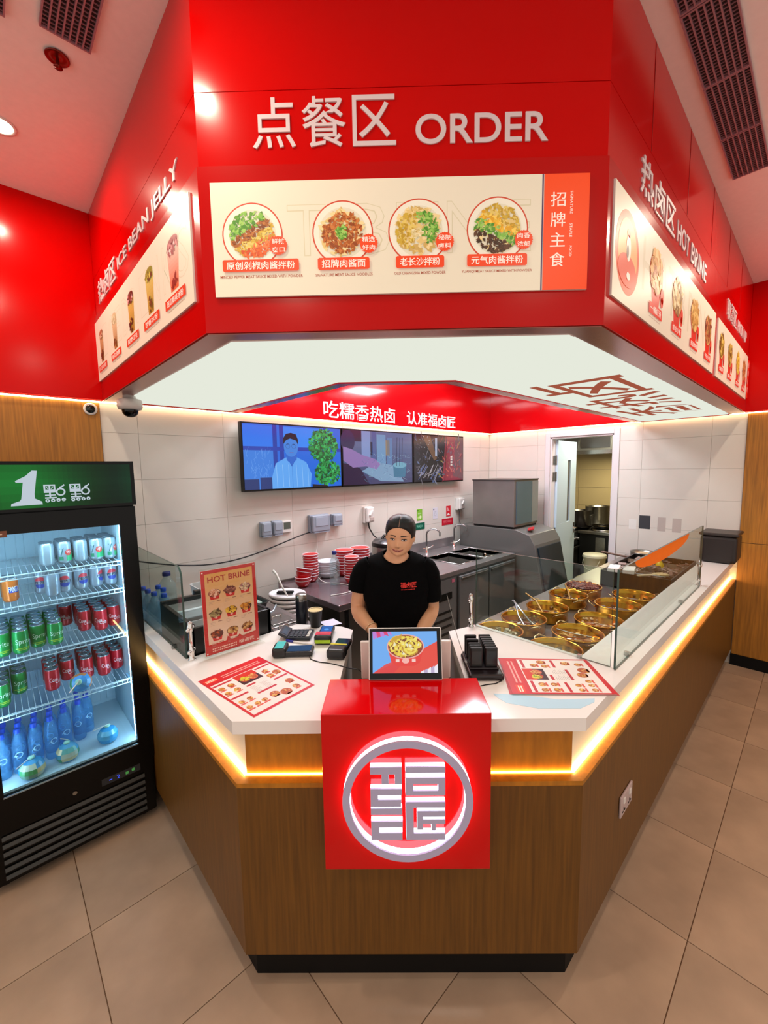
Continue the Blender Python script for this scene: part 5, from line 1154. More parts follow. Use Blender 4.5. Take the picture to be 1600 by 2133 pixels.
# hot brine acrylic stand
st = thing('menu_stand', 'upright acrylic menu stand headed HOT BRINE on the left worktop', 'menu stand', (.24, 1.31, ZW))
sm = TR(.106, 1.306, ZW, rz=.018) @ Matrix.Rotation(-.03, 4, 'X')
MB(TR(.106, 1.306, ZW, rz=.018)).box(-.006, -.032, 0, .262, .028, .006).build('acrylic_foot', ACRYL, st, world=True); MB(sm).box(-.004, .002, .006, .254, .0045, .392).box(-.004, -.0065, .006, .254, -.004, .392).build('acrylic_sheet', ACRYL, st, world=True)
MB(sm).box(0, -.0012, .012, .250, .0012, .384).build('card', M('paper_white', 'eceae6'), st, world=True)
c = Canvas((0, -.0013, .012), (1, 0, 0), (0, 0, 1), m=sm, eps=.0001); w, h = .25, .372
c.rect(0, 0, w, h, 'c02420', 0); c.vgrad(.016, .045, w-.016, h-.016, 'e8cdbc', 'd8a050', n=16, L=1)
c.poly([(.016, .02), (w-.016, .02), (w-.016, .052), (.17, .045), (.155, .058), (.14, .045), (.12, .042), (.10, .065), (.095, .048), (.075, .035), (.06, .045), (.045, .036), (.03, .036), (.016, .022)], 'c43028', 3)
c.text('HOT BRINE', .028, h-.056, w-.028, h-.030, 'a82414', 2, off=.02)
for r_ in range(3):
    for q_ in range(3):
        u, v = .055+.07*q_, h-.105-.092*r_; rd = random.Random(r_*3+q_+20)
        c.poly([(u-.024, v), (u+.024, v), (u+.018, v-.026), (u-.018, v-.026)], 'c82c28', 3); c.disc(u, v+.002, .027, '5a2c1c', 4, ry=.017); c.fuzz(u, v+.004, .024, [['d89878', 'b06a50', 'e8c0a8'], ['6a3430', '8a5040', 'a87060'], ['c8a888', 'a86868', 'e0c8a8'], ['8a7a50', 'a89868', '5a4a30'], ['d8a830', 'e8c048', 'b88820'], ['d89030', 'b86c20', 'e8b050'], ['8a3c20', 'b8602c', '5a2414'], ['c89858', 'e0b878', 'a87038'], ['a86c38', 'd8a868', '7a4420']][r_*3+q_], 44, 5, .007, ry=.014, rnd=rd)
        c.disc(u, v-.015, .006, 'e8a8a0', 6); 
        for k_ in range(3): c.rect(u-.026, v-.036-.006*k_, u+.0-.005*k_, v-.0345-.006*k_, 'b89888', 3)
        c.rect(u+.008, v-.036, u+.026, v-.033, '8a5848', 3)
for k_ in range(2):
    for j_ in range(14): c.rect(.03+.008*j_, .0105+.010*k_, .0355+.008*j_, .0155+.010*k_, 'f0c8b8', 4)
c.text('福卤匠', .15, .014, .225, .030, 'f4e8d8', 4)
for u, v in ((.008, .008), (w-.008, .008), (.008, h-.008), (w-.008, h-.008)): c.disc(u, v, .0035, 'f0d8d0', 5, n=12)
c.build('printed_card', PRINT, st, world=True)

# ------------------------------------------------------------------ small things on the left worktop
def terminal(loc, rz, label, band, flap, tilt=0, L_=.175):
    t = thing('card_terminal', label, 'card machine', loc, rz)
    TB = M('terminal_black', '101214', rough=.35)
    # handle toward -X end is the printer bulge
    MB().box(-L_/2+.03, -.034, .006, L_/2, .034, .028).build('body', TB, t, bevel=.006, seg=3)
    MB().box(-L_/2, -.041, .002, -L_/2+.062, .041, .046).build('printer_housing', TB, t, bevel=.013, seg=4)
    MB().box(-L_/2+.064, -.029, .0282, L_/2-.010, .029, .0295).build('screen', M('terminal_screen', '1c3048', rough=.08), t)
    if flap: MB().box(-L_/2+.012, -.036, .0455, -L_/2+.050, .036, .0475).build('paper_cover', M('flap_'+flap, flap, rough=.4), t, bevel=.0008)
    if band: MB().box(-L_/2-.002, -.036, .010, -L_/2+.004, .036, .026).build('band', M('band_'+band, band, rough=.4), t, bevel=.001)
    return t
tA = terminal((.398, 1.075, ZW), -.78+.05, 'black card terminal with turquoise cover lying sideways at the front', None, '3ab8b8')
tB = terminal((.605, 1.125, ZW), .79-.0, 'black card terminal with red cover and lime band next to the calculator', 'a8d018', 'd02844')
tC = terminal((.560, .950, ZW), .66, 'black card terminal with yellow strip nearest the counter gap', None, None)
MB().box(-.030, -.036, .0455, -.020, .036, .048).build('yellow_strip', M('band_yellow', 'd8d010', rough=.4), tC)
c = Canvas((0, 0, .0296), (1, 0, 0), (0, 1, 0)); c.rect(-.020, -.027, .075, .027, '2a5aa0', 1); c.disc(.03, 0, .012, '4a8ad0', 2, n=16); c.build('screen_print', ink('term_screen', rough=.1, emit=.3), tB)
c = Canvas((0, 0, .0476), (1, 0, 0), (0, 1, 0)); c.rect(-.072, -.025, -.040, .025, 'c82040', 1); c.rect(-.060, -.02, -.056, .015, 'e8a0a8', 2); c.build('cover_print', PRINT, tB)
MB().tube(curve([(.440, 1.005, ZW+.012), (.425, .985, ZW+.003), (.435, .935, ZW+.002), (.455, .90, ZW+.002), (.475, .85, ZW+.002), (.49, .80, ZW+.002), (.505, .765, ZW+.004), (.512, .75, ZW-.004)]), .0022, 6).build('charging_cable', BLACK, label='thin black charging cable running from the front terminal over the worktop edge', cat='cable')
ca = thing('desk_calculator', 'dark desk calculator with tilted display beside the paper cup', 'calculator', (.516, 1.237, ZW), -.78+PI/2)
MB(TR(0, 0, .004, ry=0)).box(-.052, -.075, 0, .052, .040, .014).build('calculator_body', M('calc_body', '161c24', rough=.4), ca, bevel=.003)
ds = MB(TR(0, .040, .010, rx=.45)).box(-.052, 0, 0, .052, .045, .014).build('display_hood', M('calc_body', '161c24', rough=.4), ca, bevel=.003)
MB(TR(0, .040, .010, rx=.45)).box(-.040, .008, .0142, .040, .034, .0150).build('display', M('calc_lcd', '3a4a58', rough=.15), ca)
for i in range(5):
    for j in range(5): MB().box(-.044+.018*j, -.068+.020*i, .018, -.044+.018*j+.013, -.068+.020*i+.014, .022).build('key', M('key_pale', 'c8c8c0') if (i == 0 and j < 4) else M('key_dark', '2c343c'), ca, bevel=.001)
pe = thing('pen', 'white pen with blue cap lying in front of the calculator', 'pen', (.475, 1.17, ZW+.005), -1.12)
MB().cyl((-.06, 0, 0), (-.02, 0, 0), .0055, n=10).build('cap', M('pen_blue', '18208a', rough=.3), pe); MB().cyl((-.02, 0, 0), (.075, 0, 0), .0042, n=10).cyl((.075, 0, 0), (.085, 0, 0), .004, .001, n=10).build('barrel', PLW, pe)
cu = thing('paper_cup', 'black paper cup without lid on the corner of the left worktop', 'cup', (.655, 1.283, ZW))
MB().lathe([(.0, .002), (.024, .002), (.025, 0), (.036, .088), (.0375, .090), (.0365, .092), (.0350, .089), (.0245, .006), (0, .006)], 32).build('cup_body', M('cup_black', '12100e', rough=.6), cu)
MB().lathe([(.0345, .088), (.0362, .0925), (.038, .0915), (.038, .089)], 32, caps=False).build('rim', M('cup_rim', 'd8c8a0', rough=.6), cu); MB().lathe([(.0343, .087), (.0240, .0065), (0, .0065)], 32).build('inner', M('cup_inner', 'd8c088', rough=.7), cu)
MB().prism([(.70, 1.32), (.785, 1.305), (.775, 1.215), (.690, 1.235)], ZW+.0005, ZW+.002).build('note_paper', M('paper_lilac', 'd4d4e8', rough=.7), label='blank white note paper lying over the worktop edge by the cup', cat='paper')
MB().prism([(.60, 1.23), (.70, 1.26), (.665, 1.345), (.585, 1.33)], ZW+.0004, ZW+.0012).build('note_paper', M('paper_lilac', 'd4d4e8', rough=.7), label='blank white paper lying under the black paper cup', cat='paper') if 0 else None

# ------------------------------------------------------------------ left wing equipment
co = thing('black_cooler', 'open black insulated cooler holding tubs behind the menu stand', 'cooler', (.24, 1.62, .90))
CO = M('cooler_black', '080808', rough=.35)
x0, x1, y0, y1, z0, z1 = .072, .46, 1.385, 1.82, .901, 1.135
MB().box(x0, y0, z0, x1, y1, z0+.02).box(x0, y0, z0, x0+.022, y1, z1).box(x1-.022, y0, z0, x1, y1, z1-.02).box(x0, y0, z0, x1, y0+.022, z1-.02).box(x0, y1-.022, z0, x1, y1, z1+.01).build('cooler_body', CO, co, world=True, bevel=.004)
MB().box(x0+.17, y1-.01, z1-.015, x0+.21, y1+.02, z1+.028).build('latch', CO, co, world=True, bevel=.004)
def tub(name, label, loc, sx, sy, h, mat, z0=0, fill=None, lid=None):
    t = thing(name, label, 'tub', loc)
    v = []
    for z, k in ((0, .86), (h*.95, 1.0), (h, 1.04), (h, .97), (.006, .83)):
        v.append([(s1*sx/2*k*1.0, s2*sy/2*k, z) for s1, s2 in ((-1, -.82), (-.86, -1), (.86, -1), (1, -.82), (1, .82), (.86, 1), (-.86, 1), (-1, .82))])
    m = MB(); m.grid([r+[r[0]] for r in v], smooth=False); m.add(v[-1], [tuple(range(8))]); m.build('tub_body', mat, t)
    if fill: MB().prism([(x*.93, y*.93) for x, y, _ in v[1]], h*.55, h*.6).build('contents', fill, t)
    return t
CT_ = glass('tub_clear', 'e8eef0', 1.0, opac=.35, ocol='e4eaec')
tub('storage_tub', 'round-cornered clear tub in the back of the black cooler', (.215, 1.72, 1.02), .24, .16, .10, CT_, fill=M('tub_ice', 'b8ccd0', rough=.5))
tub('storage_tub', 'clear tub of pale jelly in the front of the black cooler', (.255, 1.48, .98), .34, .15, .11, CT_, fill=M('tub_jelly', 'a0a8a4', rough=.3))
tub('storage_tub', 'tall clear tub with yellow sticker standing beyond the black cooler', (.40, 1.95, 1.00), .22, .18, .15, CT_)
MB().box(.34, 1.855, 1.015, .40, 1.858, 1.045).build('yellow_sticker', M('sticker_yellow', 'd0c828'), label='small yellow sticker on the tall clear tub', cat='sticker')
dk = MB().box(.465, 1.392, .902, .735, 2.50, .955).box(.065, 1.83, .902, .464, 2.50, .955).build('steel_deck', M('deck_steel', 'a09a98', rough=0.3, metal=0.85), label='steel counter insert behind the menu stand holding lidded food wells', cat='worktop', bevel=.003)
def well(x, y, sx, sy, label, rz=0.0):
    t = thing('well_lid', label, 'lid', (x, y, .956), rz)
    MB().box(-sx/2, -sy/2, 0, sx/2, sy/2, .006).build('lid_plate', STEEL, t, bevel=.004); MB().box(-sx*.36, -sy*.36, .006, sx*.36, sy*.36, .010).build('lid_rise', STEEL, t, bevel=.006)
    MB().tube([(-.03, 0, .008), (-.026, 0, .028), (.026, 0, .028), (.03, 0, .008)], .004, 8).build('handle', CHROME, t)
    return t
well(.605, 1.60, .17, .20, 'steel lid over the food well nearest the thermos flask'); well(.56, 1.455 if 0 else 1.445, .15, .09, 'small steel lid tucked behind the menu stand')
ct2 = thing('scoop', 'pale steel scoop lying on the food well lid', 'scoop', (.60, 1.66, .99)); MB().tube([(-.06, -.03, 0), (.02, 0, .006), (.05, .02, .03)], .006, 8).ball((-.07, -.035, -.003), .022, .016, .008, n=12, m=8).build('scoop_body', M('scoop_steel', 'b8d0e0', rough=.2, metal=.8), ct2)
tub('storage_tub', 'black-rimmed tray with frosted lid on the steel insert', (.50, 1.90, .956), .30, .30, .07, CO, fill=M('frosted_lid', 'b8ccc8', rough=.3))
MB().box(.38, 1.79, 1.01, .62, 2.02, 1.022).build('frosted_tray_lid', glass('frost', 'e0f0ec', .8, opac=.5, ocol='c4dcd6'), label='frosted clear lid resting on the black-rimmed tray', cat='lid', bevel=.008)
tf = thing('thermos_flask', 'tall navy thermos flask with steel cap standing at the steel insert edge', 'flask', (.672, 1.44, .956))
MB().lathe([(.030, 0), (.032, .004), (.032, .135), (.030, .140)], 28).build('flask_body', M('flask_navy', '0a101c', rough=.35), tf); MB().lathe([(.030, .138), (.031, .142), (.031, .170), (.026, .176), (0, .177)], 28).build('flask_cap', STEEL, tf)
c = Canvas((0, 0, 0), (CT.x, CT.y, 0), (0, 0, 1)); 
vs, fs, _ = text_shape('BOTTLE', .0); c.add([Vector((CT.x*(.010-.010*y), CT.y*(.010-.010*y), .03+.06*x))-Vector((CN.x*.0325, CN.y*.0325, 0)) for x, y in vs], fs, col='b8c0c8') if 0 else None
wb = bottle((.225, 2.235, .956), .245, .050, 'big clear water bottle with blue cap and oval label by the left glass', None, CLEARB, M('cap_navy', '101c6a', rough=.4), lambda c: (shape(c, -.045, .035, arcf(.075, -.024), arcf(.075, .024), '104a70', 1, 14), c.text('OASIS', -.034, .066, .026, .084, 'd0e0ec', 2)))
wb.rotation_euler = (0, 0, -.72)
BWL = glass('blue_water_light', 'e4f4fc', .9, opac=.28, ocol='a4cce4')
PBs = None
for i, (x, y) in enumerate(((.115, 1.90), (.085, 1.97), (.075, 2.05), (.070, 2.13), (.065, 2.21), (.065, 2.29), (.145, 2.02), (.140, 2.10))):
    lb = ['small blue capped bottle, first in the row behind the left glass', 'small blue capped bottle, second in the row behind the left glass', 'small blue capped bottle, third in the row behind the left glass', 'small blue capped bottle, fourth in the row behind the left glass', 'small blue capped bottle, fifth in the row behind the left glass', 'small blue capped bottle, last in the row by the wall', 'small blue capped bottle, front one of the inner pair', 'small blue capped bottle, rear one of the inner pair'][i]
    z = .956
    if PBs is None: PBs = bottle((x, y, z), .205, .032, lb, 'small water bottles behind the left glass screen', BWL, CAPB)
    else: copy_tree(PBs, loc=(x, y, z), label=lb)

# white lidded tubs stacked on the floor-standing rack behind the insert, with straw
sk = thing('steel_rack', 'grey rack standing behind the steel insert under the stacked white trays', 'rack', (.88, 1.92, 0))
MB().box(.745, 1.75, .1, 1.02, 2.12, .86).build('rack_body', STEEL_D, sk, world=True, bevel=.004)
for x in (.77, 1.0):
    for y in (1.78, 2.09): MB().cyl((x, y, 0), (x, y, .1), .014).build('leg', STEEL, sk, world=True)
WT = M('white_lid', 'dcdce0', rough=.35)
PL0 = None
for i in range(5):
    lb = ['lowest white plastic tray in the tray stack by the thermos', 'second white plastic tray from the bottom of the tray stack', 'middle white plastic tray of the tray stack', 'fourth white plastic tray from the bottom of the tray stack', 'top white plastic tray with a black remote lying on it'][i]
    lo = (.875+.002*i, 1.93+.006*i, .861+.026*i)
    if PL0 is None:
        PL0 = thing('white_tray', lb, 'tray', lo, group='white plastic trays stacked by the steel insert')
        MB().lathe([(.115, 0), (.122, .003), (.124, .014), (.119, .020), (.110, .021), (.104, .012), (0, .012)], 40).build('lid_disc', WT, PL0)
    else: copy_tree(PL0, loc=lo, label=lb, rot=(.02*(i % 2), .015*i, 0))
rm = thing('remote_control', 'black remote control lying on the topmost white lid', 'remote', (.862, 1.945, .986), 1.25 if 0 else -.78)
MB().box(-.055, -.020, 0, .055, .020, .014).build('remote_body', BLACKM, rm, bevel=.005)
MB().tube([(.835, 1.865, .985), (.815, 1.90, 1.05), (.800, 1.945, 1.13), (.790, 1.965, 1.15)], [.005, .006, .008, .009], 8).build('white_straw', PLW, label='bent white plastic straw sticking up from the lid stack', cat='straw')

# ------------------------------------------------------------------ stainless table with bowls
tbx0, tbx1, tby0, tby1, TZ = 1.11, 2.03, 1.685, 2.49, .90
ta = thing('steel_table', 'stainless steel prep table below the screens carrying bowl stacks', 'table', (1.57, 2.09, 0))
MB().box(tbx0, tby0, TZ-.045, tbx1, tby1, TZ).build('table_top', M('table_steel', 'a0929a', rough=.2, metal=.75), ta, world=True, bevel=.004)
for x in (tbx0+.03, tbx1-.03):
    for y in (tby0+.03, tby1-.03): MB().box(x-.02, y-.02, 0, x+.02, y+.02, TZ-.045).build('leg', STEEL_D, ta, world=True)
MB().box(tbx0+.06, tby0+.04, .25, tbx1-.05, tby1-.05, .28).build('under_shelf', STEEL_D, ta, world=True)
MB().box(tbx0+.09, tby0+.012, .30, tbx1-.06, tby0+.03, TZ-.046).build('front_panel', STEEL_D, ta, world=True)
MB().box(tbx0, tby1-.012, TZ, tbx1, tby1, TZ+.02).build('upstand', STEEL, ta, world=True)
c = Canvas((0, tby0+.0115, 0), (1, 0, 0), (0, 0, 1)); c.text('ZLIC', 1.25, .80, 1.35, .825, 'd8d0cc', 1); c.build('stencil', PRINT, ta, world=True)
BR = M('bowl_red', 'c00c14', rough=.3, coat=.3); BW = M('bowl_white', 'd8dce4', rough=.3)
def bowl_proto(r, h, label, group, loc, red=True):
    t = thing('melamine_bowl', label, 'bowl', loc, 0, group)
    MB().lathe([(r*.55, 0), (r*.62, .004), (r*.84, h*.45), (r*.97, h*.9), (r, h)], 32).build('bowl_outside', BR if red else BW, t)
    MB().lathe([(r, h-.002), (r*1.02, h), (r*.98, h+.002), (r*.93, h*.85), (r*.8, h*.45), (r*.55, .008), (0, .008)], 32).build('white_inside', BW, t)
    return t
def stack(x, y, n, r, h, dz, desc, group, red=True, lean=0, z0=TZ+.001, jit=.002):
    p = None
    for i in range(n):
        pos = 'lowest of' if i == 0 else ('topmost of' if i == n-1 else ['', 'second from the bottom in', 'third from the bottom in', 'fourth from the bottom in', 'fifth from the bottom in', 'sixth from the bottom in', 'seventh from the bottom in', 'eighth from the bottom in', 'ninth from the bottom in', 'tenth from the bottom in', 'eleventh from the bottom in'][i])
        lb = ('red' if red else 'white')+' bowl, '+pos+' '+desc
        lo = (x+random.uniform(-jit, jit)+lean*i, y+random.uniform(-jit, jit), z0+dz*i)
        if p is None: p = bowl_proto(r, h, lb, group, lo, red)
        else: copy_tree(p, loc=lo, label=lb)
stack(1.33, 2.345, 9, .064, .052, .0215, 'the tall left red stack', 'red bowls stacked by the wall')
stack(1.20, 2.26, 2, .064, .052, .026, 'the short leaning red stack', 'red bowls in the short leaning stack', jit=.004)
p = bowl_proto(.064, .052, 'tilted red bowl resting second from top on the short stack', 'red bowls in the short leaning stack', (1.200, 2.262, TZ+.062)); p.rotation_euler = (.0, .30, .2)
p2 = copy_tree(p, loc=(1.204, 2.260, TZ+.088), label='tilted red bowl on top of the short leaning stack', rot=(.0, .30, .2))
stack(1.50, 2.36, 7, .085, .045, .0155, 'the wide white stack behind the water bottle', 'wide white bowls behind the water bottle', red=False)
stack(1.64, 2.30, 8, .080, .055, .0235, 'the wide red stack beside the bottle', 'wide red bowls right of the bottle')
stack(1.525, 2.06, 9, .060, .050, .0205, 'the narrow red stack nearest the person', 'narrow red bowls nearest the person')
stack(1.80, 2.28, 8, .085, .055, .0235, 'the wide red stack half hidden behind the person', 'wide red bowls behind the person')
w2 = bottle((1.41, 2.13, TZ+.001), .265, .040, 'clear water bottle with navy cap standing between the bowl stacks', None, CLEARB, M('cap_navy', '101c6a', rough=.4))
MB().tube(curve([(1.51, YT-.02, 1.24), (1.505, YT-.03, 1.15), (1.46, 2.47, 1.05), (1.395, 2.38, .96), (1.375, 2.24, .906), (1.43, 2.12, .905), (1.46, 2.0, .905), (1.42, 1.90, .905), (1.31, 1.87, .905), (1.20, 1.90, .905)]), .0032, 6).build('white_cable', PLW, label='thin white cable hanging from the double socket onto the steel table', cat='cable')

# ------------------------------------------------------------------ rice cooker, sinks, under-counter fridge
rc_ = thing('rice_cooker', 'large round steel rice cooker with black lid behind the person', 'rice cooker', (2.13, 2.24, .90))
MB().lathe([(.155, 0), (.165, .01), (.168, .03), (.168, .20), (.165, .205)], 40).build('cooker_body', STEEL, rc_); MB().lathe([(.170, .20), (.172, .215), (.165, .235)], 40, caps=False).build('black_rim', BLACK, rc_)
MB().lathe([(.165, .232), (.150, .255), (.09, .275), (0, .282)], 40).build('lid', M('lid_steel', '7a7a7c', rough=.25, metal=.8), rc_)
MB().tube([(-.10, 0, .262), (-.08, 0, .295), (.08, 0, .295), (.10, 0, .262)], .013, 8).build('lid_handle', BLACK, rc_); MB().box(-.02, -.03, .28, .03, .03, .305).build('steam_vent', BLACK, rc_, bevel=.005); MB().box(.155, -.03, .10, .195, .03, .16).build('side_handle', BLACK, rc_, bevel=.008)
MB().tube([(2.10, YT-.03, 1.29), (2.10, YT-.04, 1.24), (2.13, 2.47, 1.17), (2.11, 2.40, 1.15)], .006, 8).build('cooker_cable', BLACK, label='black cable from the white isolator down to the rice cooker', cat='cable')
su = thing('sink_counter', 'stainless double sink counter with splashback along the tiled wall', 'sink', (2.8, 2.1, 0))
sx0, sx1, sy0, sy1 = 2.035, 3.43, 1.70, 2.49
bas = [(2.60, 2.98), (3.02, 3.36)]; by_0, by_1 = 1.80, 2.22
m = MB()
m.box(sx0, sy0, .86, sx1, by_0, TZ).box(sx0, by_1, .86, sx1, sy1, TZ).box(sx0, by_0, .86, bas[0][0], by_1, TZ).box(bas[0][1], by_0, .86, bas[1][0], by_1, TZ).box(bas[1][1], by_0, .86, sx1, by_1, TZ)
m.box(sx0, sy1-.015, TZ, sx1, sy1, TZ+.10); m.build('sink_top', M('sink_steel', 'a4a0a2', rough=.3, metal=.7), su, world=True, bevel=.003)
for a, b in bas:
    m = MB(); m.box(a, by_0, .66, b, by_1, .665).box(a-.003, by_0, .66, a, by_1, .90).box(b, by_0, .66, b+.003, by_1, .90).box(a, by_0-.003, .66, b, by_0, .90).box(a, by_1, .66, b, by_1+.003, .90); m.build('basin', M('basin_steel', '84847e', rough=.35, metal=.6), su, world=True)
    MB().tube([(a, by_0, .904), (b, by_0, .904), (b, by_1, .904), (a, by_1, .904)], .006, 6, closed=True).build('basin_rim', M('rim_bright', 'b8b8b8', rough=.2, metal=1), su, world=True)
    MB().lathe([(.03, .666), (.03, .670), (.02, .669), (0, .668)], 20, (a+b)/2, (by_0+by_1)/2).build('drain', CHROME, su, world=True)
UC = M('fridge_steel_dark', '74797c', rough=.4, metal=.35)
MB().box(sx0+.01, sy0+.02, .12, sx1-.01, sy1-.02, .64).box(sx0+.01, sy0+.02, .64, bas[0][0]-.02, sy1-.02, .86).box(bas[0][0]-.02, sy0+.02, .64, sx1-.01, sy0+.06, .86).build('cabinet', UC, su, world=True)
for x in (sx0+.06, 2.6, sx1-.06):
    for y in (sy0+.08, sy1-.08): MB().cyl((x, y, 0), (x, y, .12), .018).build('foot', STEEL, su, world=True)
MB().box(sx0+.015, sy0+.008, .16, 2.425, sy0+.02, .84).build('compressor_panel', UC, su, world=True, bevel=.002)
for z in (.28, .345, .41, .475, .54): MB(TR(0, 0, 0)).box(2.12, sy0+.003, z, 2.36, sy0+.009, z+.022).build('vent_slot', BLACK, su, world=True, bevel=.004)
MB().box(2.15, sy0+.003, .66, 2.36, sy0+.009, .72).build('control_display', BLACK, su, world=True); MB().box(2.36, sy0+.004, .80, 2.40, sy0+.0085, .83).build('badge', M('badge_pink', 'c0708a'), su, world=True)
for a, b in ((2.455, 2.92), (2.94, 3.41)):
    d_ = MB().box(a, sy0-.012, .16, b, sy0+.012, .84).build('fridge_door', UC, su, world=True, bevel=.006); MB().box(a+.02, sy0-.024, .80, b-.02, sy0-.012, .825).build('door_grip', STEEL, d_, world=True, bevel=.003)
def tap(x, label):
    t = thing('kitchen_tap', label, 'tap', (x, 2.40, TZ))
    MB().lathe([(.022, 0), (.022, .006), (.014, .012), (.013, .06), (.010, .07)], 16).build('tap_base', CHROME, t)
    MB().tube([(0, 0, .06), (0, 0, .20)]+[(.0+.06*(1-math.cos(a))*.8, -.06*(1-math.cos(a))*.9, .20+.055*math.sin(a)) for a in [PI*i/10 for i in range(1, 10)]]+[(.092, -.105, .178)], .009, 10).build('spout', M('tap_steel', '9a9a9c', rough=.25, metal=1), t)
    MB().tube([(0, 0, .045), (.045, -.02, .055), (.075, -.03, .075)], .006, 8).tube([(0, 0, .045), (-.05, .01, .05)], .006, 8).build('lever', CHROME, t)
tap(2.83, 'gooseneck steel tap over the left sink basin'); tap(3.31, 'gooseneck steel tap over the right sink basin')
MB().box(2.50, 2.26, TZ, 2.60, 2.36, TZ+.035).build('soap_dish', M('pale_blue_plastic', 'b8ccd8', rough=.4), label='pale blue plastic dish on the sink counter by the left tap', cat='dish', bevel=.006)
MB().tube([(3.555, YT-.03, 1.29), (3.56, YT-.03, 1.15), (3.62, YT-.03, 1.05), (3.70, 2.47, .95)], .005, 6).build('machine_cable', M('cable_grey', '55555a'), label='grey cable hanging from the isolator beside the ice machine', cat='cable')

# ------------------------------------------------------------------ ice machine
im = thing('ice_machine', 'tall steel ice machine on a dark ice bin in the kitchen corner', 'ice machine', (3.75, 1.95, 0))
MB().box(3.46, 1.735, 1.165, 3.985, 2.25, 1.66).build('ice_maker', M('ice_side_steel', '8a8684', rough=.35, metal=.75, noise=(3, .12)), im, world=True, bevel=.004)
MB().box(3.50, 1.728, 1.19, 3.83, 1.736, 1.645).build('front_panel', M('ice_front_blue', '7c9cb0', rough=.25, metal=.7), im, world=True); MB().box(3.835, 1.728, 1.19, 3.975, 1.736, 1.645).build('side_trim', M('ice_trim', 'a8b4ba', rough=.3, metal=.6), im, world=True)
MB().box(3.455, 1.73, 1.655, 3.99, 2.255, 1.668).build('top_plate', STEEL_D, im, world=True); MB().box(3.47, 1.745, 1.145, 3.97, 2.24, 1.168).build('black_gap', BLACK, im, world=True)
m = MB(); prof = [(2.43, .10), (1.42, .10), (1.40, .50), (1.50, 1.0), (1.56, 1.10), (1.72, 1.143), (2.43, 1.143)]
m.add([(3.46, y, z) for y, z in prof]+[(4.06, y, z) for y, z in prof], [tuple(range(7))[::-1], tuple(range(7, 14))]+[(i, (i+1) % 7, (i+1) % 7+7, i+7) for i in range(7)])
m.build('ice_bin', M('ice_bin_dark', '70716f', rough=.35, metal=.4), im, world=True, bevel=.006)
MB().add([(3.50, 1.492, .97), (4.02, 1.492, .97), (4.02, 1.40, .52), (3.50, 1.40, .52), (3.50, 1.478, .97), (4.02, 1.478, .97), (4.02, 1.386, .52), (3.50, 1.386, .52)], [(4, 5, 6, 7)[::-1], (0, 1, 5, 4)[::-1], (1, 2, 6, 5)[::-1], (2, 3, 7, 6)[::-1], (3, 0, 4, 7)[::-1]]).build('bin_door', M('bin_door_navy', '16242e', rough=.3), im, world=True)
for x in (3.5, 4.0):
    for y in (1.5, 2.38): MB().cyl((x, y, 0), (x, y, .10), .02).build('foot', STEEL, im, world=True)
MB(TR(3.62, 1.62, 1.135, rz=.4, rx=-.25)).box(-.07, -.03, .0, .07, .03, .02).build('red_scoop', M('scoop_red', 'b02028', rough=.4), label='red plastic scoop lying on top of the ice bin', cat='scoop', bevel=.005)

# ------------------------------------------------------------------ back kitchen things
sv = thing('wok_stove', 'steel topped stove with burner in the back kitchen', 'stove', (5.75, 1.45, 0))
MB().box(5.45, .9, .86, 6.4, 1.86, .90).build('stove_top', STEEL, sv, world=True, bevel=.003); MB().box(5.47, .92, .1, 6.4, 1.84, .86).build('stove_body', M('stove_dark', '1c1e1c', rough=.4, metal=.5), sv, world=True)
MB().box(5.455, 1.50, .12, 5.47, 1.62, .82).build('stove_panel', STEEL, sv, world=True)
MB().lathe([(.16, 0), (.16, .015), (.12, .03), (.08, .035), (0, .03)], 28, 5.68, 1.60).build('burner', STEEL, sv, world=False) if 0 else MB(TR(5.68, 1.60, .90)).lathe([(.16, 0), (.16, .015), (.12, .03), (.08, .035), (0, .03)], 28).build('burner', STEEL, sv, world=True)
ov = thing('range_cooker', 'dark range cooker with knobs in the back kitchen behind the door', 'cooker', (5.35, 2.1, 0))
MB().box(5.12, 1.88, .1, 5.9, 2.6, .86).build('cooker_body', M('stove_dark', '1c1e1c', rough=.4, metal=.5), ov, world=True, bevel=.005); MB().box(5.10, 1.87, .86, 5.92, 2.62, .885).build('hob', STEEL_D, ov, world=True)
MB().box(5.13, 1.865, .70, 5.88, 1.885, .85).build('knob_panel', M('panel_grey', '3a3e40', rough=.4, metal=.6), ov, world=True); MB().box(5.15, 1.868, .15, 5.86, 1.885, .66).build('oven_door', M('oven_glass', '2a2a26', rough=.15), ov, world=True); MB().cyl((5.18, 1.84, .675), (5.84, 1.84, .675), .010).build('door_handle', STEEL, ov, world=True)
for i in range(5): MB().cyl((5.20+.13*i, 1.835, .78), (5.20+.13*i, 1.866, .78), .024).build('knob', CHROME, ov, world=True)
for i in range(4): MB().box(5.095, 1.95+.13*i, .76, 5.12, 1.99+.13*i, .80).build('knob', CHROME, ov, world=True, bevel=.008)
def spot(x, y, r, h, z, label, name, mat, handle=True):
    t = thing(name, label, 'pot', (x, y, z))
    MB().lathe([(r*.95, 0), (r, .01), (r, h), (r*1.03, h+.004), (r*.97, h), (r*.96, .012), (0, .012)], 32).build('pot_body', mat, t)
    if handle:
        for s_ in (-1, 1): MB().tube([(-.03, s_*r, h*.75), (-.03, s_*(r+.035), h*.78), (.03, s_*(r+.035), h*.78), (.03, s_*r, h*.75)], .005, 6).build('handle', mat, t)
    return t
spot(6.02, 1.80, .17, .30, .90, 'tall steel stock pot at the back of the stove', 'stock_pot', STEEL); spot(5.82, 1.98, .15, .26, .886, 'second steel stock pot partly hidden by the door leaf', 'stock_pot', STEEL_D)
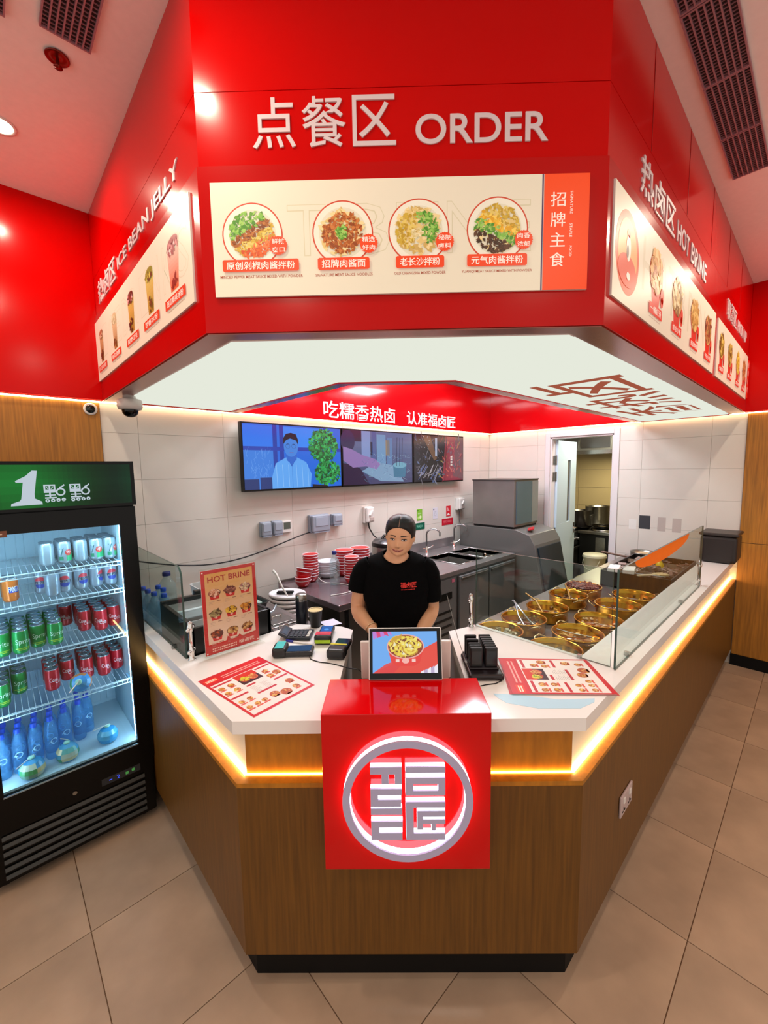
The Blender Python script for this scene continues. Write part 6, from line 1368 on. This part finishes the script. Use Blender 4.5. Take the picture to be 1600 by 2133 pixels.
def pan(x, y, z, label, hy):
    t = thing('frying_pan', label, 'pan', (x, y, z)); MB().lathe([(.09, 0), (.13, .035), (.133, .037), (.09, .005), (0, .005)], 28).build('pan_body', M('pan_black', '1a1612', rough=.3, metal=.6), t)
    MB().tube([(0, -.12, .03), (0, -.20, .055), (0, -.34, .07)] if hy else [(.0, .12, .03), (0, .22, .06)], .010, 8).build('pan_handle', M('pan_handle_cream', 'c8b888') if hy else STEEL, t); MB().lathe([(.09, .012), (0, .014)], 20).build('cooked_food', M('fried_food', 'b8a060', rough=.5), t) if hy else None
pan(5.62, 1.60, .938, 'black frying pan with cream handle on the burner', True); pan(5.62, 1.87, .902, 'black frying pan behind the burner beside the stock pots', False)
bu = thing('white_bucket', 'white lidded plastic bucket on the back kitchen floor rack', 'bucket', (5.10, 1.50, .36))
MB().lathe([(.115, 0), (.13, .25), (.14, .255), (.14, .29), (.135, .30), (0, .30)], 36).build('bucket_body', M('bucket_white', 'c8c4a8', rough=.5), bu); MB().lathe([(.137, .262), (.143, .264), (.143, .275), (.137, .277)], 36, caps=False).build('lid_band', M('bucket_band', 'b0ac94', rough=.5), bu)
MB().tube([(-.10, .10, .24)]+[(-.13-.03*math.sin(a), .10*math.cos(a), .24-.12*math.sin(a)) for a in [PI*i/8 for i in range(1, 8)]]+[(-.10, -.10, .24)], .004, 6).build('bail_handle', M('bucket_band', 'b0ac94'), bu)
bs = thing('bucket_stand', 'cream storage crate under the white bucket in the back kitchen', 'crate', (5.10, 1.5, 0)); MB().box(4.95, 1.34, 0, 5.28, 1.68, .358).build('crate_body', M('crate_cream', 'b0a680', rough=.6), bs, world=True, bevel=.01)
b2 = copy_tree(bu, loc=(5.0, 1.90 if 0 else 1.88, .36), label='second cream bucket half hidden behind the door leaf') if 0 else None
hd = thing('extractor_hood', 'long steel extractor hood above the back kitchen stove', 'extractor hood', (5.9, 1.7, 1.95))
MB().add([(5.2, .9, 1.98), (6.5, .9, 1.98), (6.5, 2.7, 1.98), (5.2, 2.7, 1.98), (5.3, .9, 2.35), (6.5, .9, 2.35), (6.5, 2.7, 2.35), (5.3, 2.7, 2.35)], [(3, 2, 1, 0), (4, 5, 6, 7), (0, 1, 5, 4), (1, 2, 6, 5), (2, 3, 7, 6), (3, 0, 4, 7)]).build('hood_shell', M('hood_steel', '9a9a92', rough=.3, metal=.8), hd)
hd.location = (0, 0, 0)
MB().box(5.19, .9, 1.95, 5.22, 2.7, 2.0).build('hood_lip', STEEL, hd)
for i in range(4): MB().box(5.21, 1.0+.4*i, 2.03, 5.235 if 0 else 5.225, 1.36+.4*i, 2.3).build('hood_filter', STEEL_D, hd)

# ------------------------------------------------------------------ the person behind the counter
PX, PY = W(0.0, 1.24)
PR = math.atan2(CT.y, CT.x)
pn = thing('person', 'smiling person in black short-sleeved shirt with dark parted hair standing behind the counter', 'person', (PX, PY, 0), PR)
SKIN = M('skin', 'd8a27c', rough=.5, sss=.12, noise=(18, .06)); HAIRM = M('hair_black', '070608', rough=.38, spec=.35, bump=(120, .5), stretch=(6, 1, 1))
SHIRT = M('shirt_black', '040405', rough=.95, spec=.1, bump=(30, .5)); TROU = M('trousers_black', '08080a', rough=.85)
HB, HH = 1.402, 0.185
HM = Matrix.Translation((0.012, -.012, HB)) @ Matrix.Rotation(math.radians(5), 4, 'Y') @ Matrix.Rotation(math.radians(-9), 4, 'Z') @ Matrix.Rotation(math.radians(4), 4, 'X')
zt = [0, .04, .10, .18, .28, .40, .52, .64, .76, .86, .93, .975, 1.0]
wt_ = [.012, .030, .044, .0545, .0600, .0615, .0635, .0645, .0620, .0530, .0400, .0240, .001]
ft_ = [.050, .064, .070, .071, .0715, .073, .075, .075, .0700, .0580, .0420, .0240, .001]
bt_ = [.000, .010, .030, .050, .068, .080, .088, .090, .0860, .0730, .0550, .0320, .001]
def ip(t, a): return float(np.interp(t, zt, a))
def g2(x, z, cx, cz, sx, sz): return math.exp(-((x-cx)/sx)**2-((z-cz)/sz)**2)
def bump(x, t):
    z = t*HH
    d = .0185*g2(x, z, 0, .30*HH, .0085, .011)+.0065*g2(x, z, 0, .37*HH, .0065, .018)+.0035*g2(x, z, .0095, .285*HH, .006, .006)+.0035*g2(x, z, -.0095, .285*HH, .006, .006)
    d -= .0065*g2(x, z, .026, .445*HH, .013, .0085)+.0065*g2(x, z, -.026, .445*HH, .013, .0085)
    d += .0030*g2(x, z, .027, .445*HH, .0085, .0060)+.0030*g2(x, z, -.027, .445*HH, .0085, .0060)
    d += .0035*g2(x, z, .025, .53*HH, .016, .006)+.0035*g2(x, z, -.025, .53*HH, .016, .006)
    d += .0045*g2(x, z, .033, .29*HH, .013, .012)+.0045*g2(x, z, -.033, .29*HH, .013, .012)
    d += .0045*g2(x, z, 0, .185*HH, .019, .0075)-.0028*g2(x, z, 0, .125*HH, .014, .005)+.004*g2(x, z, 0, .05*HH, .014, .010)
    return d
def hsurf(x, t, off=0.0):
    w, f = ip(t, wt_), ip(t, ft_); q = min(.999, abs(x)/w)
    return -(f*(1-q**2.3)**(1/2.3)+bump(x, t)+off)
def head_rows(off=lambda x, y, t: 0.0, n=56, m=44):
    rows = []
    for j in range(m+1):
        t = j/m; w, f, b = ip(t, wt_), ip(t, ft_), ip(t, bt_); r = []
        for i in range(n):
            a = 2*PI*i/n; c_, s_ = math.cos(a), math.sin(a); e = 2/2.3
            x = w*math.copysign(abs(c_)**e, c_); y = (f if s_ < 0 else b)*math.copysign(abs(s_)**e, s_)
            if s_ < 0: y -= bump(x, t)*min(1, abs(s_)*2)
            o = off(x, y, t); l = math.sqrt(x*x+y*y)+1e-6; z = t*HH
            r.append(HM @ Vector((x*(1+o/l), y*(1+o/l), z+o*max(0, (t-.6)/.4))))
        rows.append(r)
    return rows
def closed(mb_, rows):
    mb_.grid(rows, wrap=True); n = len(rows[0]); mb_.add(rows[0], [tuple(range(n))[::-1]]); mb_.add(rows[-1], [tuple(range(n))])
def ell(cx, cy, z, rx, ry, n=28, tilt=0): return [(cx+rx*math.cos(2*PI*i/n), cy+ry*math.sin(2*PI*i/n), z+tilt*math.sin(2*PI*i/n)) for i in range(n)]
b = MB(); closed(b, head_rows())
# neck, shoulders and trunk (the trunk lies inside the shirt)
closed(b, [ell(.0, .006, z, rx, ry, tilt=ti) for z, rx, ry, ti in ((.80, .13, .09, 0), (.92, .145, .10, 0), (1.05, .125, .09, 0), (1.18, .140, .10, 0), (1.27, .145, .09, 0), (1.325, .125, .078, .01), (1.352, .098, .068, .014), (1.372, .078, .060, .014), (1.388, .062, .054, .012), (1.402, .050, .050, .008), (1.42, .0445, .047, 0), (1.46, .043, .045, 0))])
for s in (-1, 1):      # ears
    b.m = HM @ TR(s*.0635, .012, .43*HH, rz=s*.25); b.ball((0, 0, 0), .006, .013, .022, n=14, m=10); b.ball((0, .002, .006), .008, .011, .012, n=12, m=8); b.m = ident()
# arms
def arm(pts, rs): b.tube(curve(pts, 5), [float(np.interp(i/(5*(len(pts)-1)), [k/(len(pts)-1) for k in range(len(pts))], rs)) for i in range(5*(len(pts)-1)+1)], 16)
arm([(-.135, .0, 1.33), (-.168, .012, 1.24), (-.187, .028, 1.135), (-.168, -.045, 1.110), (-.113, -.135, 1.083)], [.045, .041, .038, .036, .0235])
arm([(.135, .0, 1.33), (.150, .012, 1.24), (.165, .026, 1.13), (.143, -.045, 1.098), (.095, -.142, 1.058)], [.045, .042, .039, .036, .024])
b.ball((-.187, .028, 1.132), .038, n=14, m=10); b.ball((.165, .026, 1.126), .039, n=14, m=10)
def hand(wr, d, side):
    """wr wrist point, d forward direction, side +1/-1 where the thumb leaves"""
    d = Vector(d).normalized(); up = Vector((0, 0, 1)); x = d.cross(up).normalized(); n_ = x.cross(d).normalized(); wv = Vector(wr)
    f = lambda a, q, c_: wv+d*a+x*q+n_*c_
    b.m = ident(); rows = []
    for a, hw, ht in ((-.02, .019, .016), (.0, .022, .016), (.022, .030, .0155), (.045, .036, .0145), (.066, .037, .012), (.078, .034, .009)):
        rows.append([f(a, hw*math.cos(2*PI*i/18), ht*math.sin(2*PI*i/18)) for i in range(18)])
    closed(b, rows)
    for k, (q, L_, r) in enumerate(((-.028*side*-1 if 0 else .027, .062, .0082), (.0095, .070, .0086), (-.0085, .066, .0083), (-.026, .052, .0074))):
        q *= side
        b.tube([f(.055, q*.9, 0), f(.078, q, .001), f(.078+L_*.38, q*1.12, -.004), f(.078+L_*.70, q*1.16, -.018), f(.078+L_*.88, q*1.14, -.034)], [r*1.12, r*1.08, r, r*.93, r*.78], 10)
        b.ball(f(.078+L_*.88, q*1.14, -.034), r*.80, n=10, m=8)
    b.tube([f(.008, .020*side, -.002), f(.028, .040*side, -.010), f(.050, .054*side, -.016), f(.070, .056*side, -.024)], [.013, .012, .0098, .0082], 10); b.ball(f(.070, .056*side, -.024), .0085, n=10, m=8)
hand((-.108, -.143, 1.081), (.60, -.80, -.62), -1); hand((.091, -.150, 1.054), (-.45, -.85, -.45), 1)
# pelvis and legs
b.ball((0, .01, .84), .145, .105, .12, n=24, m=14)
for s in (-1, 1): b.tube([(s*.085, .01, .82), (s*.088, .0, .62), (s*.085, -.005, .45), (s*.084, .012, .30), (s*.082, .02, .09)], [.085, .072, .052, .050, .036], 18); b.ball((s*.082, -.03, .045), .036, .085, .04, n=16, m=10)
body = b.build('body', SKIN, pn)
rmsh = body.modifiers.new('remesh', 'REMESH'); rmsh.mode = 'VOXEL'; rmsh.voxel_size = .0032; rmsh.use_smooth_shade = True
sm_ = body.modifiers.new('smooth', 'SMOOTH'); sm_.factor = .5; sm_.iterations = 2

# hair : sleek, centre-parted, drawn back into a low bun
def hair_off(x, y, t):
    hl = .745-.05*min(1, abs(x)/.06)-.20*min(1, (abs(x)/.060))**3.5
    inside = (t > hl) if y < 0 else (t > .34 if y < .03 else t > .12)
    if y < .006 and abs(x) > .055: inside = t > .47
    if not inside: return -.010
    part = math.exp(-(x/.0035)**2) if y < .03 else 0
    e = min(1, max(0, (t-hl)/.06)) if y < 0 else 1
    return .0022+.0036*e-.0025*part
h_ = MB(); closed(h_, head_rows(hair_off, n=120, m=90)); h_.ball(tuple(HM @ Vector((.0, .098, .36*HH))), .035, .028, .035, n=20, m=12)
hr = h_.build('hair', HAIRM, pn)
s_ = hr.modifiers.new('smooth', 'SMOOTH'); s_.factor = .5; s_.iterations = 2
pt = MB()
for j in range(12):
    t0, t1 = .765+.018*j, .765+.018*(j+1)
    def pp(x, t): w, f = ip(t, wt_), ip(t, ft_); return HM @ Vector((x, -(f+.0052), t*HH+.0050*max(0, (t-.6)/.4)))
    pt.add([pp(-.0013, t0), pp(.0013, t0), pp(.0013, t1), pp(-.0013, t1)], [(0, 1, 2, 3)])
pt.build('parting', M('scalp', '8a6a5c', rough=.6), pn)

# face features laid on the skin
def face_patch(name, fn_lo, fn_hi, x0, x1, mat, off, n=16, m=4, parent=None):
    mb_ = MB(); rows = []
    for j in range(m+1):
        r = []
        for i in range(n+1):
            x = x0+(x1-x0)*i/n; u = i/n; lo, hi = fn_lo(u), fn_hi(u); t = (lo+(hi-lo)*j/m)
            r.append(HM @ Vector((x, hsurf(x, t, off), t*HH)))
        rows.append(r)
    mb_.grid(rows); return mb_.build(name, mat, parent or pn)
EW = M('eye_white', 'd8d0cc', rough=.2); IR = M('iris_brown', '1c100c', rough=.1); LA = M('lash_black', '120a0a', rough=.5); BRW = M('brow_dark', '2a1812', rough=.8); LP_ = M('lip_rose', 'b4625a', rough=.35); MD = M('mouth_dark', '5a1c1a', rough=.4); TE = M('teeth', 'd8ccc4', rough=.3)
q_ = lambda u, s: u if s > 0 else 1-u
for s in (-1, 1):
    cx = s*.0268; hw = .0112; al = lambda u: math.sqrt(max(0, 1-(2*u-1)**2))
    e = face_patch('eye', lambda u: .438-.010*al(u), lambda u: .440+.021*al(u), cx-hw, cx+hw, EW, .0016)
    face_patch('iris', lambda u: .446-.016*al(u), lambda u: .446+.016*al(u), cx-.0044+.0006, cx+.0044+.0006, IR, .0022, parent=e)
    face_patch('eyelid_line', lambda u: .440+.021*al(u), lambda u: .452+.028*al(u), cx-hw*1.12, cx+hw*1.12, LA, .0022, parent=e)
    face_patch('lower_lash', lambda u: .433-.011*al(u), lambda u: .437-.010*al(u), cx-hw, cx+hw, LA, .0020, parent=e)
    face_patch('eyebrow', lambda u: .528+.050*(q_(u, s)-.6*q_(u, s)**2), lambda u: .556+.045*q_(u, s)-.058*q_(u, s)**2, cx-.0165+s*.001, cx+.0165+s*.001, BRW, .0016)
    face_patch('nostril', lambda u: .268-.006*al(u), lambda u: .268+.006*al(u), s*.0058-.0026, s*.0058+.0026, M('nostril_dark', '4a2418'), .0012)
sm1 = lambda u: .055*(2*u-1)**2      # corners of the mouth lifted
lips = face_patch('lips', lambda u: .142+sm1(u)*.9, lambda u: .205+sm1(u)*.40-.005*math.exp(-((u-.5)/.08)**2)-.01*abs(2*u-1), -.0235, .0235, LP_, .0012, n=24)
face_patch('teeth', lambda u: .172+sm1(u), lambda u: .181+sm1(u)*.8, -.0125, .0125, TE, .0020, n=20, parent=lips)
face_patch('mouth_line', lambda u: .166+sm1(u)*.9, lambda u: .174+sm1(u)*.95, -.0265, .0265, MD, .0024, n=24, parent=lips)
er = MB(); er.ball(tuple(HM @ Vector((.0715, .006, .33*HH))), .0042, n=10, m=8); er.build('earring', PLW, pn)

# shirt
PRF = [(1.384, .068, .062, .024, .014), (1.378, .083, .070, .026, .018), (1.352, .128, .084, .018, .030), (1.305, .160, .096, .004, .036), (1.24, .166, .106, 0, 0), (1.17, .152, .112, 0, 0), (1.08, .140, .108, 0, 0), (.98, .148, .114, 0, 0), (.90, .168, .122, 0, 0), (.845, .170, .124, 0, 0)]
def shirt_ring(z, rx, ry, ts, tc, n=48):
    out = []
    for i in range(n):
        a = 2*PI*i/n; c_, s_ = math.cos(a), math.sin(a)
        wob = (.0025*math.sin(5*a+z*40)+.002*math.sin(9*a-z*55)) if z < 1.3 else 0
        out.append(((rx+wob)*c_, .004+(ry+wob)*s_, z+ts*s_+tc*c_*c_))
    return out
sh = MB(); rr_ = []
for k in range(len(PRF)-1):
    for j in range(4):
        t = j/4; rr_.append(shirt_ring(*[PRF[k][q]*(1-t)+PRF[k+1][q]*t for q in range(5)]))
rr_.append(shirt_ring(*PRF[-1])); sh.grid(rr_[::-1], wrap=True)
for pts, rs in (([(-.118, .0, 1.352), (-.152, .004, 1.325), (-.172, .008, 1.28), (-.185, .006, 1.222)], [.040, .050, .051, .049]), ([(.112, .0, 1.352), (.143, .004, 1.318), (.155, .008, 1.26), (.158, .004, 1.172)], [.040, .052, .054, .054])):
    cp = curve(pts, 6); n = len(cp); sh.tube(cp, [float(np.interp(i/(n-1), [0, .33, .66, 1], rs))*(1+.03*math.sin(i*1.7)) for i in range(n)], 24, caps=False)
so_ = sh.build('shirt', SHIRT, pn)
sf = so_.modifiers.new('solidify', 'SOLIDIFY'); sf.thickness = .003; sf.offset = 0
MB().tube([(x, y, z+.001) for x, y, z in shirt_ring(*PRF[0])], .004, 8, closed=True).build('collar', SHIRT, so_)
lg = MB(); vs, fs, _ = text_shape('福卤匠', .02); 
def chest(x, z): return .004-float(np.interp(z, [1.17, 1.24, 1.305], [.115, .106, .096]))*math.sqrt(max(0, 1-(x/.163)**2))-.0065
lg.add([(.014+.074*x, chest(.014+.074*x, 1.262+.026*y), 1.262+.026*y) for x, y in vs], fs)
for k_ in range(11): lg.add([(x, chest(x, z), z) for x, z in ((.017+.006*k_, 1.253), (.0205+.006*k_, 1.253), (.0205+.006*k_, 1.2565), (.017+.006*k_, 1.2565))], [(0, 1, 2, 3)])
lg.build('chest_logo', M('logo_red', 'd8281c', rough=.6), so_)
# trousers, shoes, bracelet
tr = MB(); closed(tr, [ell(0, .006, z, rx, ry, 32) for z, rx, ry in ((.72, .10, .08), (.78, .158, .112), (.86, .160, .115), (.93, .152, .11))])
for s in (-1, 1): tr.tube([(s*.085, .01, .84), (s*.090, .0, .62), (s*.088, -.002, .45), (s*.086, .012, .25), (s*.084, .02, .10)], [.090, .080, .062, .058, .052], 20)
tr.build('trousers', TROU, pn)
for s in (-1, 1):
    q = MB(); closed(q, [[(s*.084+.040*k*math.cos(2*PI*i/20), -.035+.115*k*math.sin(2*PI*i/20), z+.0*i) for i in range(20)] for z, k in ((.0, .95), (.02, 1.03), (.045, 1.0), (.07, .75), (.085, .5))]); q.build('shoe', M('shoe_black', '101010', rough=.5), pn)
wr1 = Vector((-.118, -.127, 1.087)); dd = Vector((.55, -.9, -.25)).normalized(); xx = dd.cross(Vector((0, 0, 1))).normalized(); yy = xx.cross(dd)
MB().tube([wr1+xx*.0275*math.cos(2*PI*i/24)+yy*.0265*math.sin(2*PI*i/24) for i in range(24)], .0024, 8, closed=True).build('bracelet', M('bracelet_gold', 'e8c8a0', rough=.2, metal=.9), pn)

wbk = thing('white_bucket', 'white plastic bucket on the floor in the gap beside the person', 'bucket', (1.07, 1.45, 0))
MB().lathe([(.10, 0), (.125, .36), (.135, .365), (.133, .38), (.124, .375), (.10, .02), (0, .02)], 32).build('bucket_body', M('bucket_white2', 'cfd2d6', rough=.45), wbk)
MB().tube([(.13*math.cos(a), .13*math.sin(a), .34-.16*math.sin(a)) for a in [PI*i/10 for i in range(11)]], .003, 6).build('bail_handle', STEEL, wbk)
